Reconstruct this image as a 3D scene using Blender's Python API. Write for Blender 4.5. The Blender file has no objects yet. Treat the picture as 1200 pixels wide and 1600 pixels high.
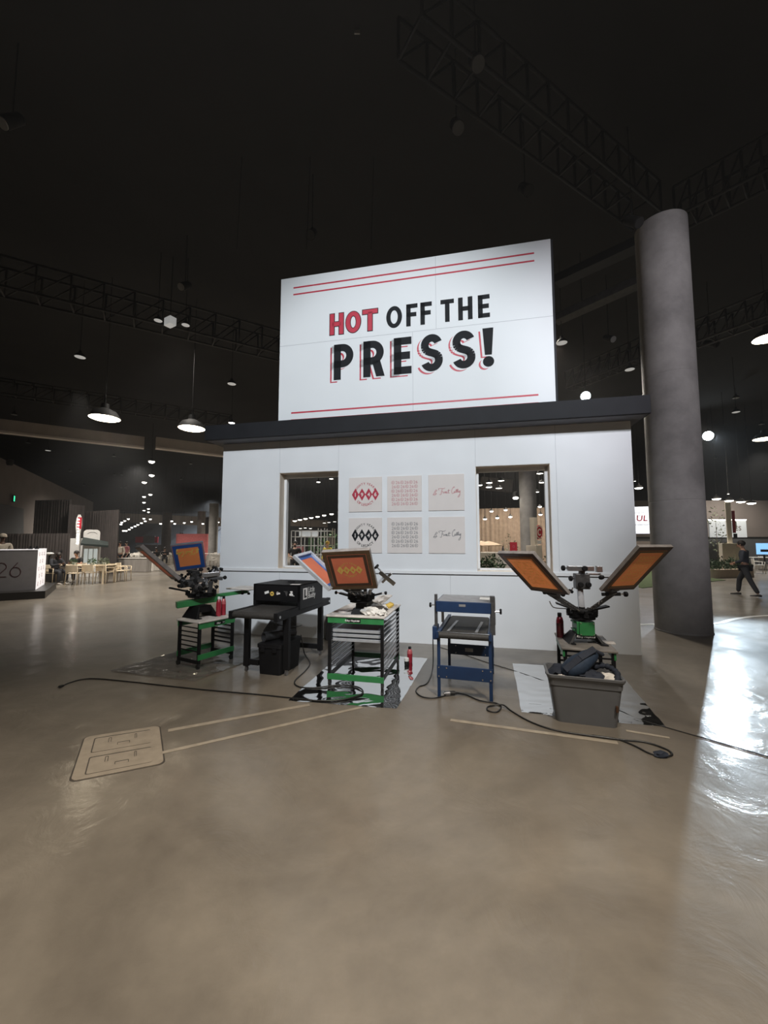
import bpy, bmesh, math, random
from mathutils import Vector, Matrix, noise
random.seed(7)
C = bpy.context.scene.collection
SC = bpy.context.scene
PI = math.pi
R = math.radians

# ------------------------------------------------------------------ camera
F, H = 620.0, 1.65                      # focal length in pixels of a 1200 px wide frame, eye height
PITCH = math.atan(48 / F)
cam_d = bpy.data.cameras.new('camera')
cam_d.sensor_fit = 'HORIZONTAL'
cam_d.sensor_width = 36
cam_d.lens = 36 * F / 1200
cam_d.clip_end = 300
cam = bpy.data.objects.new('camera', cam_d)
C.objects.link(cam)
cam.location = (0, 0, H)
cam.rotation_euler = (PI / 2 + PITCH, 0, 0)
SC.camera = cam

# ------------------------------------------------------------------ world, exposure
SC.view_settings.view_transform = 'Standard'
SC.view_settings.look = 'None'
SC.view_settings.exposure = 0.0
SC.view_settings.gamma = 1.0
SC.view_settings.use_curve_mapping = False
SC.cycles.use_denoising = True
SC.cycles.max_bounces = 6
SC.cycles.diffuse_bounces = 3
SC.cycles.glossy_bounces = 3
SC.cycles.transparent_max_bounces = 8
SC.cycles.caustics_reflective = False
SC.cycles.caustics_refractive = False
SC.cycles.sample_clamp_indirect = 4
w = bpy.data.worlds.new('hall_air')
SC.world = w
w.use_nodes = True
w.node_tree.nodes['Background'].inputs[0].default_value = (0.9, 0.85, 0.8, 1)
w.node_tree.nodes['Background'].inputs[1].default_value = 0.012
vs_ = w.node_tree.nodes.new('ShaderNodeVolumeScatter')          # thin stage haze in the air of the hall
vs_.inputs['Color'].default_value = (0.95, 0.97, 1.0, 1)
vs_.inputs['Density'].default_value = 0.0011
vs_.inputs['Anisotropy'].default_value = 0.3
w.node_tree.links.new(vs_.outputs[0], w.node_tree.nodes['World Output'].inputs['Volume'])

WARM = (1.0, 0.90, 0.77)
NEUT = (1.0, 0.93, 0.84)
COOL = (0.91, 0.955, 1.0)

def spot(name, loc, target, power, col, angle, blend=0.5, size=0.25):
    d = bpy.data.lights.new(name, 'SPOT')
    d.energy = power
    d.color = col
    d.spot_size = R(angle)
    d.spot_blend = blend
    d.shadow_soft_size = size
    o = bpy.data.objects.new(name, d)
    C.objects.link(o)
    o.location = loc
    o.rotation_euler = (Vector(target) - Vector(loc)).to_track_quat('-Z', 'Y').to_euler()
    return o

# front lights on the truss behind the viewer, aimed at the kiosk, plus one added for the column
spot('front_spotlight', (-1.2, -4.2, 8.2), (-0.1, 6.5, 3.6), 4300, COOL, 44, 0.7, 0.2)
spot('front_spotlight', (3.2, -3.2, 8.2), (0.3, 6.4, 3.0), 800, COOL, 44, 0.6, 0.2)
spot('front_spotlight', (4.8, -4.0, 8.2), (5.7, 7.6, 4.6), 2900, (0.95, 0.91, 1.0), 42, 0.8, 0.2)  # added light to brighten the column
# high bays over the open floor in the foreground
spot('overhead_light', (-1.2, -0.6, 8.6), (-1.0, -0.6, 0), 2900, WARM, 84, 0.9, 0.35)
spot('overhead_light', (2.5, -1.0, 8.6), (1.6, -0.6, 0), 2800, WARM, 96, 0.8, 0.35)
spot('overhead_light', (-11.5, 14.6, 7.4), (-13.4, 18.0, 0.9), 2600, NEUT, 66, 0.7, 0.25)  # no foreground high bay: added to brighten the playhouse and left table
# cool follow spot far behind to the right
spot('cool_spotlight', (21.2, 25.0, 8.4), (2.0, 1.3, 0), 6000, (0.74, 0.89, 1.0), 13.5, 0.3, 0.13)
# high bays behind the kiosk and over the back of the hall
for (x, y, z, p, c, a) in [(5.2, 12.5, 8.4, 1600, WARM, 120), (-7.0, 13.0, 8.4, 550, NEUT, 110), (-8.6, 12.25, 5.45, 1000, NEUT, 120), (-13.5, 19.5, 7.5, 1500, NEUT, 130),
                        (-6.6, 13.7, 5.45, 900, WARM, 120), (-24, 55, 7.5, 9000, COOL, 150), (-20, 32, 8, 4500, NEUT, 130), (-12, 44, 8, 6500, WARM, 130),  # the cool light here is added to brighten the far wall
                        (9.5, 27.5, 8, 3000, WARM, 140), (4.0, 20, 8, 2000, NEUT, 120), (17, 21, 8, 2200, WARM, 125), (-4, 23, 8, 4500, NEUT, 130),
                        (26, 27, 8, 2500, NEUT, 125)]:
    spot('overhead_light', (x, y, z), (x, y, 0), p, c, a, 0.7, 0.4)

# ------------------------------------------------------------------ helpers
cP, sP = math.cos(PITCH), math.sin(PITCH)
def ray(px, py):
    cx, cy = (px - 600) / F, (800 - py) / F
    return Vector((cx, cP - sP * cy, sP + cP * cy))
def at_z(px, py, z=0.0):
    r = ray(px, py)
    return Vector((0, 0, H)) + r * ((z - H) / r.z)
def at_y(px, py, Y):
    r = ray(px, py)
    return Vector((0, 0, H)) + r * (Y / r.y)

class MB:
    def __init__(s, M=None):
        s.v, s.f, s.m = [], [], []
        s.M = M
    def add(s, vs, fs, mi=0):
        b = len(s.v)
        for p in vs:
            p = Vector(p)
            s.v.append(s.M @ p if s.M else p)
        for f in fs:
            s.f.append([b + i for i in f])
            s.m.append(mi)
    def box(s, c, d, rot=None, mi=0):
        c = Vector(c)
        h = Vector(d) / 2
        vs = [Vector((x * h.x, y * h.y, z * h.z)) for x in (-1, 1) for y in (-1, 1) for z in (-1, 1)]
        if rot is not None:
            vs = [rot @ p for p in vs]
        s.add([c + p for p in vs], [(0, 1, 3, 2), (4, 6, 7, 5), (0, 4, 5, 1), (2, 3, 7, 6), (0, 2, 6, 4), (1, 5, 7, 3)], mi)
    def bx(s, a, b, mi=0):
        a, b = Vector(a), Vector(b)
        s.box((a + b) / 2, b - a, None, mi)
    def beam(s, p0, p1, wd, ht, mi=0, up=(0, 0, 1)):
        p0, p1 = Vector(p0), Vector(p1)
        y = (p1 - p0).normalized()
        u = Vector(up)
        if abs(y.dot(u)) > 0.98:
            u = Vector((0, 1, 0))
        x = y.cross(u).normalized()
        z = x.cross(y)
        rot = Matrix((x, y, z)).transposed()
        s.box((p0 + p1) / 2, (wd, (p1 - p0).length, ht), rot, mi)
    def tube(s, pts, r, n=8, mi=0, cap=True):
        pts = [Vector(p) for p in pts]
        rs = r if isinstance(r, (list, tuple)) else [r] * len(pts)
        t0 = (pts[1] - pts[0]).normalized()
        u = t0.cross(Vector((0, 0, 1)))
        if u.length < 1e-3:
            u = t0.cross(Vector((0, 1, 0)))
        u.normalize()
        vs, fs = [], []
        for i, p in enumerate(pts):
            a = pts[max(i - 1, 0)]
            b = pts[min(i + 1, len(pts) - 1)]
            t = (b - a).normalized() if (b - a).length > 1e-9 else t0
            u = (u - t * u.dot(t)).normalized()
            q = t.cross(u)
            for k in range(n):
                an = 2 * PI * k / n
                vs.append(p + (u * math.cos(an) + q * math.sin(an)) * rs[i])
        for i in range(len(pts) - 1):
            for k in range(n):
                k2 = (k + 1) % n
                fs.append((i * n + k, i * n + k2, (i + 1) * n + k2, (i + 1) * n + k))
        if cap:
            fs.append(tuple(range(n - 1, -1, -1)))
            fs.append(tuple((len(pts) - 1) * n + k for k in range(n)))
        s.add(vs, fs, mi)
    def cyl(s, p0, p1, r0, r1=None, n=16, mi=0):
        s.tube([p0, p1], [r0, r0 if r1 is None else r1], n, mi)
    def lathe(s, prof, c=(0, 0, 0), n=20, mi=0):
        c = Vector(c)
        vs, fs = [], []
        for (r, z) in prof:
            for k in range(n):
                a = 2 * PI * k / n
                vs.append(c + Vector((r * math.cos(a), r * math.sin(a), z)))
        for i in range(len(prof) - 1):
            for k in range(n):
                k2 = (k + 1) % n
                fs.append((i * n + k, i * n + k2, (i + 1) * n + k2, (i + 1) * n + k))
        fs.append(tuple(range(n - 1, -1, -1)))
        fs.append(tuple((len(prof) - 1) * n + k for k in range(n)))
        s.add(vs, fs, mi)
    def ball(s, c, r, n=10, mi=0, sc=(1, 1, 1)):
        prof = [(max(math.sin(PI * i / n), 0.02), -math.cos(PI * i / n)) for i in range(n + 1)]
        c = Vector(c)
        k = len(s.v)
        M0, s.M = s.M, None
        s.lathe([(a * r, b * r) for a, b in prof], (0, 0, 0), n + 4, mi)
        s.M = M0
        for i in range(k, len(s.v)):
            p = Vector((s.v[i].x * sc[0], s.v[i].y * sc[1], s.v[i].z * sc[2])) + c
            s.v[i] = M0 @ p if M0 else p
    def prism(s, poly, z0, z1, mi=0):
        n = len(poly)
        s.add([(x, y, z0) for x, y in poly] + [(x, y, z1) for x, y in poly],
              [tuple(range(n - 1, -1, -1)), tuple(range(n, 2 * n))] + [(i, (i + 1) % n, n + (i + 1) % n, n + i) for i in range(n)], mi)
    def loft(s, rings, cap0=True, cap1=True, mi=0):
        n = len(rings[0])
        fs = []
        for i in range(len(rings) - 1):
            for k in range(n):
                k2 = (k + 1) % n
                fs.append((i * n + k, i * n + k2, (i + 1) * n + k2, (i + 1) * n + k))
        if cap0: fs.append(tuple(range(n - 1, -1, -1)))
        if cap1: fs.append(tuple((len(rings) - 1) * n + k for k in range(n)))
        s.add([p for r in rings for p in r], fs, mi)
    # flat lettering pieces: drawn in x,y and given the thickness d in z
    def bar(s, a, b, t, d, mi=0):
        a, b = Vector((a[0], a[1])), Vector((b[0], b[1]))
        nrm = (b - a).normalized()
        nrm = Vector((-nrm.y, nrm.x)) * t / 2
        s.prism([tuple(a - nrm), tuple(b - nrm), tuple(b + nrm), tuple(a + nrm)], d[0], d[1], mi)
    def arc(s, c, rx, ry, a0, a1, t, d, mi=0, n=20):
        for i in range(n):
            q = []
            for (aa, off) in ((a0 + (a1 - a0) * i / n, -t / 2), (a0 + (a1 - a0) * i / n, t / 2), (a0 + (a1 - a0) * (i + 1) / n, t / 2), (a0 + (a1 - a0) * (i + 1) / n, -t / 2)):
                an = R(aa)
                q.append((c[0] + (rx + off) * math.cos(an), c[1] + (ry + off) * math.sin(an)))
            s.prism(q, d[0], d[1], mi)
    def path(s, pts, t, d, mi=0):
        for a, b in zip(pts, pts[1:]):
            if (Vector(a) - Vector(b)).length > 1e-6:
                s.bar(a, b, t, d, mi)

def smooth_pts(pts, k=5, closed=False):
    P = [Vector(p) for p in pts]
    n = len(P)
    out = []
    for i in range(n if closed else n - 1):
        p0 = P[(i - 1) % n] if closed or i > 0 else P[i]
        p1, p2 = P[i], P[(i + 1) % n]
        p3 = P[(i + 2) % n] if closed or i + 2 < n else p2
        for j in range(k):
            t = j / k
            out.append(0.5 * ((2 * p1) + (p2 - p0) * t + (2 * p0 - 5 * p1 + 4 * p2 - p3) * t * t + (3 * p1 - p0 - 3 * p2 + p3) * t ** 3))
    if not closed:
        out.append(P[-1])
    return out

def obj(name, mb, mats, parent=None, smooth=False, bevel=0, segs=2):
    me = bpy.data.meshes.new(name)
    me.from_pydata([tuple(v) for v in mb.v], [], mb.f)
    if not isinstance(mats, (list, tuple)):
        mats = [mats]
    for m in mats:
        me.materials.append(m)
    for p, mi in zip(me.polygons, mb.m):
        p.material_index = mi
        p.use_smooth = bool(smooth)
    bm = bmesh.new()
    bm.from_mesh(me)
    bmesh.ops.recalc_face_normals(bm, faces=bm.faces)
    bm.to_mesh(me)
    bm.free()
    me.update()
    o = bpy.data.objects.new(name, me)
    C.objects.link(o)
    if parent is not None:
        o.parent = parent
    if smooth == 'auto' or (smooth and smooth is not True):
        me.set_sharp_from_angle(angle=R(38))
    if bevel:
        b = o.modifiers.new('bevel', 'BEVEL')
        b.width = bevel
        b.segments = segs
        b.limit_method = 'ANGLE'
    return o

def tag(o, label, cat, group=None, kind=None):
    o['label'] = label
    o['category'] = cat
    if group: o['group'] = group
    if kind: o['kind'] = kind
    return o
def thing(name, label, cat, loc=(0, 0, 0), deg=0, group=None):
    o = bpy.data.objects.new(name, None)
    o.empty_display_size = 0.1
    C.objects.link(o)
    o.location = loc
    o.rotation_euler = (0, 0, R(deg))
    return tag(o, label, cat, group)
def struct(name, mb, mats, **k):
    o = obj(name, mb, mats, **k)
    o['kind'] = 'structure'
    return o
def dup(root, loc=None, deg=None, label=None, group=None):
    r = root.copy()
    C.objects.link(r)
    if loc is not None: r.location = loc
    if deg is not None: r.rotation_euler = (0, 0, R(deg))
    if label: r['label'] = label
    if group: r['group'] = group
    for ch in list(root.children):
        c = ch.copy()
        C.objects.link(c)
        c.parent = r
        for g in list(ch.children):
            d = g.copy()
            C.objects.link(d)
            d.parent = c
    return r

# ------------------------------------------------------------------ materials
def mat(name, col, rough=0.5, metal=0.0, var=0.0, vscale=8.0, bump=0.0, bscale=40.0, emit=0.0, ecol=None, spec=0.5, coat=0.0, stretch=None):
    m = bpy.data.materials.new(name)
    m.use_nodes = True
    nt = m.node_tree
    b = nt.nodes['Principled BSDF']
    b.inputs['Base Color'].default_value = (*col, 1)
    b.inputs['Roughness'].default_value = rough
    b.inputs['Metallic'].default_value = metal
    b.inputs['Specular IOR Level'].default_value = spec
    b.inputs['Coat Weight'].default_value = coat
    if emit:
        b.inputs['Emission Color'].default_value = (*(ecol or col), 1)
        b.inputs['Emission Strength'].default_value = emit
    if var or bump:
        tc = nt.nodes.new('ShaderNodeTexCoord')
        src = tc.outputs['Object']
        if stretch:
            mp = nt.nodes.new('ShaderNodeMapping')
            mp.inputs['Scale'].default_value = stretch
            nt.links.new(src, mp.inputs[0])
            src = mp.outputs[0]
    if var:
        n = nt.nodes.new('ShaderNodeTexNoise')
        n.inputs['Scale'].default_value = vscale
        n.inputs['Detail'].default_value = 5
        nt.links.new(src, n.inputs['Vector'])
        r = nt.nodes.new('ShaderNodeValToRGB')
        r.color_ramp.elements[0].position = 0.3
        r.color_ramp.elements[1].position = 0.7
        r.color_ramp.elements[0].color = (*[max(c * (1 - var), 0) for c in col], 1)
        r.color_ramp.elements[1].color = (*[min(c * (1 + var), 1) for c in col], 1)
        nt.links.new(n.outputs['Fac'], r.inputs[0])
        nt.links.new(r.outputs[0], b.inputs['Base Color'])
    if bump:
        n2 = nt.nodes.new('ShaderNodeTexNoise')
        n2.inputs['Scale'].default_value = bscale
        n2.inputs['Detail'].default_value = 4
        nt.links.new(src, n2.inputs['Vector'])
        bp = nt.nodes.new('ShaderNodeBump')
        bp.inputs['Strength'].default_value = bump
        bp.inputs['Distance'].default_value = 0.02
        nt.links.new(n2.outputs['Fac'], bp.inputs['Height'])
        nt.links.new(bp.outputs[0], b.inputs['Normal'])
    return m

M = {}
M['white'] = mat('painted_white_panel', (0.74, 0.76, 0.78), 0.62, var=0.03, vscale=2.5, bump=0.03, bscale=60)
M['seam'] = mat('panel_joint_grey', (0.50, 0.52, 0.55), 0.7, var=0.05)
M['trimwhite'] = mat('white_trim_paint', (0.78, 0.79, 0.80), 0.5, var=0.02)
M['fascia'] = mat('black_painted_fascia', (0.011, 0.012, 0.015), 0.65, spec=0.25, var=0.15, vscale=5)
M['soffit'] = mat('dark_soffit_paint', (0.10, 0.10, 0.11), 0.7, var=0.1)
M['rawwood'] = mat('pale_raw_plywood', (0.72, 0.63, 0.53), 0.65, var=0.08, vscale=6, stretch=(1, 1, 0.15))
M['signwhite'] = mat('sign_white_vinyl', (0.76, 0.79, 0.81), 0.6, var=0.015, vscale=1.5)
M['ink'] = mat('charcoal_ink', (0.011, 0.013, 0.016), 0.7, spec=0.2, var=0.08)
M['red'] = mat('red_ink', (0.50, 0.025, 0.055), 0.5, var=0.05)
M['paper'] = mat('poster_paper_cream', (0.70, 0.65, 0.62), 0.75, var=0.02)
M['posterred'] = mat('poster_red_ink', (0.42, 0.02, 0.05), 0.6, var=0.05)
M['posterpink'] = mat('poster_faded_red_ink', (0.50, 0.18, 0.20), 0.6, var=0.05)
M['postergrey'] = mat('poster_faded_black_ink', (0.16, 0.16, 0.17), 0.6, var=0.05)
M['black'] = mat('black_powder_coat', (0.006, 0.006, 0.007), 0.5, spec=0.22, var=0.2, bump=0.03, bscale=200)
M['blackm'] = mat('black_matte_plastic', (0.006, 0.006, 0.007), 0.6, spec=0.2, var=0.2)
M['rubber'] = mat('black_rubber', (0.010, 0.010, 0.010), 0.55, var=0.2)
M['belt'] = mat('dark_grey_mesh_belt', (0.030, 0.028, 0.026), 0.65, var=0.25, vscale=60, bump=0.1, bscale=300)
M['green'] = mat('green_powder_coat', (0.030, 0.20, 0.062), 0.40, var=0.12, bump=0.02, bscale=150)
M['blue'] = mat('blue_powder_coat', (0.009, 0.030, 0.088), 0.42, var=0.12, bump=0.02, bscale=150)
M['steel'] = mat('grey_steel', (0.34, 0.34, 0.35), 0.34, 0.9, var=0.12, vscale=20)
M['galv'] = mat('galvanized_sheet_top', (0.36, 0.36, 0.37), 0.42, 0.6, var=0.2, vscale=14)
M['chrome'] = mat('bright_chrome', (0.7, 0.7, 0.7), 0.16, 1.0, var=0.05)
M["alu"] = mat("bare_aluminium", (0.62, 0.66, 0.72), 0.32, 0.6, var=0.08, vscale=15)
M['greyiron'] = mat('dark_grey_cast_metal', (0.085, 0.085, 0.088), 0.45, 0.5, var=0.25, vscale=30)
M['tabletop'] = mat('worn_white_laminate', (0.60, 0.56, 0.52), 0.5, var=0.22, vscale=9)
M['tabletopdark'] = mat('ink_stained_grey_tabletop', (0.17, 0.155, 0.14), 0.5, var=0.5, vscale=5)
def mesh_mat(name, col):
    m = bpy.data.materials.new(name)
    m.use_nodes = True
    nt = m.node_tree
    b = nt.nodes['Principled BSDF']
    out = nt.nodes['Material Output']
    tc = nt.nodes.new('ShaderNodeTexCoord')
    n = nt.nodes.new('ShaderNodeTexNoise')
    n.inputs['Scale'].default_value = 5
    nt.links.new(tc.outputs['Object'], n.inputs['Vector'])
    r = nt.nodes.new('ShaderNodeValToRGB')
    r.color_ramp.elements[0].color = (*[c * 0.88 for c in col], 1)
    r.color_ramp.elements[1].color = (*[min(1, c * 1.1) for c in col], 1)
    nt.links.new(n.outputs['Fac'], r.inputs[0])
    nt.links.new(r.outputs[0], b.inputs['Base Color'])
    b.inputs['Roughness'].default_value = 0.45
    b.inputs['Specular IOR Level'].default_value = 0.3
    t = nt.nodes.new('ShaderNodeBsdfTranslucent')
    nt.links.new(r.outputs[0], t.inputs[0])
    mx = nt.nodes.new('ShaderNodeMixShader')
    mx.inputs[0].default_value = 0.45
    nt.links.new(b.outputs[0], mx.inputs[1])
    nt.links.new(t.outputs[0], mx.inputs[2])
    nt.links.new(mx.outputs[0], out.inputs[0])
    return m
M['orange'] = mesh_mat('orange_coated_screen_mesh', (0.95, 0.32, 0.11))
M['orangered'] = mesh_mat('red_orange_screen_mesh', (0.92, 0.25, 0.13))
M['ochre'] = mat('open_stencil_yellow', (0.78, 0.52, 0.12), 0.5, var=0.1)
M['ochredim'] = mat('open_stencil_faint_yellow', (0.95, 0.60, 0.14), 0.5, var=0.1)
M['wood'] = mat('brown_wooden_frame', (0.105, 0.058, 0.026), 0.5, var=0.35, vscale=9, stretch=(1, 8, 1))
M['woodgrey'] = mat('weathered_grey_frame_edge', (0.24, 0.22, 0.21), 0.55, var=0.25, vscale=14)
M['tape'] = mat('dark_brown_packing_tape', (0.052, 0.024, 0.012), 0.35, var=0.2)
M['tapeolive'] = mat('olive_block_out_tape', (0.115, 0.075, 0.02), 0.4, var=0.15)
M['bluetape'] = mat('royal_blue_block_out_tape', (0.008, 0.065, 0.27), 0.4, var=0.12)
M['greytape'] = mat('slate_grey_frame', (0.17, 0.18, 0.21), 0.4, 0.3, var=0.15)
M['redscreen'] = mat('dark_red_screen_mesh', (0.14, 0.020, 0.012), 0.4, var=0.1)
M['bottle'] = mat('red_translucent_bottle', (0.32, 0.018, 0.035), 0.25, var=0.1, coat=0.3)
M['bottledark'] = mat('dark_maroon_bottle', (0.095, 0.010, 0.016), 0.25, var=0.1, coat=0.3)
M['bottlepink'] = mat('pale_red_bottle_top', (0.50, 0.12, 0.13), 0.3, var=0.1)
M['cloth'] = mat('white_cotton_rag', (0.72, 0.69, 0.64), 0.9, var=0.08, bump=0.2, bscale=30)
M['darkcloth'] = mat('charcoal_rag', (0.05, 0.045, 0.04), 0.9, var=0.25, bump=0.2, bscale=30)
M['sponge'] = mat('yellow_sponge', (0.62, 0.42, 0.09), 0.9, var=0.15, bump=0.3, bscale=80)
M['tote'] = mat('grey_tote_plastic', (0.108, 0.111, 0.118), 0.45, var=0.06)
M['totedark'] = mat('dark_navy_bag_fabric', (0.010, 0.015, 0.028), 0.8, var=0.3, bump=0.2, bscale=25)
M['navy'] = mat('navy_blue_bag_fabric', (0.010, 0.024, 0.050), 0.75, var=0.25, vscale=14, bump=0.2, bscale=25)
M['paperwhite'] = mat('crumpled_white_paper', (0.6, 0.57, 0.53), 0.8, var=0.15, bump=0.2, bscale=20)
M['cable'] = mat('black_cable_sheath', (0.012, 0.012, 0.012), 0.4, var=0.1)
M['whiteplastic'] = mat('white_plastic', (0.75, 0.75, 0.73), 0.4, var=0.03)
M['tapefloor'] = mat('tan_floor_tape', (0.30, 0.26, 0.205), 0.45, var=0.15, vscale=14)
M['boxcover'] = mat('tan_floor_box_steel', (0.30, 0.255, 0.20), 0.42, 0.15, var=0.12, vscale=12, bump=0.05, bscale=120)
M['groove_and_shade'] = mat('dark_recess_and_shade', (0.05, 0.042, 0.035), 0.6, var=0.2)
M['ceil'] = mat('black_ceiling_deck', (0.010, 0.0095, 0.009), 0.9, var=0.3, vscale=0.6)
M['truss'] = mat('matte_black_truss', (0.008, 0.0078, 0.0075), 0.7, 0.0, var=0.2)
M['trusspale'] = mat('grey_painted_truss', (0.050, 0.048, 0.046), 0.6, 0.2, var=0.2)
M['beam'] = mat('warm_grey_partition_track', (0.46, 0.41, 0.37), 0.7, var=0.08, vscale=2)
M['beamlite'] = mat('pale_track_rail', (0.80, 0.74, 0.68), 0.6, var=0.06, vscale=2)
M['hallwall'] = mat('grey_hall_wall', (0.17, 0.145, 0.13), 0.8, var=0.08, vscale=1.0)
M['hallwalldk'] = mat('dark_wall_panel', (0.075, 0.078, 0.080), 0.7, var=0.1)
M['bluehall'] = mat('blue_grey_far_wall', (0.17, 0.19, 0.22), 0.8, var=0.15, vscale=0.5)
M['drape'] = mat('dark_grey_pipe_drape', (0.060, 0.050, 0.047), 0.9, var=0.15, vscale=4)
M['drapelite'] = mat('tan_pipe_drape', (0.42, 0.32, 0.24), 0.9, var=0.12, vscale=4)
M['pinkdrape'] = mat('coral_pink_drape', (0.62, 0.16, 0.16), 0.85, var=0.1)
M['palewood'] = mat('pale_birch_wood', (0.62, 0.52, 0.38), 0.5, var=0.1, stretch=(1, 1, 0.2))
M['whitecloth'] = mat('white_table_linen', (0.70, 0.66, 0.60), 0.85, var=0.05)
M['greylinen'] = mat('grey_table_skirt', (0.30, 0.275, 0.25), 0.85, var=0.1, vscale=14, stretch=(1, 1, 0.05))
M['deskgrey'] = mat('grey_desk_laminate', (0.21, 0.205, 0.22), 0.5, var=0.04)
M['desknum'] = mat('maroon_desk_numerals', (0.045, 0.012, 0.016), 0.5, var=0.1)
M['deskwhite'] = mat('glowing_white_panel', (0.80, 0.78, 0.80), 0.5, emit=0.55, ecol=(1, 0.97, 0.98), var=0.01)  # white desk surfaces, counter top included, with a glow of their own
M['deskicon'] = mat('pale_pink_icon_print', (0.52, 0.36, 0.37), 0.6, var=0.05)
M['plinth'] = mat('black_plinth', (0.018, 0.017, 0.017), 0.4, var=0.1)
M['leaf'] = mat('dark_green_leaves', (0.035, 0.085, 0.028), 0.6, var=0.4, vscale=6)
M['leafgrey'] = mat('grey_green_leaves', (0.12, 0.15, 0.09), 0.6, var=0.4, vscale=6)
M['bark'] = mat('grey_bark', (0.13, 0.10, 0.075), 0.8, var=0.2)
M['turf'] = mat('artificial_turf', (0.06, 0.095, 0.03), 0.9, var=0.3, vscale=30, bump=0.4, bscale=200)
M['skin'] = mat('medium_skin', (0.42, 0.24, 0.16), 0.55, var=0.05)
M['skindark'] = mat('deep_brown_skin', (0.12, 0.060, 0.038), 0.5, var=0.05)
M['skinlight'] = mat('light_skin', (0.56, 0.36, 0.27), 0.55, var=0.05)
M['hair'] = mat('dark_brown_hair', (0.016, 0.011, 0.009), 0.6, var=0.2)
M['blackcloth'] = mat('black_shirt_cotton', (0.012, 0.012, 0.013), 0.85, var=0.2, bump=0.1)
M['slatecloth'] = mat('slate_blue_sweatshirt', (0.040, 0.048, 0.065), 0.85, var=0.2, bump=0.1)
M['trousers'] = mat('dark_grey_trousers', (0.024, 0.026, 0.032), 0.85, var=0.2, bump=0.1)
M['denim'] = mat('dark_denim', (0.020, 0.030, 0.055), 0.85, var=0.2)
M['cream'] = mat('cream_cotton', (0.62, 0.55, 0.46), 0.85, var=0.06, bump=0.1)
M['shoe'] = mat('off_white_sneaker', (0.45, 0.42, 0.38), 0.6, var=0.1)
M['shoedk'] = mat('dark_shoe_leather', (0.02, 0.018, 0.018), 0.5, var=0.1)
M['eye'] = mat('dark_eye', (0.01, 0.008, 0.008), 0.2, var=0.1)
M['yellow'] = mat('yellow_hi_vis_fabric', (0.70, 0.58, 0.05), 0.7, var=0.1)
M['awning'] = mat('dark_green_awning', (0.008, 0.016, 0.014), 0.8, var=0.15)
M['housewhite'] = mat('white_clapboard', (0.72, 0.71, 0.69), 0.6, var=0.04)
M['windowglow'] = mat('lit_shop_window', (0.75, 0.78, 0.76), 0.3, emit=0.35, ecol=(0.9, 1, 0.97), var=0.02)
M['pylon'] = mat('cream_pylon_paint', (0.72, 0.67, 0.58), 0.5, var=0.04)
M['redsign'] = mat('red_sign_enamel', (0.42, 0.02, 0.035), 0.35, var=0.06)
M['pale_floor'] = mat('pale_tan_planter_wall', (0.62, 0.54, 0.45), 0.7, var=0.05)
M['umb'] = mat('beige_parasol_canvas', (0.62, 0.46, 0.32), 0.85, var=0.06)
def lampmat(name, col, s):
    m = bpy.data.materials.new(name)
    m.use_nodes = True
    b = m.node_tree.nodes['Principled BSDF']
    b.inputs['Base Color'].default_value = (*col, 1)
    b.inputs['Emission Color'].default_value = (*col, 1)
    b.inputs['Emission Strength'].default_value = s
    return m
M['lampwarm'] = lampmat('glowing_warm_lens', (1.0, 0.86, 0.62), 14)
M['lampneut'] = lampmat('glowing_neutral_lens', (1.0, 0.95, 0.84), 8)
M['lampcool'] = lampmat('glowing_cool_lens', (0.86, 0.95, 1.0), 30)
M['lampdim'] = mat('unlit_frosted_lens', (0.30, 0.30, 0.29), 0.35, var=0.05)
M['lampdimmer'] = mat('unlit_grey_lens', (0.03, 0.03, 0.03), 0.35, var=0.05)
M['faintglow'] = lampmat('faint_grey_glow', (0.75, 0.75, 0.73), 0.35)  # weak glow for lit truss fixtures, unlit pendants and the control box
M['exitgreen'] = lampmat('lit_exit_green', (0.05, 0.85, 0.42), 1.4)
M['screenwhite'] = lampmat('lit_white_screen', (0.86, 0.90, 1.0), 0.92)
M['screenblue'] = lampmat('lit_blue_screen', (0.25, 0.55, 0.95), 0.9)
M['signpanel'] = lampmat('lit_pale_sign_panel', (0.62, 0.66, 0.68), 0.22)

def concrete():
    m = bpy.data.materials.new('cast_concrete')
    m.use_nodes = True
    nt = m.node_tree
    b = nt.nodes['Principled BSDF']
    tc = nt.nodes.new('ShaderNodeTexCoord')
    def nz(scale, detail):
        n = nt.nodes.new('ShaderNodeTexNoise')
        n.inputs['Scale'].default_value = scale
        n.inputs['Detail'].default_value = detail
        n.inputs['Roughness'].default_value = 0.65
        nt.links.new(tc.outputs['Object'], n.inputs['Vector'])
        return n
    a = nz(1.3, 8)
    r = nt.nodes.new('ShaderNodeValToRGB')
    r.color_ramp.elements[0].position = 0.30
    r.color_ramp.elements[0].color = (0.17, 0.163, 0.155, 1)
    r.color_ramp.elements[1].position = 0.72
    r.color_ramp.elements[1].color = (0.33, 0.318, 0.30, 1)
    nt.links.new(a.outputs['Fac'], r.inputs[0])
    nt.links.new(r.outputs[0], b.inputs['Base Color'])
    b.inputs['Roughness'].default_value = 0.75
    n2 = nz(45, 6)
    bp = nt.nodes.new('ShaderNodeBump')
    bp.inputs['Strength'].default_value = 0.25
    bp.inputs['Distance'].default_value = 0.01
    nt.links.new(n2.outputs['Fac'], bp.inputs['Height'])
    nt.links.new(bp.outputs[0], b.inputs['Normal'])
    return m
M['concrete'] = concrete()

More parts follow.
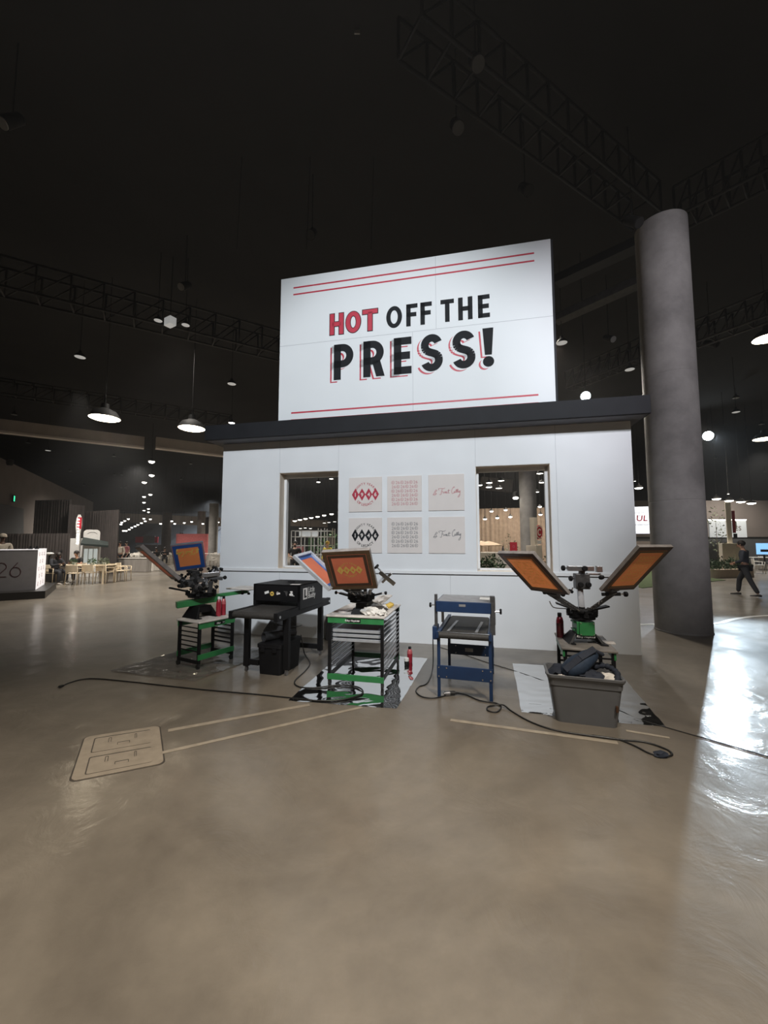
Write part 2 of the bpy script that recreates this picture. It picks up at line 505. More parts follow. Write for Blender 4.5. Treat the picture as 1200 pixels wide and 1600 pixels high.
def floor_mat():
    m = bpy.data.materials.new('polished_concrete_floor')
    m.use_nodes = True
    nt = m.node_tree
    b = nt.nodes['Principled BSDF']
    tc = nt.nodes.new('ShaderNodeTexCoord')
    def nz(scale, detail, rough=0.6, dist=0.0):
        n = nt.nodes.new('ShaderNodeTexNoise')
        n.inputs['Scale'].default_value = scale
        n.inputs['Detail'].default_value = detail
        n.inputs['Roughness'].default_value = rough
        n.inputs['Distortion'].default_value = dist
        nt.links.new(tc.outputs['Object'], n.inputs['Vector'])
        return n
    a = nz(0.42, 9, 0.62, 0.6)
    r = nt.nodes.new('ShaderNodeValToRGB')
    r.color_ramp.elements[0].position = 0.33
    r.color_ramp.elements[0].color = (0.092, 0.078, 0.062, 1)
    r.color_ramp.elements[1].position = 0.70
    r.color_ramp.elements[1].color = (0.225, 0.197, 0.158, 1)
    nt.links.new(a.outputs['Fac'], r.inputs[0])
    f = nz(7.0, 8, 0.7)
    mx = nt.nodes.new('ShaderNodeMix')
    mx.data_type = 'RGBA'
    mx.blend_type = 'OVERLAY'
    mx.inputs[0].default_value = 0.22
    nt.links.new(r.outputs[0], mx.inputs[6])
    nt.links.new(f.outputs['Fac'], mx.inputs[7])
    # a few small stains with their own shape
    st = nz(1.7, 3, 0.5)
    sr = nt.nodes.new('ShaderNodeValToRGB')
    sr.color_ramp.elements[0].position = 0.735
    sr.color_ramp.elements[0].color = (0, 0, 0, 1)
    sr.color_ramp.elements[1].position = 0.78
    sr.color_ramp.elements[1].color = (0.35, 0.35, 0.35, 1)
    nt.links.new(st.outputs['Fac'], sr.inputs[0])
    m2 = nt.nodes.new('ShaderNodeMix')
    m2.data_type = 'RGBA'
    nt.links.new(sr.outputs[0], m2.inputs[0])
    nt.links.new(mx.outputs[2], m2.inputs[6])
    m2.inputs[7].default_value = (0.09, 0.06, 0.035, 1)
    nt.links.new(m2.outputs[2], b.inputs['Base Color'])
    rr = nz(0.9, 8, 0.65, 0.4)
    mr = nt.nodes.new('ShaderNodeMapRange')
    mr.inputs[1].default_value = 0.3
    mr.inputs[2].default_value = 0.7
    mr.inputs[3].default_value = 0.36
    mr.inputs[4].default_value = 0.56
    nt.links.new(rr.outputs['Fac'], mr.inputs[0])
    nt.links.new(mr.outputs[0], b.inputs['Roughness'])
    b.inputs['Coat Weight'].default_value = 0.42
    b.inputs['Coat Roughness'].default_value = 0.12
    bn = nz(2.6, 7, 0.6, 1.2)
    bp = nt.nodes.new('ShaderNodeBump')
    bp.inputs['Strength'].default_value = 0.22
    bp.inputs['Distance'].default_value = 0.03
    nt.links.new(bn.outputs['Fac'], bp.inputs['Height'])
    nt.links.new(bp.outputs[0], b.inputs['Normal'])
    nt.links.new(bp.outputs[0], b.inputs['Coat Normal'])
    return m
M['floor'] = floor_mat()

def film_mat():
    m = bpy.data.materials.new('clear_plastic_film')
    m.use_nodes = True
    nt = m.node_tree
    nt.nodes.clear()
    out = nt.nodes.new('ShaderNodeOutputMaterial')
    tr = nt.nodes.new('ShaderNodeBsdfTransparent')
    tr.inputs[0].default_value = (0.90, 0.91, 0.91, 1)
    df = nt.nodes.new('ShaderNodeBsdfDiffuse')
    df.inputs[0].default_value = (0.55, 0.56, 0.57, 1)
    gl = nt.nodes.new('ShaderNodeBsdfGlossy')
    gl.inputs['Roughness'].default_value = 0.05
    fr = nt.nodes.new('ShaderNodeFresnel')
    fr.inputs[0].default_value = 1.30
    m1 = nt.nodes.new('ShaderNodeMixShader')
    m1.inputs[0].default_value = 0.09
    m2 = nt.nodes.new('ShaderNodeMixShader')
    nt.links.new(tr.outputs[0], m1.inputs[1])
    nt.links.new(df.outputs[0], m1.inputs[2])
    nt.links.new(fr.outputs[0], m2.inputs[0])
    nt.links.new(m1.outputs[0], m2.inputs[1])
    nt.links.new(gl.outputs[0], m2.inputs[2])
    nt.links.new(m2.outputs[0], out.inputs[0])
    return m
M['film'] = film_mat()

# ------------------------------------------------------------------ lettering
_glyphs = {}
def glyph(ch, bold):
    k = (ch, bold)
    if k not in _glyphs:
        cu = bpy.data.curves.new('glyph', 'FONT')
        cu.body = ch
        cu.size = 1
        cu.offset = bold
        cu.resolution_u = 3
        o = bpy.data.objects.new('glyph', cu)
        C.objects.link(o)
        me = o.to_mesh()
        vs = [(v.co.x, v.co.y) for v in me.vertices]
        fs = [tuple(p.vertices) for p in me.polygons]
        o.to_mesh_clear()
        bpy.data.objects.remove(o)
        bpy.data.curves.remove(cu)
        _glyphs[k] = (vs, fs, min(v[0] for v in vs) if vs else 0, max(v[0] for v in vs) if vs else 0)
    return _glyphs[k]
def text_w(s, size, bold=0.0, gap=0.08):
    t = 0
    for ch in s:
        if ch == ' ': t += 0.28
        else:
            g = glyph(ch, bold)
            t += g[3] - g[2] + gap
    return (t - gap) * size
def text(mb, s, x, y, size, z, bold=0.0, gap=0.08, mi=0, slant=0.0, align='C', sx=1.0):
    wd = text_w(s, size, bold, gap) * sx
    if align == 'C': x -= wd / 2
    for ch in s:
        if ch == ' ':
            x += 0.28 * size * sx
            continue
        vs, fs, a, b = glyph(ch, bold)
        mb.add([(x + (vx - a) * size * sx + vy * size * slant, y + vy * size, z) for vx, vy in vs], fs, mi)
        x += (b - a + gap) * size * sx
def arc_text(mb, s, cx, cy, r, size, z, mid, bold=0.02, gap=0.1, inside=False, mi=0):
    tot = text_w(s, size, bold, gap)
    pos = -tot / 2
    for ch in s:
        if ch == ' ':
            pos += 0.28 * size
            continue
        vs, fs, a, b = glyph(ch, bold)
        wd = (b - a) * size
        an = (pos + wd / 2) / r
        if inside:
            th = R(mid) + an
            rot = th + PI / 2
        else:
            th = R(mid) - an
            rot = th - PI / 2
        px, py = cx + r * math.cos(th), cy + r * math.sin(th)
        c, s_ = math.cos(rot), math.sin(rot)
        pts = []
        for vx, vy in vs:
            lx, ly = (vx - (a + b) / 2) * size, vy * size
            pts.append((px + lx * c - ly * s_, py + lx * s_ + ly * c, z))
        mb.add(pts, fs, mi)
        pos += wd + gap * size
# heavy sans capitals out of bars and arcs; unit cap height, returns the advance width
def cap(mb, ch, x, y, h, wd, t, d, mi=0, e=0.0):
    """x,y lower left of the letter box; wd width; t stroke; e grows the outline"""
    T = t + 2 * e
    L, Rr, B, Tp = x + t / 2, x + wd - t / 2, y + t / 2, y + h - t / 2
    def hb(x0, x1, yy): mb.bar((x0 - e, yy), (x1 + e, yy), T, d, mi)
    def vb(xx, y0, y1): mb.bar((xx, y0 - e), (xx, y1 + e), T, d, mi)
    if ch == 'H':
        vb(L, y, y + h); vb(Rr, y, y + h); hb(L, Rr, y + h * 0.5)
    elif ch == 'O':
        mb.arc((x + wd / 2, y + h / 2), wd / 2 - t / 2, h / 2 - t / 2, 0, 360, T, d, mi, 36)
    elif ch == 'T':
        hb(x, x + wd, Tp); vb(x + wd / 2, y, Tp)
    elif ch == 'F':
        vb(L, y, y + h); hb(x, x + wd, Tp); hb(x, x + wd * 0.9, y + h * 0.52)
    elif ch == 'E':
        vb(L, y, y + h); hb(x, x + wd, Tp); hb(x, x + wd * 0.92, y + h * 0.5); hb(x, x + wd, B)
    elif ch in 'PR':
        vb(L, y, y + h)
        yb = y + h * 0.44
        ry = (Tp - yb) / 2
        xm = x + wd - t / 2 - ry * 0.95
        hb(x, xm, Tp); hb(x, xm, yb)
        mb.arc((xm, (Tp + yb) / 2), ry * 0.95, ry, -90, 90, T, d, mi, 18)
        if ch == 'R':
            mb.prism([(x + wd * 0.42 - e, yb), (x + wd * 0.42 + t * 1.12 + e, yb), (x + wd + t * 0.12 + e, y - e), (x + wd - t * 1.02 - e, y - e)], d[0], d[1], mi)
    elif ch == 'S':
        rx = wd / 2 - t / 2
        ry = (h - t) / 4
        cx = x + wd / 2
        mb.arc((cx, y + h - t / 2 - ry), rx * 0.97, ry, 22, 180, T, d, mi, 20)
        mb.arc((cx, y + t / 2 + ry), rx, ry, -158, 0, T, d, mi, 20)
        yt, yl = y + h - t / 2 - ry, y + t / 2 + ry
        pl = []
        for i in range(13):
            q = i / 12
            xx = cx - rx * 0.97 * math.cos(PI * q)
            sm = q
            yy = yt + (yl - yt) * (0.5 - 0.5 * math.cos(PI * q)) if False else yt - (yt - yl) * (q ** 1.0) * 1.0
            # S spine: leaves the upper bowl downwards and meets the lower bowl downwards
            a = (1 - q)
            p0, p1, p2, p3 = Vector((cx - rx * 0.97, yt)), Vector((cx - rx * 0.97, yt - ry * 1.35)), Vector((cx + rx, yl + ry * 1.35)), Vector((cx + rx, yl))
            pl.append(tuple(a ** 3 * p0 + 3 * a * a * q * p1 + 3 * a * q * q * p2 + q ** 3 * p3))
        for i in range(12):
            p, q = Vector(pl[i]), Vector(pl[i + 1])
            dd = (q - p).normalized() * 0.004
            mb.bar(tuple(p - dd), tuple(q + dd), T, d, mi)
    elif ch == '!':
        cx = x + wd / 2
        mb.prism([(cx - t * 0.42 - e, y + h * 0.30 - e), (cx + t * 0.42 + e, y + h * 0.30 - e), (cx + t * 0.66 + e, y + h + e), (cx - t * 0.66 - e, y + h + e)], d[0], d[1], mi)
        rr = t * 0.68 + e
        mb.prism([(cx + rr * math.cos(2 * PI * k / 24), y + t * 0.62 + rr * math.sin(2 * PI * k / 24)) for k in range(24)], d[0], d[1], mi)

# ================================================================== THE HALL
b = MB(); b.bx((-90, -40, -0.3), (90, 110, 0))
struct('floor', b, M['floor'])
b = MB(); b.bx((-90, -40, 10.2), (90, 110, 10.5))
struct('ceiling', b, M['ceil'])
b = MB(); b.bx((-90, 109.7, 0), (90, 110, 10.2)); struct('wall_back', b, M['bluehall'])
b = MB(); b.bx((-90, -40, 0), (90, -39.7, 10.2)); struct('wall_front', b, M['ceil'])
b = MB(); b.bx((89.7, -40, 0), (90, 110, 10.2)); struct('wall_right', b, M['ceil'])
b = MB(); b.bx((-90, -40, 0), (-89.7, 110, 10.2)); struct('wall_left', b, M['ceil'])

# ================================================================== THE KIOSK
TH = -12.19
KO = Vector((3.789, 5.975, 0))          # foot of the kiosk's right front corner; local x runs left (negative) along the wall, y back
cT, sT = math.cos(R(TH)), math.sin(R(TH))
def kp(u, v, z):                          # kiosk coordinates to the world
    return Vector((KO.x + u * cT - v * sT, KO.y + u * sT + v * cT, z))
FACE = Matrix(((1, 0, 0, 0), (0, 0, -1, 0), (0, 1, 0, 0), (0, 0, 0, 1)))   # drawing plane x,y -> x,z with thickness towards the viewer (-y)

kiosk = thing('kiosk', 'white walled kiosk with two window openings under a black flat roof', 'kiosk', KO, TH)
WZ = 3.525
wins = [(-5.836, -4.702, 1.19, 2.925), (-2.333, -1.182, 1.19, 2.905)]
b = MB()
D = 0.26
us = [-7.01] + [q for wn in wins for q in wn[:2]] + [0.0]
for i in (0, 2, 4):
    b.bx((us[i], 0, 0), (us[i + 1], D, WZ))
for (a, c, z0, z1) in wins:
    b.bx((a, 0, 0), (c, D, z0))
    b.bx((a, 0, z1), (c, D, WZ))
obj('front_wall', b, M['white'], kiosk)
b = MB()
for u, z0, z1 in [(-5.836, 2.925, WZ), (-2.333, 2.905, WZ), (-1.09, 1.2, WZ), (-4.702, 2.925, WZ), (-2.765, 0.02, 1.13), (-5.80, 0.02, 1.13), (-4.62, 2.93, WZ)][:6]:
    b.bx((u - 0.003, -0.0015, z0), (u + 0.003, 0.001, z1))
b.bx((-7.01, -0.0015, 3.39), (0, 0.001, 3.394))
obj('panel_joint', b, M['seam'], kiosk)
b = MB()
b.bx((-7.03, -0.024, 1.135), (0.012, 0, 1.19))
obj('chair_rail', b, M['trimwhite'], kiosk, bevel=0.004)
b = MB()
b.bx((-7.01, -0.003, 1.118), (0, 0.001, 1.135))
obj('painted_shadow_line', b, M['groove_and_shade'], kiosk)  # dark strip standing in for the shadow under the chair rail
for (a, c, z0, z1) in wins:
    b = MB()
    t = 0.065
    y0, y1 = D - 0.07, D + 0.02
    b.bx((a, y0, z0), (a + t * 0.8, y1, z1)); b.bx((c - t * 0.8, y0, z0), (c, y1, z1))
    b.bx((a, y0, z1 - t), (c, y1, z1)); b.bx((a, y0, z0), (c, y1, z0 + t * 0.6))
    obj('window_frame', b, M['trimwhite'], kiosk, bevel=0.004)
    b = MB()
    b.bx((a - 0.001, 0.008, z0), (a + 0.006, D - 0.07, z1)); b.bx((c - 0.006, 0.008, z0), (c + 0.001, D - 0.07, z1))
    b.bx((a, 0.008, z1 - 0.006), (c, D - 0.07, z1 + 0.001)); b.bx((a, 0.008, z0 - 0.001), (c, D - 0.07, z0 + 0.006))
    obj('window_reveal', b, M['rawwood'], kiosk)
for x in (-7.01, -0.11):
    b = MB(); b.bx((x, D, 0), (x + 0.11, 1.6, WZ))
    obj('side_wall', b, M['white'], kiosk)
b = MB(); b.bx((-7.18, -0.33, WZ), (0.157, 1.9, 3.80))
obj('roof', b, M['fascia'], kiosk, bevel=0.006)
b = MB(); b.bx((-7.15, -0.30, WZ - 0.006), (0.127, 1.87, WZ + 0.002))
obj('soffit', b, M['soffit'], kiosk)

# ---------------- sign on the roof
sign = thing('billboard_sign', 'large white billboard reading HOT OFF THE PRESS on the kiosk roof', 'sign', kp(0, 0, 3.8), TH)
SX0, SX1, SZ0, SZ1 = -5.885, -1.06, 0.0, 2.865
b = MB(); b.bx((SX0, 0.0, SZ0), (SX1, 0.05, SZ1))
obj('sign_face', b, M['signwhite'], sign)
b = MB()
b.bx((SX0 - 0.015, 0.05, SZ0), (SX1 + 0.045, 0.42, SZ1 + 0.02))
obj('sign_box', b, M['fascia'], sign)
b = MB()
for x0, x1, z in [(-5.85, -1.06, 5.335)]:
    b.bx((SX0, -0.0012, z - 3.8 - 0.004), (SX1, 0.001, z - 3.8 + 0.004))
b.bx((-2.957, -0.0012, 5.335 - 3.8), (-2.950, 0.001, SZ1)); b.bx((-3.368, -0.0012, 0), (-3.361, 0.001, 5.335 - 3.8))
obj('panel_joint', b, M['seam'], sign)
for z in (6.458, 6.325, 4.036, 3.90):
    b = MB(FACE)
    b.prism([(-5.63, z - 3.8 - 0.014), (-1.32, z - 3.8 - 0.014), (-1.32, z - 3.8 + 0.014), (-5.63, z - 3.8 + 0.014)], 0.0, 0.0022)
    obj('red_rule', b, M['red'], sign)
z1, h1 = 5.440 - 3.8, 0.405
for ch, x, wd in [('H', -4.895, 0.265), ('O', -4.59, 0.285), ('T', -4.275, 0.285)]:
    b = MB(FACE)
    cap(b, ch, x, z1, h1, wd, 0.088, (0.0, 0.003), 0, 0.009)
    cap(b, ch, x, z1, h1, wd, 0.088, (0.003, 0.0045), 1, -0.004)
    o = obj('letter', b, [M['ink'], M['red']], sign); o['label'] = 'red letter %s with a charcoal outline' % ch
for ch, x, wd in [('O', -3.835, 0.285), ('F', -3.475, 0.20), ('F', -3.225, 0.20), ('T', -2.875, 0.23), ('H', -2.575, 0.24), ('E', -2.245, 0.195)]:
    b = MB(FACE)
    cap(b, ch, x, z1, h1, wd, 0.078, (0.0, 0.003))
    o = obj('letter', b, M['ink'], sign); o['label'] = 'charcoal letter %s' % ch
z2, h2 = 4.585 - 3.8, 0.665
for ch, x, wd in [('P', -4.81, 0.37), ('R', -4.255, 0.375), ('E', -3.70, 0.315), ('S', -3.225, 0.38), ('S', -2.685, 0.385), ('!', -2.165, 0.15)]:
    b = MB(FACE)
    cap(b, ch, x - 0.068, z2 - 0.045, h2, wd, 0.135, (0.0, 0.0015), 1)
    cap(b, ch, x - 0.040, z2 - 0.025, h2, wd, 0.135, (0.0015, 0.003), 2)
    cap(b, ch, x, z2, h2, wd, 0.135, (0.003, 0.0045), 0)
    o = obj('letter', b, [M['ink'], M['red'], M['signwhite']], sign); o['label'] = 'large charcoal %s with a red drop shadow' % ('exclamation mark' if ch == '!' else 'letter ' + ch)

# ---------------- posters
def poster(name_lab, u, z, draw, inkmat):
    p = thing('poster', name_lab, 'poster', kp(u, 0, z), TH, 'square posters between the kiosk windows')
    bb = MB(); bb.bx((-0.296, -0.014, -0.302), (0.296, -0.001, 0.302))
    obj('board', bb, M['paper'], p, bevel=0.002)
    bb = MB(FACE)
    draw(bb)
    obj('print', bb, inkmat, p)
def diamonds(bb, s=1.0, z=0.0148, knock=True):
    for i in range(4):
        cx = (-0.18 + 0.12 * i) * s
        hw, hh = 0.063 * s, 0.108 * s
        if knock:
            bb.prism([(cx - hw, 0), (cx, -hh), (cx + hw, 0), (cx, hh)], z - 0.0006, z, 0)
    for i, ch in enumerate('1946'):
        cx = (-0.18 + 0.12 * i) * s
        text(bb, ch, cx, -0.033 * s, 0.092 * s, z + 0.001, 0.03, mi=1)
def p_1946(bb):
    diamonds(bb)
    arc_text(bb, 'EIGHTY YEARS', 0, 0.0, 0.172, 0.052, 0.0148, 90, 0.015, 0.12)
    arc_text(bb, 'OF LEGACY', 0, 0.0, 0.20, 0.060, 0.0148, 270, 0.018, 0.12, inside=True)
def p_pattern(bb):
    for r in range(6):
        y = 0.165 - r * 0.073
        x = -0.225
        for k in range(3):
            seq = ('R', '26') if r % 2 == 0 else ('26', 'R')
            for q in seq:
                if q == '26':
                    text(bb, '26', x + 0.042, y, 0.074, 0.0148, 0.0, 0.10)
                    x += 0.086
                else:
                    bb.arc((x + 0.030, y + 0.026), 0.027, 0.027, 0, 360, 0.0055, (0.0142, 0.0148), 0, 14)
                    text(bb, 'R', x + 0.031, y + 0.008, 0.048, 0.0148, 0.0, 0.08)
                    x += 0.068
SIG = [[(-0.205, -0.03), (-0.19, 0.005), (-0.165, 0.045), (-0.15, 0.03), (-0.175, 0.01), (-0.165, -0.02), (-0.185, -0.045), (-0.215, -0.03), (-0.15, -0.02)],
       [(-0.115, 0.035), (-0.125, 0.06), (-0.09, 0.065), (-0.04, 0.06), (-0.02, 0.075)], [(-0.06, 0.062), (-0.075, 0.02), (-0.085, -0.035), (-0.11, -0.03)],
       [(-0.07, 0.01), (-0.055, 0.02), (-0.05, -0.015), (-0.03, 0.01), (-0.025, -0.015), (-0.01, 0.015), (-0.005, -0.015), (0.01, 0.005), (0.0, 0.012), (0.005, -0.015), (0.03, 0.0), (0.04, 0.05), (0.032, -0.01), (0.055, -0.008)],
       [(0.018, 0.022), (0.065, 0.03)],
       [(0.12, 0.065), (0.135, 0.085), (0.115, 0.08), (0.09, 0.03), (0.095, -0.02), (0.125, -0.012), (0.14, 0.012), (0.128, 0.01), (0.13, -0.012), (0.15, 0.0), (0.165, 0.045), (0.158, -0.01), (0.175, 0.02), (0.185, 0.055), (0.178, -0.01), (0.19, 0.02), (0.197, -0.008), (0.208, 0.018), (0.205, 0.02), (0.212, -0.01), (0.225, 0.025), (0.215, -0.06), (0.195, -0.085), (0.19, -0.07), (0.222, -0.03)],
       [(0.15, 0.03), (0.20, 0.04)]]
def p_sign(bb):
    for st in SIG:
        pts = [tuple(p)[:2] for p in smooth_pts([(x * 1.02, y * 1.02, 0) for x, y in st], 4)]
        bb.path(pts, 0.0075, (0.0142, 0.0148))
UX = (-4.205, -3.520, -2.815)
for (z, c1, c2, c3, word) in [(2.486, 'posterred', 'posterpink', 'posterpink', 'red'), (1.777, 'ink', 'postergrey', 'postergrey', 'black')]:
    row = 'upper' if word == 'red' else 'lower'
    poster('cream poster with four %s diamonds spelling 1946, %s row beside the left window' % (word, row), UX[0], z, p_1946, [M[c1], M['paper']])
    poster('cream poster patterned with rows of %s 26 and circled letters, middle of %s row' % (word, row), UX[1], z, p_pattern, M[c2])
    poster('cream poster with a handwritten %s signature, right end of %s row' % (word, row), UX[2], z, p_sign, M[c3])

# ---------------- column by the kiosk
b = MB()
b.lathe([(0.455, 0), (0.455, 0.02), (0.447, 0.03), (0.447, 0.04), (0.447, 2.41), (0.447, 2.43), (0.4445, 2.435), (0.447, 2.44), (0.447, 2.46), (0.447, 4.85), (0.447, 4.87), (0.4445, 4.875), (0.447, 4.88), (0.447, 4.90), (0.447, 8.05)], (5.62, 7.60, 0), 48)
o = struct('trim_1', b, M['concrete'], smooth='auto')
tag(o, 'tall round concrete column standing beside the right end of the kiosk', 'column', kind='structure')

# ================================================================== SCREEN FRAMES (local: x across, y from the press outwards, z out of the face that is seen)
def frame_thing(label, Wd, L, fm, edge, tapem, meshm, art, artm, rail=0.045, t=0.034, tape=0.05, recess=0.0, M4=None, group='printing screens'):
    root = thing('printing_screen', label, 'printing screen', group=group)
    b = MB()
    for s_ in (-1, 1):
        b.box((s_ * (Wd / 2 - rail / 2), L / 2, -t / 2), (rail, L, t))
        b.box((0, L / 2 + s_ * (L / 2 - rail / 2), -t / 2), (Wd - 2 * rail, rail, t))
    e = 0.0015
    for s_ in (-1, 1):                       # weathered outer edges
        b.box((s_ * (Wd / 2), L / 2, -t / 2), (2 * e, L, t * 0.96), None, 1)
        b.box((0, L / 2 + s_ * (L / 2), -t / 2), (Wd, 2 * e, t * 0.96), None, 1)
    obj('frame', b, [fm, edge], root, bevel=0.003)
    zi = -recess
    iw, il = Wd - 2 * rail, L - 2 * rail
    b = MB()
    zz, hx, hy = (zi - 0.0012 if recess else 0.0011), iw / 2 + 0.004, il / 2 + 0.004
    b.add([(-hx, L / 2 - hy, zz), (hx, L / 2 - hy, zz), (hx, L / 2 + hy, zz), (-hx, L / 2 + hy, zz)], [(0, 1, 2, 3)])
    obj('mesh_fabric', b, meshm, root)
    zt = (zi if recess else 0.0016)
    b = MB()
    for s_ in (-1, 1):
        b.box((s_ * (iw / 2 - tape / 2), L / 2, zt), (tape, il, 0.0012))
        b.box((0, L / 2 + s_ * (il / 2 - tape / 2), zt), (iw - 2 * tape, tape, 0.0012))
    obj('tape_border', b, tapem, root)
    if art:
        b = MB(Matrix.Translation((0, L / 2, zt + 0.0012)))
        art(b)
        obj('stencil', b, artm, root)
    if M4 is not None:
        root.matrix_world = M4
        root.location = M4.to_translation()
        root.rotation_euler = M4.to_euler()
    return root
def pose(inner, arm, wdir, out_sign=1):
    """inner edge middle, outward direction, across direction; builds an orthonormal frame"""
    y = Vector(arm).normalized()
    x = Vector(wdir)
    x = (x - y * x.dot(y)).normalized()
    z = x.cross(y)
    m = Matrix((x, y, z)).transposed().to_4x4()
    m.translation = Vector(inner)
    return m
def art_diamonds(bb):
    for i, ch in enumerate('1946'):
        cx = -0.105 + 0.07 * i
        bb.prism([(cx - 0.037, 0.01), (cx, -0.045), (cx + 0.037, 0.01), (cx, 0.065)], 0, 0.0006)
        text(bb, ch, cx, -0.008, 0.05, 0.0012, 0.02, mi=1)
    arc_text(bb, 'EIGHTY YEARS', 0, 0.0, 0.095, 0.030, 0.0006, 90, 0.01, 0.1, mi=0)
    arc_text(bb, 'OF LEGACY', 0, 0.02, 0.105, 0.030, 0.0006, 270, 0.01, 0.1, inside=True, mi=0)
def art_pattern(bb):
    for r in range(8):
        y = 0.155 - r * 0.045
        text(bb, '26R26R26' if r % 2 else 'R26R26R2', 0, y, 0.048, 0.0006, 0.0, 0.16)
def art_sig(k=0.62, fy=-0.6, dy=0.07):
    def f(bb):
        for st in SIG:
            bb.path([tuple(p)[:2] for p in smooth_pts([(x * k, y * k * fy * -1 + dy, 0) for x, y in st], 3)], 0.0085, (0, 0.0006))
    return f
def art_sig_down(bb):
    for st in SIG:
        bb.path([tuple(p)[:2] for p in smooth_pts([(-x * 0.62, -y * 0.75 + 0.085, 0) for x, y in st], 3)], 0.0085, (0, 0.0006))

# ================================================================== PRESS CARTS
def cart_frame(root, w_, d_, h, slat_lo, slat_hi, nslat, cast=0.09, rails_front=True, topmat=None, skirt=0.07, lowrail=(0.13, 0.20), label=None):
    """local: x across the open front, y back. slatted runners on both x sides, green rails on front and back"""
    p = 0.035
    b = MB()
    b.bx((-0.02, -0.02, h - 0.022), (w_ + 0.02, d_ + 0.02, h))
    obj('table_top', b, topmat or M['tabletop'], root, bevel=0.006)
    for x in (0, w_ - p):
        for y in (0, d_ - p):
            b = MB()
            b.bx((x, y, cast), (x + p, y + p, h - 0.022))
            obj('post', b, M['black'], root, bevel=0.003)
    for y in (-0.006, d_ - 0.014):
        b = MB(); b.bx((-0.004, y, h - 0.022 - skirt), (w_ + 0.004, y + 0.02, h - 0.022))
        obj('top_rail', b, M['green'], root, bevel=0.002)
        b = MB(); b.bx((-0.004, y, lowrail[0]), (w_ + 0.004, y + 0.02, lowrail[1]))
        obj('lower_rail', b, M['green'], root, bevel=0.002)
    for x in (0, w_ - 0.02):
        b = MB(); b.bx((x, p, cast), (x + 0.02, d_ - p, cast + 0.045))
        obj('side_rail', b, M['black'], root)
        for i in range(nslat):
            z = slat_lo + (slat_hi - slat_lo) * i / (nslat - 1)
            b = MB()
            s_ = 1 if x == 0 else -1
            xa = x if x == 0 else x + 0.02
            b.bx((min(xa, xa + s_ * 0.004), p, z), (max(xa, xa + s_ * 0.004), d_ - p, z + 0.016))
            b.bx((min(xa, xa + s_ * 0.03), p, z), (max(xa, xa + s_ * 0.03), d_ - p, z + 0.003))
            obj('runner', b, slat_mat, root)
    for x in (p / 2, w_ - p / 2):
        for y in (p / 2, d_ - p / 2):
            b = MB()
            b.bx((x - 0.014, y - 0.016, cast - 0.04), (x + 0.014, y + 0.016, cast))
            b.cyl((x - 0.012, y + 0.012, 0.033), (x + 0.012, y + 0.012, 0.033), 0.032, n=16)
            c = obj('caster', b, M['rubber'], root, smooth='auto')
    if label:
        lb = MB(Matrix.Translation((w_ * label[0], -0.006, h - 0.022 - skirt / 2)) @ FACE)
        lb.prism([(-0.085, -0.022), (0.085, -0.022), (0.085, 0.022), (-0.085, 0.022)], 0, 0.002, 0)
        text(lb, label[1], -0.018, -0.010, 0.030, 0.0028, 0.02, 0.05, mi=1, slant=0.2)
        text(lb, label[2], 0.062, -0.008, 0.024, 0.0028, 0.0, 0.05, mi=1)
        obj('name_plate', lb, [M['blackm'], M['whiteplastic']], root)
slat_mat = M['steel']

# middle cart: open front with green rails towards the viewer
MC = thing('press_cart', 'tall green and black press cart with screens on runners, in the middle of the row', 'press cart', (-0.655, 4.735, 0), -13, 'green and black press carts')
cart_frame(MC, 0.665, 0.95, 0.81, 0.19, 0.71, 11, lowrail=(0.075, 0.140), label=(0.47, 'Riley Hopkins', '150'))
# left cart: slatted side towards the viewer, green front to the right
slat_mat = M['black']
LC = thing('press_cart', 'low green and black press cart at the left end of the row', 'press cart', (-2.415, 5.29, 0), 60.5, 'green and black press carts')
cart_frame(LC, 0.56, 0.45, 0.615, 0.22, 0.52, 6, cast=0.07, lowrail=(0.12, 0.19), skirt=0.075, label=(0.55, 'Riley', '250'))
# right cart, behind the tote
RC = thing('press_cart', 'low black press cart with ink stained top, behind the grey tote', 'press cart', (2.27, 3.985, 0), 72, 'green and black press carts')
cart_frame(RC, 0.68, 0.47, 0.59, 0.22, 0.50, 6, cast=0.07, lowrail=(0.12, 0.19), topmat=M['tabletopdark'])

def cart_pt(c, x, y, z):
    a = c.rotation_euler.z
    return Vector((c.location.x + x * math.cos(a) - y * math.sin(a), c.location.y + x * math.sin(a) + y * math.cos(a), z))

# screens lying on the middle cart's runners
for (z, meshm, lab) in [(0.640, M['redscreen'], 'aluminium screen with dark red mesh, top one stored in the middle press cart'),
                        (0.588, M['greytape'], 'bare aluminium screen, second one stored in the middle press cart'),
                        (0.536, M['greytape'], 'bare aluminium screen, lowest one stored in the middle press cart')]:
    pt = cart_pt(MC, 0.3275, 0.045, z)
    a = R(-13)
    m = pose(pt, (-math.sin(a), math.cos(a), 0), (math.cos(a), math.sin(a), 0))
    frame_thing(lab, 0.57, 0.66, M['alu'], M['alu'], meshm, meshm, None, None, rail=0.04, t=0.034, M4=m)

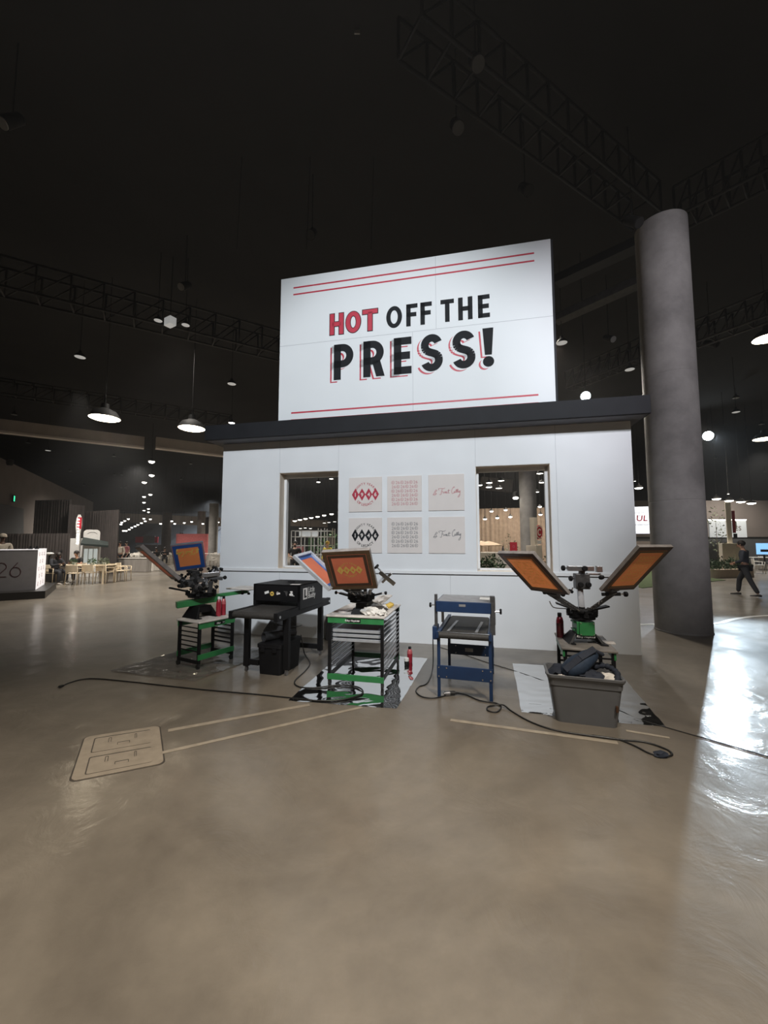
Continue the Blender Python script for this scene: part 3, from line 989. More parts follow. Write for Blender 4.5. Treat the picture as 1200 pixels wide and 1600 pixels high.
# ================================================================== PRINTING PRESSES
def knob(par, p, d, r=0.02, l=0.035, stem=0.03):
    b = MB()
    p, d = Vector(p), Vector(d).normalized()
    b.cyl(p, p + d * stem, r * 0.3, n=8, mi=1)
    q = p + d * stem
    b.tube([q, q + d * l * 0.25, q + d * l * 0.8, q + d * l], [r * 0.6, r, r, r * 0.75], 12, 0)
    return obj('knob', b, [M['blackm'], M['chrome']], par, smooth='auto')
def press_head(root, hub, az, elev, r0, r1, with_screen=True, blockz=0.0, label=None):
    """one print head: arm rising from the hub at azimuth az (deg, 0 = local +y, clockwise) and elevation elev"""
    a, e = R(az), R(elev)
    hd = Vector((math.sin(a), math.cos(a), 0))
    up = Vector((0, 0, 1))
    d = hd * math.cos(e) + up * math.sin(e)
    side = hd.cross(up).normalized()
    n = side.cross(d).normalized()
    if n.z < 0: n = -n
    p0 = hub + hd * r0
    p1 = p0 + d * (r1 - r0)
    b = MB()
    for s_ in (-1, 1):
        b.beam(p0 + side * s_ * 0.026, p1 + side * s_ * 0.026, 0.012, 0.034, up=n)
    b.beam(p0 - hd * 0.05 + side * 0, p0 + d * 0.05, 0.07, 0.03, up=n)
    head = obj('print_head', b, M['greyiron'], root, bevel=0.002)
    b = MB()
    for s_ in (-1, 1):                      # lift springs
        pts = []
        for k in range(41):
            q = k / 40
            c = p0 - up * 0.025 + side * s_ * 0.045 + d * (0.02 + q * (r1 - r0) * 0.65) + n * 0.02
            pts.append(c + (side * math.cos(q * 20 * PI / 2) + n * math.sin(q * 20 * PI / 2)) * 0.009)
        b.tube(pts, 0.0028, 5)
    obj('spring', b, M['chrome'], head)
    b = MB()
    rot = Matrix((side, d, n)).transposed()
    c = p1 + n * 0.018
    b.box(c, (0.11, 0.085, 0.055), rot)
    b.box(c + d * 0.055, (0.20, 0.03, 0.028), rot)
    b.box(c + d * 0.02 + n * 0.045, (0.05, 0.10, 0.03), rot)
    obj('clamp_block', b, M['greyiron'] if with_screen else M['steel'], head, bevel=0.004)
    for s_ in (-1, 1):
        knob(head, c + side * s_ * 0.055, side * s_)
        knob(head, c + d * 0.055 + side * s_ * 0.075 + n * 0.014, n)
    knob(head, c + n * 0.03 - d * 0.02, n, 0.016)
    return p1 + d * 0.065
def press_hub(root, z0, z1, z2, r=0.14, plate=True):
    b = MB()
    b.cyl((0, 0, z0), (0, 0, z2 + 0.05), 0.032, n=20)
    obj('shaft', b, M['black'], root, smooth='auto')
    b = MB()
    b.cyl((0, 0, z1), (0, 0, z1 + 0.016), r, n=28)
    b.cyl((0, 0, z1 + 0.016), (0, 0, z1 + 0.05), r * 0.55, n=24)
    b.cyl((0, 0, z2), (0, 0, z2 + 0.016), r * 0.9, n=28)
    for k in range(8):
        a = 2 * PI * k / 8
        q = Vector((math.cos(a), math.sin(a), 0))
        b.beam(q * r * 0.5 + Vector((0, 0, z1 + 0.03)), q * r * 1.18 + Vector((0, 0, z1 + 0.045)), 0.045, 0.03)
        b.box(q * r * 1.1 + Vector((0, 0, z1 + 0.075)), (0.03, 0.03, 0.05), Matrix.Rotation(a, 3, 'Z'))
    obj('carousel', b, M['black'], root, smooth='auto')
def feet(root, z, wdt, dep, h, top, lab=None):
    """black base of two flared side plates, a front bar and a top plate"""
    b = MB()
    for s_ in (-1, 1):
        x = s_ * wdt / 2
        b.add([(x + s_ * 0.05, -dep / 2, z), (x + s_ * 0.05, dep / 2, z), (x + s_ * 0.09, dep / 2, z), (x + s_ * 0.09, -dep / 2, z),
               (x - s_ * 0.005, -dep / 3.2, z + h), (x - s_ * 0.005, dep / 3.2, z + h), (x + s_ * 0.012, dep / 3.2, z + h), (x + s_ * 0.012, -dep / 3.2, z + h)],
              [(0, 1, 2, 3), (4, 5, 6, 7), (0, 1, 5, 4), (2, 3, 7, 6), (0, 3, 7, 4), (1, 2, 6, 5)])
        b.bx((x + s_ * 0.045 - 0.02, -dep / 2 - 0.03, z), (x + s_ * 0.045 + 0.055 * (1 if s_ > 0 else 0.4), dep / 2 + 0.03, z + 0.012))
    b.bx((-wdt / 2, -dep / 3.0, z + h * 0.45), (wdt / 2, -dep / 3.0 + 0.015, z + h))
    b.bx((-wdt / 2, dep / 3.0 - 0.015, z + h * 0.45), (wdt / 2, dep / 3.0, z + h))
    b.bx((-wdt / 2, -dep / 3.0, z + h - 0.012), (wdt / 2, dep / 3.0, z + h))
    o = obj('base', b, M['black'], root, bevel=0.003)
    if lab:
        lb = MB(Matrix.Translation((0, -dep / 3.0, z + h * 0.62)) @ FACE)
        text(lb, lab, 0, 0, 0.032, 0.002, 0.02, 0.05, slant=0.2)
        obj('name_lettering', lb, M['whiteplastic'], o)

# ---- right press: two raised screens, one bare head at the back
RP = Vector((2.145, 4.37, 0.59))
rp = thing('screen_printing_press', 'green and black screen press with two raised screens, rightmost of the row', 'printing press', RP, -10, 'tabletop screen presses')
feet(rp, 0.0, 0.19, 0.30, 0.10, 0, 'Riley Hopkins')
b = MB(); b.bx((-0.085, -0.10, 0.09), (0.085, 0.08, 0.225)); b.bx((-0.105, -0.06, 0.20), (0.105, 0.06, 0.222)); b.bx((-0.105, -0.06, 0.12), (-0.085, 0.06, 0.135))
obj('pedestal', b, M['green'], rp, bevel=0.004)
b = MB(); b.bx((-0.062, -0.116, 0.085), (0.088, -0.10, 0.225))
pl_ = obj('face_plate', b, M['green'], rp, bevel=0.003)
for x in (-0.05, 0.076):
    for z in (0.097, 0.213):
        b = MB(); b.cyl((x, -0.121, z), (x, -0.115, z), 0.006, n=8)
        obj('bolt', b, M['chrome'], pl_)
press_hub(rp, 0.22, 0.245, 0.315, 0.13)
hub = Vector((0, 0, 0.33))
for az in (-105, 102, -170, 60):
    pass
rp_rot = R(-10)
def loc_az(vec, deg):
    a = math.degrees(math.atan2(vec[0], vec[1]))
    return a + deg               # world azimuth (clockwise from +y) to the local one of a root turned by deg
E_in, E_arm = Vector((1.668, 4.06, 1.148)), Vector((-0.68, -0.32, 0.66))
F_in, F_arm = Vector((2.385, 4.095, 1.165)), Vector((0.262, -0.635, 0.727))
for inn, arm in ((E_in, E_arm), (F_in, F_arm)):
    l = Matrix.Rotation(-rp_rot, 3, 'Z') @ (inn - RP)
    hz = Vector((l.x, l.y, 0))
    az = math.degrees(math.atan2(l.x, l.y))
    el = math.degrees(math.atan2(l.z - 0.33, hz.length - 0.07))
    press_head(rp, hub, az, el, 0.07, max(math.hypot(hz.length - 0.07, l.z - 0.33) - 0.005, 0.15) , True)
frame_thing('orange screen raised to the left on the right press, faint yellow pattern', 0.475, 0.60, M['tape'], M['woodgrey'], M['tapeolive'], M['orange'], art_pattern, M['ochredim'],
            rail=0.05, t=0.036, tape=0.022, M4=pose(E_in, E_arm, (0.435, -0.9, 0.012)))
frame_thing('orange screen raised to the right on the right press, in front of the column', 0.475, 0.61, M['tape'], M['woodgrey'], M['tapeolive'], M['orange'], art_pattern, M['ochredim'],
            rail=0.05, t=0.036, tape=0.022, M4=pose(F_in, F_arm, (0.926, 0.379, 0)))
# bare head standing up at the back
b = MB()
b.beam((0.02, 0.08, 0.33), (0.03, 0.15, 0.56), 0.06, 0.035, up=(0, 1, 0))
o = obj('print_head', b, M['steel'], rp, bevel=0.003)
b = MB(); b.bx((-0.025, 0.09, 0.545), (0.125, 0.20, 0.715)); b.bx((0.025, 0.12, 0.70), (0.085, 0.17, 0.75))
obj('clamp_block', b, M['greyiron'], o, bevel=0.008)
b = MB(); b.bx((-0.10, 0.10, 0.745), (0.175, 0.16, 0.80)); b.bx((0.20, 0.10, 0.735), (0.26, 0.16, 0.80)); b.bx((0.10, 0.11, 0.70), (0.24, 0.14, 0.725))
obj('cross_bar', b, M['steel'], o, bevel=0.004)
for p, d in [((-0.10, 0.13, 0.775), (-1, -0.3, 0)), ((0.06, 0.10, 0.775), (0, -1, 0)), ((0.02, 0.09, 0.60), (-0.2, -1, 0)), ((0.085, 0.09, 0.60), (0.1, -1, 0)),
             ((-0.025, 0.12, 0.66), (-1, -0.2, 0)), ((0.23, 0.10, 0.72), (0.1, -0.6, -0.9)), ((-0.05, 0.12, 0.56), (-0.6, 0, -1))]:
    knob(o, p, d, 0.03, 0.035)
b = MB()
b.tube(smooth_pts([(-0.13, 0.02, 0.34), (-0.24, 0.0, 0.345), (-0.30, -0.01, 0.36), (-0.335, -0.02, 0.42)], 5), 0.006, 6)
obj('handle', b, M['chrome'], rp, smooth=True)
for p, q, wd_, ht in [((-0.06, 0.0, 0.33), (-0.26, 0.02, 0.40), 0.09, 0.016), ((0.06, 0.0, 0.33), (0.27, 0.02, 0.38), 0.09, 0.016), ((0.22, 0.05, 0.50), (0.40, 0.02, 0.51), 0.035, 0.035)]:
    b = MB(); b.beam(p, q, wd_, ht)
    obj('arm_rest', b, M['black'], rp, bevel=0.003)
knob(rp, (0.40, 0.02, 0.51), (1, 0, 0), 0.028, 0.04)

# ---- middle press
MP = Vector((-0.275, 4.84, 0.81))
mp = thing('screen_printing_press', 'small black screen press holding the wooden diamond screen, on the middle cart', 'printing press', MP, -8, 'tabletop screen presses')
b = MB()
b.add([(-0.105, -0.11, 0), (0.105, -0.11, 0), (0.105, 0.14, 0), (-0.105, 0.14, 0), (-0.085, -0.07, 0.062), (0.085, -0.07, 0.062), (0.085, 0.10, 0.062), (-0.085, 0.10, 0.062)],
      [(0, 1, 2, 3), (4, 5, 6, 7), (0, 1, 5, 4), (1, 2, 6, 5), (2, 3, 7, 6), (3, 0, 4, 7)])
b.bx((-0.055, -0.05, 0.062), (0.055, 0.06, 0.12))
obj('base', b, M['black'], mp, bevel=0.004)
press_hub(mp, 0.10, 0.135, 0.205, 0.135)
hub = Vector((0, 0, 0.21))
mrot = R(-8)
C_in, C_arm = Vector((-0.33, 4.50, 1.132)), Vector((-0.154, -0.561, 0.813))
D_in, D_arm = Vector((-0.54, 4.67, 1.16)), Vector((-0.75, 0.12, 0.66))
for inn in (C_in, D_in):
    l = Matrix.Rotation(-mrot, 3, 'Z') @ (inn - MP)
    hz = Vector((l.x, l.y, 0)).length
    press_head(mp, hub, math.degrees(math.atan2(l.x, l.y)), math.degrees(math.atan2(l.z - 0.21, hz - 0.06)), 0.06, math.hypot(hz - 0.06, l.z - 0.21) - 0.03, True)
# bare arm up to the right with a chrome clamp
b = MB()
b.beam((0.07, 0.02, 0.23), (0.30, 0.05, 0.45), 0.045, 0.03)
o = obj('print_head', b, M['alu'], mp, bevel=0.003)
b = MB(); b.beam((0.22, 0.02, 0.49), (0.40, 0.05, 0.34), 0.045, 0.05); b.beam((0.25, 0.05, 0.36), (0.36, 0.05, 0.47), 0.05, 0.03)
obj('clamp_block', b, M['chrome'], o, bevel=0.004)
knob(o, (0.24, 0.02, 0.50), (-0.7, 0, 0.65), 0.034, 0.03, stem=0.06)
for x in (-0.07, 0.06, 0.12):
    b = MB(); b.cyl((x, -0.08, 0.23), (x + 0.01, -0.08, 0.29), 0.02, n=10)
    obj('adjuster', b, M['steel'], mp, smooth='auto')
for (x, y) in ((-0.26, -0.02), (0.25, 0.02)):
    b = MB(); b.beam((x * 0.3, y, 0.19), (x, y, 0.235), 0.08, 0.018)
    o = obj('arm_rest', b, M['black'], mp, bevel=0.002)
    knob(o, (x, y, 0.235), (x, 0, 0.02), 0.02, 0.03)
frame_thing('brown wooden screen with yellow 1946 diamonds, tilted up on the middle press', 0.525, 0.525, M['wood'], M['woodgrey'], M['tape'], M['orangered'], art_diamonds, [M['ochre'], M['orangered']],
            rail=0.05, t=0.05, tape=0.035, M4=pose(C_in, C_arm, (0.979, -0.195, 0.051)))
m = pose(D_in, D_arm, (0.33, 0.94, 0))
m2 = m.copy()
frame_thing('pale blue aluminium screen seen edge on, left of the wooden screen', 0.46, 0.57, M['alu'], M['alu'], M['bluetape'], M['orangered'], None, None,
            rail=0.035, t=0.038, tape=0.045, recess=0.030, M4=m2)

# ---- left press
LP = Vector((-2.585, 5.68, 0.615))
lp = thing('screen_printing_press', 'green and grey screen press with a blue bordered screen, leftmost of the row', 'printing press', LP, 58, 'tabletop screen presses')
def lpl(v):                                # world offset from the press foot to its own axes
    return Matrix.Rotation(-R(58), 3, 'Z') @ Vector(v)
feet(lp, 0.0, 0.16, 0.34, 0.16, 0, None)
lb = MB(Matrix.Translation((-0.09, -0.02, 0.10)) @ Matrix.Rotation(R(-62), 4, 'Z') @ FACE)
b = MB()
f0, f1 = lpl((-0.24, -0.20, 0.19)), lpl((0.17, 0.13, 0.235))
b.beam(f0, f1, 0.10, 0.085)
obj('pedestal', b, M['green'], lp, bevel=0.004)
g0, g1 = lpl((0.12, 0.10, 0.27)), lpl((0.56, 0.30, 0.315))
b = MB(); b.beam(g0, g1, 0.055, 0.05); b.beam(g0 - Vector((0, 0, 0.07)), g0, 0.06, 0.06)
obj('platen_arm', b, M['green'], lp, bevel=0.003)
b = MB()
c = lpl((0.54, 0.28, 0.365))
b.box(c, (0.36, 0.44, 0.022), Matrix.Rotation(R(8), 3, 'Z'))
obj('platen', b, M['tabletop'], lp, bevel=0.012)
for q in ((0.60, 0.22, 0.335), (0.68, 0.30, 0.335), (0.50, 0.24, 0.335)):
    knob(lp, lpl(q), (0, 0, -1), 0.02, 0.03)
press_hub(lp, 0.20, 0.275, 0.375, 0.17)
hub = Vector((0, 0, 0.40))
B_in = Vector((-2.645, 5.49, 1.285))
B_arm = Vector((0.107, -0.572, 0.814))
A_in, A_arm = Vector((-2.93, 5.62, 1.13)), Vector((-0.56, -0.46, 0.70))
for inn in (A_in, B_in):
    l = lpl(inn - LP)
    hz = Vector((l.x, l.y, 0)).length
    press_head(lp, hub, math.degrees(math.atan2(l.x, l.y)), math.degrees(math.atan2(l.z - 0.40, hz - 0.07)), 0.07, max(math.hypot(hz - 0.07, l.z - 0.40) - 0.02, 0.14), True)
for wz, dirs in ((0, (0.8, 0.55, 0.0)), (1, (0.25, 0.95, 0.0))):
    l = lpl(dirs)
    press_head(lp, hub, math.degrees(math.atan2(l.x, l.y)), 42 if wz else 55, 0.07, 0.30, False)
b = MB()
p = lpl((0.02, -0.12, 0.58)); q = lpl((0.26, -0.02, 0.60))
b.beam(p, q, 0.06, 0.06); b.beam(lpl((-0.16, -0.10, 0.50)), lpl((0.10, -0.12, 0.52)), 0.05, 0.05)
b.beam(lpl((0.04, -0.06, 0.36)), lpl((0.10, -0.06, 0.58)), 0.06, 0.05)
obj('cross_bar', b, M['steel'], lp, bevel=0.005)
for pt, d in [((-0.06, -0.16, 0.60), (-0.2, -0.6, 0.5)), ((0.07, -0.16, 0.62), (0, -0.4, 1)), ((0.27, -0.04, 0.62), (0.4, 0, 0.9)), ((0.20, -0.1, 0.50), (1, -0.2, 0.1)),
              ((0.22, -0.1, 0.44), (1, -0.3, -0.4)), ((-0.12, -0.16, 0.50), (0, -1, -0.2)), ((0.02, -0.18, 0.52), (0, -1, 0)), ((0.12, -0.16, 0.47), (0, -1, -0.1)), ((-0.2, -0.14, 0.46), (-0.4, -0.8, -0.3))]:
    knob(lp, lpl(pt), lpl(d), 0.027, 0.035)
for p, q, wd_, ht, m in [((-0.22, -0.12, 0.43), (-0.02, -0.14, 0.47), 0.06, 0.05, 'greyiron'), ((-0.05, -0.14, 0.44), (0.16, -0.12, 0.45), 0.07, 0.05, 'steel'), ((0.10, -0.05, 0.55), (0.30, 0.0, 0.53), 0.05, 0.05, 'greyiron'),
                      ((-0.10, -0.12, 0.54), (0.05, -0.12, 0.57), 0.06, 0.05, 'greyiron'), ((-0.02, -0.16, 0.34), (0.0, -0.16, 0.46), 0.05, 0.04, 'steel'), ((0.16, -0.10, 0.34), (0.18, -0.10, 0.50), 0.05, 0.04, 'greyiron')]:
    b = MB(); b.beam(lpl(p), lpl(q), wd_, ht); obj('clamp_block', b, M[m], lp, bevel=0.005)
for pt, d in [((-0.16, -0.2, 0.44), (0, -1, 0.3)), ((-0.02, -0.2, 0.45), (0.2, -1, 0)), ((0.09, -0.2, 0.44), (0, -1, -0.3)), ((0.02, -0.18, 0.40), (0.3, -1, -0.4)), ((0.31, -0.05, 0.54), (1, -0.3, 0.2))]:
    knob(lp, lpl(pt), lpl(d), 0.026, 0.035)
b = MB()
b.beam(lpl((-0.12, -0.16, 0.37)), lpl((-0.36, -0.18, 0.42)), 0.03, 0.022)
obj('handle', b, M['black'], lp, bevel=0.004)
frame_thing('blue bordered orange screen with an upside down yellow signature, on the left press', 0.385, 0.43, M['greytape'], M['greytape'], M['bluetape'], M['orange'], art_sig_down, M['ochre'],
            rail=0.014, t=0.034, tape=0.050, M4=pose(B_in, B_arm, (0.931, 0.345, 0.121)))
frame_thing('orange screen seen edge on, raised leftmost on the left press', 0.40, 0.66, M['woodgrey'], M['woodgrey'], M['tapeolive'], M['orangered'], None, None,
            rail=0.03, t=0.05, tape=0.04, M4=pose(A_in, A_arm, (0.67, -0.74, 0)))

# ================================================================== CONVEYOR DRYER (black)
DD = -17.0
DO = Vector((-1.245, 4.93, 0))           # under the front right end of its conveyor; local x across (negative is left), y along the belt
dr = thing('conveyor_dryer', 'black conveyor dryer lettered Little Buddy on castered legs', 'conveyor dryer', DO, DD)
WB = 0.70
b = MB(); b.bx((-WB + 0.05, -0.07, 0.745), (-0.05, 1.40, 0.795))
obj('belt', b, M['belt'], dr, bevel=0.02)
for x0 in (-WB, -0.055):
    b = MB(); b.bx((x0, -0.10, 0.70), (x0 + 0.055, 1.40, 0.80))
    r_ = obj('side_rail', b, M['black'], dr, bevel=0.004)
    for y in (-0.05, 1.35):
        c = MB(); xx = x0 if x0 < -0.3 else 0.0
        sg = -1 if x0 < -0.3 else 1
        c.cyl((xx, y, 0.75), (xx + sg * 0.006, y, 0.75), 0.018, n=12)
        obj('bolt', c, M['chrome'], r_, smooth='auto')
for y in (-0.055, 1.355):
    b = MB(); b.cyl((-WB + 0.05, y, 0.755), (-0.05, y, 0.755), 0.042, n=20)
    obj('roller', b, M['belt'], dr, smooth='auto')
HB0, HB1, HT = 0.42, 1.10, 1.085
b = MB()
b.bx((-WB - 0.01, HB0, 0.80), (-WB + 0.03, HB1, HT)); b.bx((-0.03, HB0, 0.76), (0.01, HB1, HT))
b.bx((-WB - 0.01, HB0, 0.86), (0.01, HB0 + 0.02, HT)); b.bx((-WB - 0.01, HB1 - 0.02, 0.86), (0.01, HB1, HT))
b.bx((-WB - 0.01, HB0, HT - 0.02), (0.01, HB1, HT))
hood = obj('heater_hood', b, M['black'], dr, bevel=0.005)
b = MB(); b.cyl((-0.34, 0.80, HT - 0.001), (-0.34, 0.80, HT + 0.012), 0.05, n=20)
obj('vent_cap', b, M['blackm'], hood, smooth='auto')
b = MB(); b.box((-0.10, 0.50, HT + 0.002), (0.13, 0.09, 0.002), Matrix.Rotation(R(10), 3, 'Z'))
obj('paper_label', b, M['paper'], hood)
SIDE = Matrix(((0, 0, 1, 0.0115), (1, 0, 0, 0), (0, 1, 0, 0), (0, 0, 0, 1)))   # x -> y, y -> z, thickness to +x
b = MB(SIDE)
b.prism([(0.50, 0.885), (0.62, 0.885), (0.62, 1.035), (0.50, 1.035)], 0, 0.001, 0)
b.prism([(0.53, 0.905), (0.60, 0.905), (0.60, 0.93), (0.565, 0.93), (0.565, 1.018), (0.53, 1.018)], 0.001, 0.0018, 1)
text(b, 'Little', 0.645, 0.968, 0.105, 0.001, 0.012, 0.05, 0, align='L', sx=0.85)
text(b, 'Buddy', 0.645, 0.888, 0.105, 0.001, 0.012, 0.05, 0, align='L', sx=0.85)
obj('logo_lettering', b, [M['whiteplastic'], M['black']], hood)
FR = Matrix.Translation((0, HB0 - 0.0005, 0)) @ FACE
def sticker(draw, mats):
    b = MB(FR); draw(b); obj('sticker', b, mats, hood)
sticker(lambda b: b.bar((-0.53, 0.965), (-0.465, 0.985), 0.032, (0, 0.001)), M['whiteplastic'])
def st2(b):
    b.prism([(-0.415 + 0.030 * math.cos(2 * PI * k / 20), 0.960 + 0.030 * math.sin(2 * PI * k / 20)) for k in range(20)], 0, 0.001, 0)
    b.bar((-0.43, 0.96), (-0.40, 0.96), 0.012, (0.001, 0.0016), 1)
sticker(st2, [M['sponge'], M['blackm']])
sticker(lambda b: (b.bar((-0.345, 0.958), (-0.29, 0.97), 0.022, (0, 0.001)), b.arc((-0.33, 0.972), 0.014, 0.014, 20, 180, 0.006, (0, 0.001))), M['paper'])
sticker(lambda b: (b.prism([(-0.24, 1.0), (-0.175, 1.0), (-0.185, 0.99), (-0.228, 0.99)], 0, 0.001), b.prism([(-0.215, 0.985), (-0.175, 0.99), (-0.185, 0.94), (-0.195, 0.935)], 0, 0.001)), M['steel'])
sticker(lambda b: (b.prism([(-0.145, 1.0), (-0.105, 1.005), (-0.10, 0.985), (-0.13, 0.985)], 0, 0.001), b.prism([(-0.15, 0.965), (-0.12, 0.985), (-0.095, 0.965), (-0.095, 0.94), (-0.15, 0.945)], 0, 0.001), b.bar((-0.09, 0.945), (-0.075, 0.94), 0.01, (0, 0.001))), M['whiteplastic'])
LX = (-0.60, -0.02)
for x in LX:
    for y in (0.16, 1.10):
        b = MB(); b.bx((x - 0.035, y - 0.03, 0.07), (x + 0.035, y + 0.03, 0.705))
        lg = obj('leg', b, M['black'], dr, bevel=0.004)
        b = MB(); b.bx((x - 0.012, y - 0.02, 0.05), (x + 0.012, y + 0.02, 0.075)); b.cyl((x - 0.012, y, 0.028), (x + 0.012, y, 0.028), 0.028, n=14)
        obj('caster', b, [M['steel']], lg, smooth='auto')
for y, xe in ((0.16, -0.415), (1.10, LX[1])):
    b = MB(); b.bx((LX[0], y - 0.02, 0.09), (xe, y + 0.02, 0.16))
    obj('stretcher', b, M['black'], dr, bevel=0.003)
b = MB(); b.tube(smooth_pts([(-0.13, 0.06, 0.70), (-0.12, 0.12, 0.62), (-0.02, 0.35, 0.56), (0.0, 0.5, 0.55)], 5), 0.006, 6)
obj('wire', b, M['cable'], dr, smooth=True)

# tool chest with a roll on top, standing under the dryer
def rot_pt(o, deg, x, y, z):
    a = R(deg)
    return Vector((o.x + x * math.cos(a) - y * math.sin(a), o.y + x * math.sin(a) + y * math.cos(a), z))
bo = rot_pt(DO, DD, -0.405, 0.10, 0)
bn = thing('storage_bin', 'black plastic storage chest on the floor under the black dryer', 'storage chest', bo, DD)
b = MB()
def rrect(x0, y0, x1, y1, r, z, n=4):
    pts = []
    for (cx, cy, a0) in ((x1 - r, y0 + r, -90), (x1 - r, y1 - r, 0), (x0 + r, y1 - r, 90), (x0 + r, y0 + r, 180)):
        for k in range(n + 1):
            a = R(a0 + 90 * k / n)
            pts.append((cx + r * math.cos(a), cy + r * math.sin(a), z))
    return pts
b.loft([rrect(0.015, 0.02, 0.32, 0.50, 0.03, 0.0), rrect(0, 0, 0.335, 0.52, 0.03, 0.33)])
obj('body', b, M['blackm'], bn, smooth='auto')
b = MB(); b.loft([rrect(-0.008, -0.012, 0.342, 0.532, 0.03, 0.332), rrect(-0.008, -0.012, 0.342, 0.532, 0.03, 0.375), rrect(0.02, 0.02, 0.32, 0.50, 0.03, 0.39)])
obj('lid', b, M['blackm'], bn, smooth='auto')
for x in (0.08, 0.25):
    b = MB(); b.bx((x - 0.03, -0.02, 0.28), (x + 0.03, -0.002, 0.355))
    obj('latch', b, M['black'], bn, bevel=0.004)
b = MB()
ra, rb = rot_pt(bo, DD, 0.06, 0.04, 0.452), rot_pt(bo, DD, 0.27, 0.46, 0.437)
ax = (rb - ra).normalized()
b.tube([ra, rb, ra + ax * 0.0], [0.06, 0.045, 0.045], 20)
b = MB()
n = 20
u_ = ax.cross(Vector((0, 0, 1))).normalized(); q_ = ax.cross(u_)
rings = []
for (p, r) in ((ra + ax * 0.25, 0.042), (ra, 0.050), (ra, 0.060), (rb, 0.044), (rb, 0.0405), (rb - ax * 0.02, 0.038)):
    rings.append([p + (u_ * math.cos(2 * PI * k / n) + q_ * math.sin(2 * PI * k / n)) * r for k in range(n)])
b.loft(rings, True, True)
o = obj('fabric_roll', b, M['greyiron'], smooth='auto')
tag(o, 'grey rolled sheet lying on the black chest under the dryer', 'roll')
# flat dark panel leaning on the wall behind the dryer
pb = kp(-6.05, -0.08, 0)
b = MB(); b.add([(0, 0, 0), (0.62, 0, 0), (0.62, 0.0, 0.40), (0.22, 0, 0.40), (0, -0.0, 0.1), (0, 0.03, 0), (0.62, 0.03, 0), (0.62, 0.03, 0.40), (0.22, 0.03, 0.40), (0, 0.03, 0.1)],
                [(0, 1, 2, 3, 4), (5, 6, 7, 8, 9), (0, 1, 6, 5), (1, 2, 7, 6), (2, 3, 8, 7), (3, 4, 9, 8), (4, 0, 5, 9)])
o = obj('folded_board', b, M['greyiron'], bevel=0.003)
o.location = pb; o.rotation_euler = (0, 0, R(TH))
tag(o, 'dark grey board standing against the kiosk wall behind the left end of the dryer', 'board')
pb = kp(-4.86, -0.13, 0)
b = MB(); b.bx((0, 0, 0), (0.95, 0.10, 0.33)); b.bx((0.0, 0, 0.33), (0.55, 0.08, 0.41))
o = obj('flat_case', b, M['greyiron'], bevel=0.006)
o.location = pb; o.rotation_euler = (0, 0, R(TH))
tag(o, 'dark slate case standing against the kiosk wall behind the dryer legs', 'case')

# ================================================================== BLUE CONVEYOR FLASH UNIT
BD = -16.0
BO = Vector((0.575, 4.40, 0))
bl = thing('curing_unit', 'small blue conveyor curing unit with black belt on four blue legs', 'curing unit', BO, BD)
BW, BL = 0.575, 0.98
for x in (0, BW - 0.035):
    for y in (0, BL - 0.035):
        b = MB()
        b.bx((x, y, 0), (x + 0.035, y + 0.005, 0.70)); b.bx((x if x == 0 else x + 0.03, y, 0), (x + 0.005 if x == 0 else x + 0.035, y + 0.035, 0.70))
        obj('leg', b, M['blue'], bl, bevel=0.0015)
for y, z0, z1 in ((-0.006, 0.20, 0.335), (BL - 0.02, 0.20, 0.335)):
    b = MB(); b.bx((-0.004, y, z0), (BW + 0.004, y + 0.018, z1))
    p_ = obj('cross_panel', b, M['blue'], bl, bevel=0.002)
    for x in (0.018, 0.10, BW - 0.10, BW - 0.018):
        for z in (z0 + 0.022, z1 - 0.022):
            c = MB(); c.cyl((x, y, z), (x, y - 0.004, z), 0.007, n=8)
            obj('bolt', c, M['chrome'], p_)
    if y > 0.5:
        c = MB(); c.bx((0.22, y - 0.002, z0 + 0.045), (0.32, y, z1 - 0.045))
        obj('maker_plate', c, M['galv'], p_)
for x in (0.0, BW - 0.04):
    b = MB(); b.bx((x, -0.05, 0.63), (x + 0.04, BL + 0.04, 0.70))
    obj('side_rail', b, M['blue'], bl, bevel=0.003)
b = MB(); b.bx((0.045, -0.03, 0.645), (BW - 0.045, BL + 0.02, 0.692))
obj('belt', b, M['belt'], bl, bevel=0.018)
b = MB(); b.cyl((0.03, -0.045, 0.665), (BW - 0.03, -0.045, 0.665), 0.034, n=20)
obj('roller', b, M['belt'], bl, smooth='auto')
b = MB(); b.cyl((0.02, -0.055, 0.700), (BW - 0.02, -0.055, 0.700), 0.0035, n=8)
obj('guide_rod', b, M['chrome'], bl, smooth='auto')
for x in (0.12, BW - 0.16):
    b = MB(); b.beam((x, 0.02, 0.697), (x + 0.04, 0.62, 0.697), 0.03, 0.006)
    obj('belt_guide', b, M['galv'], bl)
b = MB(); b.bx((-0.05, 0.0, 0.60), (0.0, 0.18, 0.74))
obj('drive_box', b, M['blue'], bl, bevel=0.006)
for x, w0 in ((-0.028, 0.03), (BW - 0.012, 0.05)):
    b = MB(); b.bx((x, 0.02, 0.68), (x + w0, 0.06, 1.085))
    obj('upright', b, M['greyiron'], bl, bevel=0.004)
    b = MB(); b.bx((x, 0.56, 0.68), (x + w0, 0.60, 1.0))
    obj('upright', b, M['galv'], bl, bevel=0.004)
HX0, HX1 = -0.012, BW + 0.0
b = MB(); b.bx((HX0, 0.0, 0.90), (HX1, 0.025, 1.015)); b.bx((HX0, 0.60, 0.90), (HX1, 0.625, 1.01))
b.bx((HX0, 0.0, 0.90), (HX0 + 0.012, 0.625, 1.01)); b.bx((HX1 - 0.012, 0.0, 0.90), (HX1, 0.625, 1.01))
hd_ = obj('heater_box', b, M['blue'], bl, bevel=0.003)
b = MB(); b.bx((HX0 + 0.01, 0.02, 0.995), (HX1 - 0.01, 0.61, 1.012))
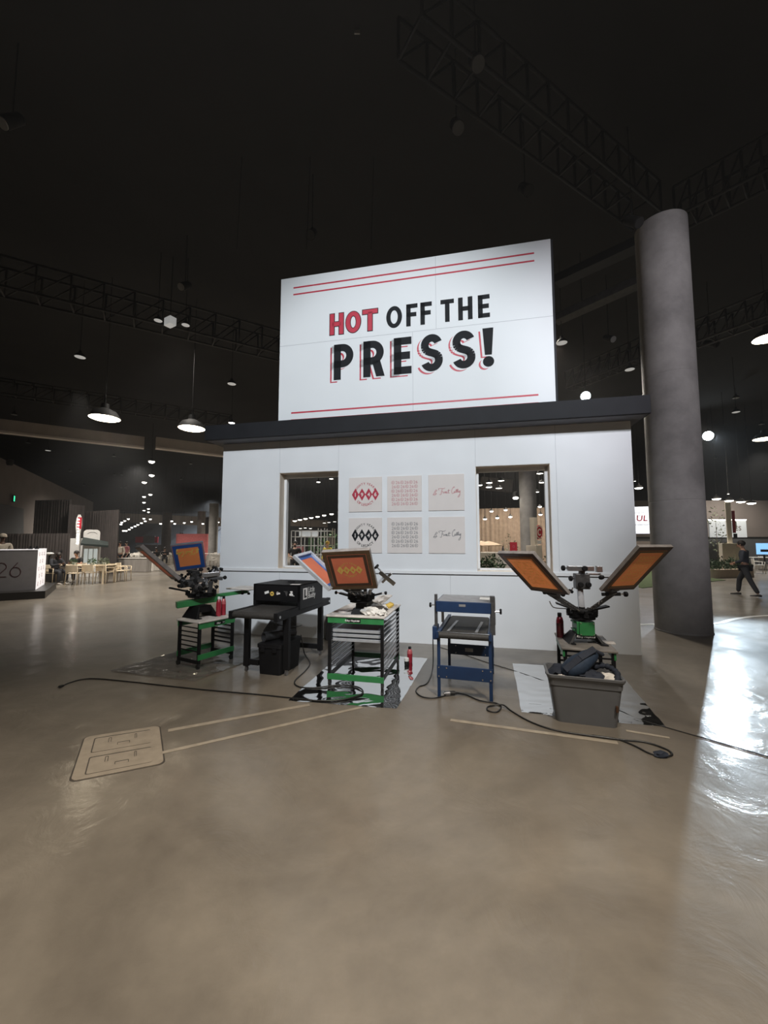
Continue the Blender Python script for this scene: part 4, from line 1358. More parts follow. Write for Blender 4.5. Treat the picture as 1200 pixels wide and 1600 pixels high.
obj('heater_top', b, M['galv'], hd_, bevel=0.002)
b = MB(); b.bx((HX0 + 0.02, 0.03, 0.905), (HX1 - 0.02, 0.60, 0.92))
obj('heating_element', b, M['greyiron'], hd_)
b = MB(); b.bx((0.24, -0.002, 0.965), (0.31, 0.0, 0.99))
obj('maker_plate', b, M['galv'], hd_)
b = MB(); b.box((0.50, 0.35, 1.014), (0.11, 0.16, 0.003))
obj('paper_label', b, M['whiteplastic'], hd_)
knob(bl, (-0.028, 0.04, 0.965), (-1, 0, 0), 0.027, 0.022, stem=0.035)
knob(bl, (BW + 0.038, 0.04, 0.925), (1, 0, 0), 0.029, 0.024, stem=0.045)

# ================================================================== GREY TOTE AND WHAT IS IN IT
TD = -17.0
TO = Vector((1.535, 3.80, 0))
tt = thing('storage_tote', 'grey plastic storage tote full of dark bags, in front of the right press cart', 'storage tote', TO, TD)
TW, TL, THt = 0.62, 0.36, 0.425
def tr(k, z, r=0.05, grow=0.0):
    i = 0.055 * (1 - k)
    return rrect(i - grow, i * 0.6 - grow, TW - i + grow, TL - i * 0.6 + grow, r, z, 5)
b = MB()
b.loft([tr(0, 0.0), tr(0.80, 0.33), tr(0.82, 0.335, 0.05, 0.006), tr(0.9, 0.385, 0.05, 0.006), tr(0.97, 0.395, 0.05, 0.012), tr(1, THt, 0.05, 0.016), tr(1, THt + 0.004, 0.05, 0.010), tr(1, THt, 0.05, -0.004), tr(0.93, 0.38, 0.05, -0.006), tr(0, 0.02, 0.05, -0.008)])
obj('tub', b, M['tote'], tt, smooth='auto')
b = MB()
b.loft([tr(1, THt - 0.016, 0.05, 0.018), tr(1, THt + 0.004, 0.05, 0.020), tr(1, THt + 0.009, 0.05, 0.012), tr(1, THt + 0.006, 0.05, 0.003)], False, False)
obj('rim', b, M['tote'], tt, smooth='auto')
b = MB(); b.bx((TW - 0.075, -0.004, 0.15), (TW - 0.055, 0.03, 0.20))
o = obj('smudge_label', b, M['tape'], tt)
def tp(x, y, z): return rot_pt(TO, TD, x, y, z)
def blob(name, label, cat, c, rad, m, seed, amp=0.25, freq=3.0, flat=0.0, rotz=0, group=None, sub=3, tilt=0):
    bm = bmesh.new()
    bmesh.ops.create_icosphere(bm, subdivisions=sub, radius=1)
    for v in bm.verts:
        p = v.co.copy()
        nn = noise.noise(p * freq + Vector((seed, seed * 1.7, 0))) * amp + noise.noise(p * freq * 2.6 + Vector((0, seed, 3))) * amp * 0.5 + abs(noise.noise(p * freq * 1.4 + Vector((seed, 2, 5)))) * amp * 0.7
        q = p * (1 + nn)
        q = Vector((q.x * rad[0], q.y * rad[1], q.z * rad[2]))
        if q.z < -rad[2] * flat and flat: q.z = -rad[2] * flat
        v.co = q
    me = bpy.data.meshes.new(name)
    bm.to_mesh(me); bm.free()
    me.materials.append(m)
    for p in me.polygons: p.use_smooth = True
    me.set_sharp_from_angle(angle=R(45))
    o = bpy.data.objects.new(name, me)
    C.objects.link(o)
    o.location = c
    o.rotation_euler = (0, R(tilt), R(rotz))
    return tag(o, label, cat, group)
# long navy bag leaning out of the tote
bag = thing('tool_bag', 'navy blue bag with a black band, leaning diagonally out of the grey tote', 'bag', tp(0.34, 0.18, 0.0), TD)
b = MB()
rr = []
p0, p1 = Vector((-0.20, -0.06, 0.40)), Vector((0.10, 0.06, 0.60))
axd = (p1 - p0).normalized(); sd = axd.cross(Vector((0, 1, 0))).normalized(); nd = sd.cross(axd)
for k in range(9):
    q = k / 8
    f_ = 0.75 + 0.35 * math.sin(PI * min(q * 1.15, 1)) - (0.28 if k in (0, 8) else 0)
    ring = []
    for j in range(16):
        a = 2 * PI * j / 16
        ca, sa = math.cos(a), math.sin(a)
        sq = (abs(ca) ** 3 + abs(sa) ** 3) ** (-1 / 3)
        w_ = 1 + 0.10 * noise.noise(Vector((q * 4, a, 1.0)))
        ring.append(p0.lerp(p1, q) + (nd * ca * 0.105 + sd * sa * 0.075) * sq * f_ * w_)
    rr.append(ring)
b.loft(rr)
obj('body', b, M['navy'], bag, smooth=True)
b = MB()
for (t0, t1) in ((0.05, 0.99),):
    a0, a1 = p0.lerp(p1, t0), p0.lerp(p1, t1)
    nf = nd if nd.y < 0 else -nd
    of = 0.80 * (nf * 0.105 + sd * 0.075)
    mid = a0.lerp(a1, 0.5)
    for q0, q1, k0, k1 in ((a0, mid, 0.80, 1.10), (mid, a1, 1.10, 0.85)):
        b.beam(q0 + of * k0, q1 + of * k1, 0.060, 0.014, up=tuple(of.normalized()))
o = obj('band', b, M['totedark'], bag, bevel=0.004)
b = MB()
b.beam(p1 + sd * -0.02 + axd * 0.0, p1 + axd * 0.03, 0.10, 0.12, up=tuple(nd))
obj('end_cap', b, M['totedark'], bag, bevel=0.02)
blob('black_bag', 'black crumpled bag filling the left of the grey tote', 'bag', tp(0.13, 0.22, 0.37), (0.12, 0.12, 0.085), M['totedark'], 3.1, 0.4, rotz=20)
blob('black_bag', 'black crumpled bag under the navy bag in the tote', 'bag', tp(0.38, 0.12, 0.38), (0.13, 0.09, 0.085), M['totedark'], 7.7, 0.35, rotz=-10)
blob('paper_wad', 'crumpled whitish paper at the right end of the tote', 'paper', tp(0.52, 0.13, 0.375), (0.075, 0.09, 0.06), M['paperwhite'], 5.2, 0.5, rotz=40)
blob('paper_wad', 'small white scrap at the left rim of the tote', 'paper', tp(0.11, 0.05, 0.405), (0.032, 0.02, 0.016), M['paperwhite'], 9.2, 0.5)
b = MB()
b.tube([tp(*p) for p in smooth_pts([(0.42, 0.26, 0.45), (0.50, 0.27, 0.475), (0.555, 0.25, 0.47), (0.59, 0.20, 0.455), (0.60, 0.14, 0.44), (0.575, 0.06, 0.40), (0.54, 0.03, 0.36)], 5)],
       [0.018 + 0.012 * abs(math.sin(k * 0.9)) for k in range(31)], 9)
o = obj('black_strap', b, M['totedark'], smooth=True)
tag(o, 'black knotted strap hanging over the right rim of the grey tote', 'strap')

# ================================================================== BOTTLES
def bottle(label, loc, h, r, body, cap_m, grp='ink bottles', top=None):
    t = thing('ink_bottle', label, 'bottle', loc, 0, grp)
    b = MB()
    b.lathe([(r * 0.92, 0), (r, h * 0.03), (r, h * 0.60), (r * 0.97, h * 0.66), (r * 0.80, h * 0.78), (r * 0.52, h * 0.85), (r * 0.48, h * 0.88)], n=18)
    obj('body', b, body, t, smooth='auto')
    if top:
        b = MB(); b.lathe([(r * 1.01, h * 0.58), (r * 0.985, h * 0.66), (r * 0.82, h * 0.78), (r * 0.54, h * 0.85)], n=18)
        obj('shoulder', b, top, t, smooth='auto')
    b = MB(); b.lathe([(r * 0.55, h * 0.865), (r * 0.56, h * 0.98), (r * 0.50, h)], n=16)
    obj('cap', b, cap_m, t, smooth='auto')
    return t
bottle('red bottle with a white cap on the left press cart', (-2.345, 5.72, 0.615), 0.27, 0.036, M['bottle'], M['whiteplastic'])
bottle('red bottle with a black cap on the left press cart', (-2.31, 5.80, 0.615), 0.27, 0.034, M['bottle'], M['blackm'], top=M['bottlepink'])
bottle('red bottle with a black cap on the floor beside the middle cart', (0.355, 5.60, 0.006), 0.215, 0.037, M['bottle'], M['blackm'], top=M['bottlepink'])
bottle('dark maroon bottle with a black cap on the right press cart', (1.985, 4.565, 0.59), 0.27, 0.040, M['bottledark'], M['blackm'], top=M['bottle'])
t = thing('small_jar', 'small white topped jar on the floor beside the red bottle', 'jar', (0.305, 5.50, 0.006))
b = MB(); b.lathe([(0.028, 0), (0.03, 0.01), (0.03, 0.05), (0.026, 0.055)], n=14); obj('body', b, M['blackm'], t, smooth='auto')
b = MB(); b.lathe([(0.032, 0.052), (0.032, 0.088), (0.028, 0.092)], n=14); obj('lid', b, M['whiteplastic'], t, smooth='auto')

# ================================================================== THINGS ON THE MIDDLE CART
def mc(x, y, z): return cart_pt(MC, x, y, z)
def rag(label, c, rad, m, seed, rotz=0, amp=0.5):
    return blob('rag', label, 'rag', c, rad, m, seed, amp, 2.6, 0.75, rotz, 'rags on the middle cart')
rag('white crumpled rag by the front edge of the middle cart, beside the press base', mc(0.48, 0.11, 0.842), (0.095, 0.075, 0.050), M['cloth'], 1.3)
rag('white crumpled rag at the front right corner of the middle cart', mc(0.605, 0.16, 0.832), (0.06, 0.11, 0.03), M['cloth'], 4.4, 10)
rag('white rag bunched against the right of the middle press', mc(0.45, 0.36, 0.868), (0.085, 0.08, 0.06), M['cloth'], 8.1)
rag('white and brown stained rag behind the dark rag on the middle cart', mc(0.545, 0.36, 0.85), (0.07, 0.06, 0.045), M['paperwhite'], 6.6)
rag('dark charcoal rag in the middle of the cart top', mc(0.53, 0.26, 0.845), (0.12, 0.085, 0.045), M['darkcloth'], 2.2, 30, 0.3)
b = MB(); b.loft([rrect(-0.11, -0.16, 0.11, 0.16, 0.03, -0.008), rrect(-0.11, -0.16, 0.11, 0.16, 0.03, 0.008)])
o = obj('spare_platen', b, [M['tabletop']], smooth='auto', bevel=0.002)
o.location = mc(0.46, 0.70, 0.90); o.rotation_euler = (R(14), R(-6), R(-30))
tag(o, 'spare pale shirt platen propped on the rags of the middle cart', 'platen')
b = MB(); b.loft([rrect(-0.05, -0.035, 0.05, 0.035, 0.012, 0), rrect(-0.05, -0.035, 0.05, 0.035, 0.012, 0.032)])
o = obj('sponge', b, M['sponge'], smooth='auto', bevel=0.004)
o.location = mc(0.60, 0.64, 0.828); o.rotation_euler = (R(18), R(-20), R(40))
tag(o, 'yellow sponge at the back right corner of the middle cart', 'sponge')
b = MB(); b.box((0, 0, 0), (0.17, 0.24, 0.006))
o = obj('paper_sheet', b, M['paper']); o.location = mc(0.10, 0.32, 0.814); o.rotation_euler = (0, 0, R(-25))
tag(o, 'pale sheet lying on the left of the middle cart', 'paper')
b = MB(); b.box((0, 0, 0), (0.14, 0.26, 0.004))
o = obj('paper_sheet', b, M['tabletop']); o.location = cart_pt(RC, 0.36, 0.06, 0.593); o.rotation_euler = (0, 0, R(68))
tag(o, 'pale strip lying along the right edge of the right cart top', 'paper')

# ================================================================== PLASTIC FILM ON THE FLOOR
def film(label, corners, seed, amp=0.006, nx=46, ny=46):
    p = [Vector((x, y, 0)) for x, y in corners]
    b = MB()
    vs = []
    for j in range(ny + 1):
        for i in range(nx + 1):
            u, v = i / nx, j / ny
            q = p[0].lerp(p[1], u).lerp(p[3].lerp(p[2], u), v)
            e = 0.012 * noise.noise(Vector((u * 5, v * 5, seed)))
            ridge = abs(noise.noise(Vector((q.x * 2.2 + seed, q.y * 6.5, 1.3))))
            h = 0.004 + amp * (1 - min(ridge * 4, 1)) + amp * 0.5 * (0.5 + noise.noise(q * 9 + Vector((seed, 0, 0))))
            edge = min(u, 1 - u, v, 1 - v)
            h += amp * 1.3 * max(0, 1 - edge * 14) * abs(noise.noise(Vector((u * 9, v * 9, seed + 4))))
            vs.append((q.x + e, q.y + e, max(h, 0.003)))
    fs = [(j * (nx + 1) + i, j * (nx + 1) + i + 1, (j + 1) * (nx + 1) + i + 1, (j + 1) * (nx + 1) + i) for j in range(ny) for i in range(nx)]
    b.add(vs, fs)
    o = obj('plastic_sheet', b, M['film'], smooth=True)
    return tag(o, label, 'plastic sheet', 'clear floor sheets')
film('clear plastic sheet on the floor under the left press cart', [(-3.52, 5.24), (-2.25, 4.86), (-1.62, 6.25), (-2.95, 6.65)], 1.1, 0.010)
film('clear plastic sheet on the floor under the middle press cart', [(-1.0, 4.28), (0.13, 4.08), (0.62, 5.80), (-0.62, 6.12)], 3.7, 0.005)
film('clear plastic sheet on the floor under the grey tote and right cart', [(1.34, 4.0), (2.52, 3.68), (3.02, 5.30), (1.75, 5.55)], 6.2, 0.005)

# ================================================================== CABLES
def cable(label, pts, r=0.008, m='cable', z=None):
    b = MB()
    r *= 0.75
    b.tube(smooth_pts([(p[0], p[1], (p[2] if len(p) > 2 else r + 0.001)) for p in pts], 6), r, 8)
    return tag(obj('power_cord', b, M[m], smooth=True), label, 'cord')
c1 = cable('black cord running left from the middle cart to a loose plug', [(-3.69, 4.70), (-3.70, 4.80), (-3.57, 4.95), (-3.04, 4.85), (-2.17, 4.62), (-1.39, 4.45), (-0.95, 4.34), (-0.75, 4.28, 0.012)], 0.010)
def plug(par, p, d, n2=2):
    p, d = Vector((p[0], p[1], 0.016)), Vector((d[0], d[1], 0)).normalized()
    b = MB()
    b.tube([p, p + d * 0.02, p + d * 0.05], [0.010, 0.016, 0.015], 10, 0)
    s_ = Vector((-d.y, d.x, 0))
    for k in (-1, 1):
        b.beam(p + d * 0.05 + s_ * k * 0.006, p + d * 0.07 + s_ * k * 0.006, 0.002, 0.006, 1)
    return obj('plug', b, [M['rubber'], M['chrome']], par, smooth='auto')
plug(c1, (-3.69, 4.70), (0.0, -1))
cable('black cord looping from the dryer to the middle cart sheet', [(-1.22, 5.95, 0.3), (-1.16, 5.90, 0.06), (-1.02, 5.6), (-1.01, 5.27), (-1.06, 4.87), (-0.98, 4.68), (-0.79, 4.62, 0.016), (-0.52, 4.70, 0.018), (-0.30, 4.64, 0.018), (-0.23, 4.47, 0.018), (-0.34, 4.33, 0.018), (-0.53, 4.25, 0.018), (-0.75, 4.26, 0.016)], 0.011)
cable('black cord curling left of the blue curing unit', [(0.64, 5.30, 0.4), (0.63, 5.26, 0.05), (0.51, 4.81), (0.40, 4.68), (0.355, 4.53), (0.41, 4.38), (0.54, 4.35), (0.67, 4.42)], 0.010)
jb = thing('cord_connector', 'black and grey cord connector on the floor under the blue curing unit', 'connector', (0.71, 4.43, 0), 10)
b = MB(); b.cyl((-0.05, 0, 0.026), (0.0, 0, 0.026), 0.024, n=16); b.cyl((-0.065, 0, 0.026), (-0.05, 0, 0.026), 0.014, n=12)
obj('socket', b, M['steel'], jb, smooth='auto')
b = MB(); b.cyl((0.0, 0, 0.026), (0.055, 0, 0.026), 0.022, n=16); b.cyl((0.055, 0, 0.026), (0.08, 0, 0.022), 0.012, n=12)
obj('plug', b, M['rubber'], jb, smooth='auto')
c4 = cable('long black extension cord coiling in front of the blue unit and past the tote', [(0.79, 4.46, 0.02), (0.90, 4.42), (1.0, 4.28), (1.15, 4.21), (1.175, 4.12), (1.10, 4.00), (1.02, 4.03), (1.05, 4.12, 0.012), (1.19, 4.13, 0.024), (1.25, 4.01), (1.35, 3.78), (1.51, 3.62), (1.8, 3.51), (2.0, 3.45), (2.16, 3.41), (2.25, 3.30), (2.24, 3.22), (2.17, 3.19)], 0.010)
c5 = cable('black cord strand beside the extension cord end, right of the tote', [(1.78, 3.53), (1.95, 3.47), (2.03, 3.36), (2.07, 3.25), (2.12, 3.20)], 0.009)
plug(c5, (2.11, 3.205), (1.0, -0.2))
pc = blob('cord_tie', 'dark knotted cord tie at the end of the extension cord', 'cord tie', (2.14, 3.20, 0.022), (0.055, 0.03, 0.022), M['totedark'], 4.2, 0.6, sub=2)
cable('thin black cord on the floor behind the blue curing unit', [(0.87, 6.42), (1.13, 6.08), (1.43, 5.6), (1.67, 5.27), (1.9, 4.9), (2.15, 4.5)], 0.006)
cable('thin dark cord running to the right across the cool lit floor', [(2.2, 4.2), (2.32, 4.03), (2.39, 3.84), (2.7, 3.49), (2.96, 3.2), (3.3, 2.8)], 0.006)

# ================================================================== FLOOR TAPE AND FLOOR BOX
def strip(label, p, q, wd, m='tapefloor'):
    b = MB()
    p, q = Vector((*p, 0.0015)), Vector((*q, 0.0015))
    N = 24
    d = (q - p).normalized(); s_ = Vector((-d.y, d.x, 0))
    vs = []
    for k in range(N + 1):
        c = p.lerp(q, k / N)
        for sg in (-1, 1):
            vs.append(c + s_ * sg * (wd / 2 + 0.003 * noise.noise(c * 6 + Vector((sg, 0, 0)))))
    n_ = len(vs)
    vs += [v + Vector((0, 0, 0.0015)) for v in vs]
    fs = []
    for k in range(N):
        a = 2 * k
        fs += [(a, a + 1, a + 3, a + 2), (n_ + a, n_ + a + 1, n_ + a + 3, n_ + a + 2), (a, a + 2, n_ + a + 2, n_ + a), (a + 1, a + 3, n_ + a + 3, n_ + a + 1)]
    b.add(vs, fs)
    return tag(obj('tape_strip', b, M[m]), label, 'tape', 'tan tape strips on the floor')
strip('tan tape strip from the back of the floor box towards the middle sheet', (-1.90, 3.63), (-0.76, 4.19), 0.055)
strip('tan tape strip from the middle of the floor box to the middle sheet', (-1.80, 3.23), (-0.22, 4.13), 0.045)
strip('tan tape strip in front of the grey tote', (0.62, 3.84), (1.93, 3.415), 0.05)
strip('short tan tape strip right of the grey tote', (2.13, 3.63), (2.42, 3.50), 0.035)
fb = thing('floor_box', 'tan steel floor box cover with two hinged lids set in the concrete', 'floor box', (-2.17, 2.90, 0), 24)
# local axes: x along the front edge, y towards the back edge
def q4(corn, u, v): 
    p = [Vector((x, y, 0)) for x, y in corn]
    return p[0].lerp(p[1], u).lerp(p[3].lerp(p[2], u), v)
A_ = R(24)
def inv(p):
    d = Vector((p[0] + 2.17, p[1] - 2.90))
    return (d.x * math.cos(A_) + d.y * math.sin(A_), -d.x * math.sin(A_) + d.y * math.cos(A_))
pts4 = [inv(p) for p in ((-2.17, 2.88), (-1.65, 3.11), (-2.03, 3.72), (-2.54, 3.51))]
def plate(u0, v0, u1, v1, r, z0, z1, mi=0, b=None):
    ring = []
    for (cu, cv, a0) in ((u1, v0, -90), (u1, v1, 0), (u0, v1, 90), (u0, v0, 180)):
        for k in range(6):
            a = R(a0 + 90 * k / 5)
            su, sv = (1 if cu == u1 else -1), (1 if cv == v1 else -1)
            ring.append((cu - su * r + r * math.cos(a), cv - sv * r * 0.8 + r * 0.8 * math.sin(a)))
    b.loft([[q4(pts4, u, v) + Vector((0, 0, z)) for u, v in ring] for z in (z0, z1)], True, True, mi)
b = MB(); plate(-0.02, -0.015, 1.02, 1.015, 0.09, 0.0, 0.0012, 0, b); obj('rim', b, M['groove_and_shade'], fb)
b = MB(); plate(0.0, 0.0, 1.0, 1.0, 0.085, 0.0012, 0.005, 0, b); obj('cover_frame', b, M['boxcover'], fb)
for v0, v1 in ((0.07, 0.44), (0.54, 0.92)):
    b = MB(); plate(0.13, v0, 0.87, v1, 0.03, 0.005, 0.0056, 0, b); gr = obj('lid_gap', b, M['groove_and_shade'], fb)
    b = MB(); plate(0.145, v0 + 0.005, 0.875, v1 - 0.022, 0.025, 0.0056, 0.0068, 0, b)
    ld = obj('lid', b, M['boxcover'], fb)
    for (u0, u1, a, c) in ((0.44, 0.60, 0.10, 0.16), (0.32, 0.36, 0.20, 0.32), (0.66, 0.69, 0.20, 0.32)):
        b = MB(); plate(u0, v0 + a, u1, v0 + c, 0.008, 0.0068, 0.0073, 0, b)
        h_ = obj('handle_slot', b, M['groove_and_shade'], ld)
        b = MB(); plate(u0 + 0.008, v0 + a - 0.004, u1 - 0.008, v0 + c - 0.016, 0.006, 0.0073, 0.0078, 0, b)
        obj('handle', b, M['boxcover'], ld)

# ================================================================== CEILING: trusses, tracks, lamps
def truss(label, p0, p1, hgt=0.75, wid=0.5, n=10, m='truss', r=0.035):
    p0, p1 = Vector(p0), Vector(p1)
    t = thing('lighting_truss', label, 'truss', p0)
    d = p1 - p0
    s_ = Vector((-d.y, d.x, 0)).normalized() * wid / 2
    for k, (sg, z) in enumerate(((-1, 0), (1, 0), (-1, hgt), (1, hgt))):
        b = MB(); b.tube([s_ * sg + Vector((0, 0, z)), d + s_ * sg + Vector((0, 0, z))], r, 6)
        obj('chord', b, M[m], t, smooth=True)
    b = MB()
    for i in range(n + 1):
        c = d * (i / n)
        for sg in (-1, 1):
            b.tube([c + s_ * sg, c + s_ * sg + Vector((0, 0, hgt))], r * 0.8, 5)
            if i < n: b.tube([c + s_ * sg, d * ((i + 1) / n) + s_ * sg + Vector((0, 0, hgt))], r * 0.6, 5)
        b.tube([c - s_, c + s_], r * 0.7, 5)
    obj('lattice', b, M[m], t, smooth=True)
    return t
def zpt(px, py, z): return at_z(px, py, z)
truss('grey roof truss crossing the dark ceiling from the left edge to the sign', zpt(-60, 440, 8.2), zpt(470, 566, 8.2), 0.8, 0.6, 12, 'trusspale')
truss('dim roof truss low on the left, behind the two bright high bay lamps', zpt(-40, 610, 8.6), zpt(360, 668, 8.6), 0.7, 0.5, 16, 'trusspale', 0.03)
truss('dim roof truss at the right edge, right of the concrete column', zpt(1085, 540, 8.0), zpt(1320, 455, 8.0), 0.7, 0.5, 7, 'trusspale')
truss('dim roof truss between the sign and the concrete column', zpt(890, 608, 8.0), zpt(1010, 560, 8.0), 0.7, 0.5, 8, 'trusspale', 0.03)
truss('nearly black roof truss high over the sign, running down to the column top', zpt(640, 60, 8.9), zpt(1010, 345, 8.9), 0.7, 0.6, 12, 'truss')
truss('nearly black roof truss over the right edge, rising from the column top', zpt(1060, 350, 8.9), zpt(1330, 215, 8.9), 0.7, 0.6, 9, 'truss')
for lab, a, c, z in [('black ceiling joist between the sign top and the column', (870, 440), (1010, 375), 8.6), ('grey duct strip beyond the sign, left of the column', (868, 500), (1000, 440), 8.4)]:
    p, q = zpt(*a, z), zpt(*c, z)
    b = MB(); b.beam(p, q, 0.35, 0.22)
    tag(obj('ceiling_joist', b, M['trusspale' if 'grey' in lab else 'truss'], bevel=0.01), lab, 'joist')
# long pale partition track in two lengths on the left
p, q = zpt(-60, 668, 7.2), zpt(225, 700, 7.2)
p2, q2 = zpt(243, 700, 7.2), zpt(480, 728, 7.2)
for n_, (a, c) in enumerate(((p, q), (p2, q2))):
    t = struct('trim_%d' % (3 + n_), (lambda b: (b.beam(a + Vector((0, 0, 0.32)), c + Vector((0, 0, 0.32)), 0.35, 0.62), b)[1])(MB()), M['beam'])
    b = MB(); b.beam(a, c, 0.42, 0.10)
    obj('track_rail', b, M['beamlite'], t)
# far lintel over the back hall
a, c = at_y(60, 803, 50), at_y(420, 819, 50)
struct('trim_5', (lambda b: (b.beam(a, c, 0.6, 1.1), b)[1])(MB()), M['beam'])

def lamp_proto(name, rad, lens, label, cat, group, drop, dome):
    t = thing(name, label, cat, (0, 0, 0), 0, group)
    b = MB()
    b.lathe([(rad * 1.06, 0.0), (rad * 1.04, 0.03), (rad * 0.75, rad * 0.45 + 0.03), (rad * 0.30, rad * 0.62 + 0.05), (rad * 0.25, rad * 0.9 + 0.08)], n=20)
    b.cyl((0, 0, rad * 0.9), (0, 0, drop), 0.010, n=6)
    obj('shade', b, M['truss'], t, smooth='auto')
    b = MB()
    b.lathe([(rad * 0.02, -rad * dome), (rad * 0.5, -rad * dome * 0.86), (rad * 0.86, -rad * dome * 0.5), (rad, 0.0), (rad, 0.008), (rad * 0.02, 0.008)], n=24)
    obj('lens', b, M[lens], t, smooth='auto')
    return t
def lamps(name, rad, lens, pts, z, group, labels=None, label=None, cat='lamp', dome=0.12):
    locs = [zpt(px, py, z) if z > 0 else at_y(px, py, -z) for px, py in pts]
    first = None
    for i, loc in enumerate(locs):
        lab = labels[i] if labels else label
        if first is None:
            first = lamp_proto(name, rad, lens, lab, cat, group, 10.195 - min(l.z for l in locs), dome)
            first.location = loc
        else:
            dup(first, loc, label=lab)
lamps('high_bay_lamp', 0.42, 'lampwarm', [(163.5, 653.5), (299.5, 669.5)], 5.55, 'bright high bay lamps on the left', ['bright oval high bay lamp on the left, left one of the pair', 'bright oval high bay lamp on the left, right one of the pair'])
lamps('high_bay_lamp', 0.34, 'lampwarm', [(1199, 529)], 7.6, 'bright lamps right of the column', ['bright lamp cut by the right edge, above the other one'])
lamps('high_bay_lamp', 0.50, 'lampwarm', [(1194, 686)], 7.6, 'bright lamps right of the column', ['bright warm lamp at the right edge beside the cool spotlight'])
lamps('pendant_lamp', 0.15, 'faintglow', [(125, 558), (362, 600), (878, 536), (984, 577.5), (1150, 644), (75, 704)], 7.6, 'unlit pendant lamps',  # unlit lenses given a weak glow so they read as pale
      ['dim unlit pendant lamp above the left high bay lamp', 'dim unlit pendant lamp near the left edge of the sign', 'dim unlit pendant lamp right of the sign edge', 'dim unlit pendant lamp touching the column',
       'dim unlit pendant lamp right of the column, above the spotlight', 'small pale lamp under the long pale track at far left'])
lamps('ceiling_downlight', 0.16, 'lampdim', [(44, 692), (22, 648), (178, 713), (109, 736), (179, 742), (131, 758), (189, 762), (145, 773), (298, 725), (283, 749), (190, 742), (196, 762), (340, 773), (1118, 716), (1195, 737), (1190, 663), (1150, 622)], 9.6,
      'faint downlights in the black ceiling', label='faint unlit downlight in the black ceiling')
# the train of lit track heads above the aisle
lamps('track_lamp', 0.20, 'lampneut', [(237, 721), (237, 742.5), (225.5, 753.5), (235, 772.5), (225, 776), (225, 785), (232, 795), (225, 797.5), (232, 800), (231.5, 804.5)], 7.4, 'lit track lamps over the left aisle', label='lit track lamp in the vertical train over the left aisle', dome=0.7)
lamps('track_lamp', 0.125, 'lampneut', [(225, 810), (227, 814), (221, 817), (235, 811), (215.5, 819.5), (211, 822), (206, 824), (202, 827), (197, 829), (193, 829), (189, 819), (200.5, 810.5), (195, 813.5), (190.5, 816), (251, 818), (256, 820.5), (268.5, 814), (273, 818), (288, 816.5), (299.5, 815), (317, 818), (341, 815.5), (282, 834.5), (285, 834.5)], -44, 'string of small lamps in the far left hall', label='small round lamp in the far left hall', dome=0.9)
lamps('small_spotlight', 0.16, 'lampneut', [(362, 661)], 8.2, None, ['small lit spotlight under the left end of the roof'])
# seen through the windows
lamps('window_view_lamp', 0.155, 'lampneut', [(460.7, 813.6), (468.8, 812), (477.2, 810.3), (486.2, 808.8), (496.1, 807.2), (506.5, 805.1), (518, 803)], -30, 'row of round lamps seen through the left window', label='round lamp in the long row seen through the left window', dome=0.5)
lamps('window_view_lamp', 0.13, 'lampneut', [(506.8, 817.3), (513.8, 816.4), (522.8, 815.3), (469.4, 825.7), (477, 825.1), (485.1, 825.7)], -36, 'small lamps low in the left window', label='small round lamp low in the view through the left window')
lamps('window_view_lamp', 0.085, 'lampneut', [(497.5, 753.4), (517.7, 748.3)], -17, 'lamps high in the left window', ['oblong lamp high in the left window', 'small lamp in the upper right corner of the left window'])
lamps('window_view_lamp', 0.18, 'lampneut', [(764.5, 754.5), (783, 751.2), (764, 761.3), (779.5, 762.9), (822, 744), (843.6, 740), (847, 754), (824, 767.6), (837.4, 768.9), (749, 758.3)], -24, 'oval lamps high in the right window', label='oval lamp in the upper half of the right window')
lamps('window_view_lamp', 0.125, 'lampneut', [(768, 798.5), (790, 796.5), (757.8, 810.6), (777, 808.9), (797.4, 807.2), (843.6, 791.4), (844.4, 803.6)], -27, 'round lamps in front of the tan drape', label='round lamp in front of the tan drape in the right window', dome=0.7)
lamps('high_bay_lamp', 0.22, 'lampneut', [(1119.5, 779.5), (1139, 782.3), (1157.5, 784), (1174, 786.3)], -24, 'round lamps right of the kiosk', ['leftmost of the four round lamps over the cream pylon', 'round lamp right above the cream pylon', 'third of the four round lamps over the pylon', 'rightmost of the four round lamps over the pylon'], dome=0.35)
lamps('high_bay_lamp', 0.22, 'lampneut', [(998, 762.5)], -24, None, ['round lamp between the kiosk and the column'], dome=0.35)
lamps('high_bay_lamp', 0.05, 'lampneut', [(992, 752)], -22, None, ['tiny lamp above the round lamp beside the column'])
lamps('high_bay_lamp', 0.05, 'lampneut', [(1138, 772)], -22, None, ['tiny lamp above the cream pylon'])

def spot_fixture(label, loc, aim, rad, lens, size=0.4):
    t = thing('theatre_spotlight', label, 'spotlight', loc)
    d = (Vector(aim) - Vector(loc)).normalized()
    b = MB()
    b.tube([-d * size, -d * size * 0.9, -d * size * 0.3, Vector((0, 0, 0))], [rad * 0.6, rad * 0.9, rad, rad * 1.08], 16)
    b.tube([-d * size * 0.5 + Vector((0, 0, rad * 0.8)), -d * size * 0.5 + Vector((0, 0, 10.22 - loc[2]))], 0.012, 6)
    obj('housing', b, M['truss'], t, smooth='auto')
    b = MB(); b.cyl(d * 0.002, d * 0.02, rad * 0.95, n=20)
    obj('lens', b, M[lens], t, smooth='auto')
    return t
spot_fixture('brilliant cool theatre spotlight right of the column', (21.0, 25.25, 8.55), (4, 4, 0), 0.30, 'lampcool')
gl = at_y(915, 619, 11.0)
spot_fixture('brilliant warm spotlight peeping over the right end of the kiosk roof', gl, (0, 0, 1.6), 0.13, 'lampcool', 0.3)
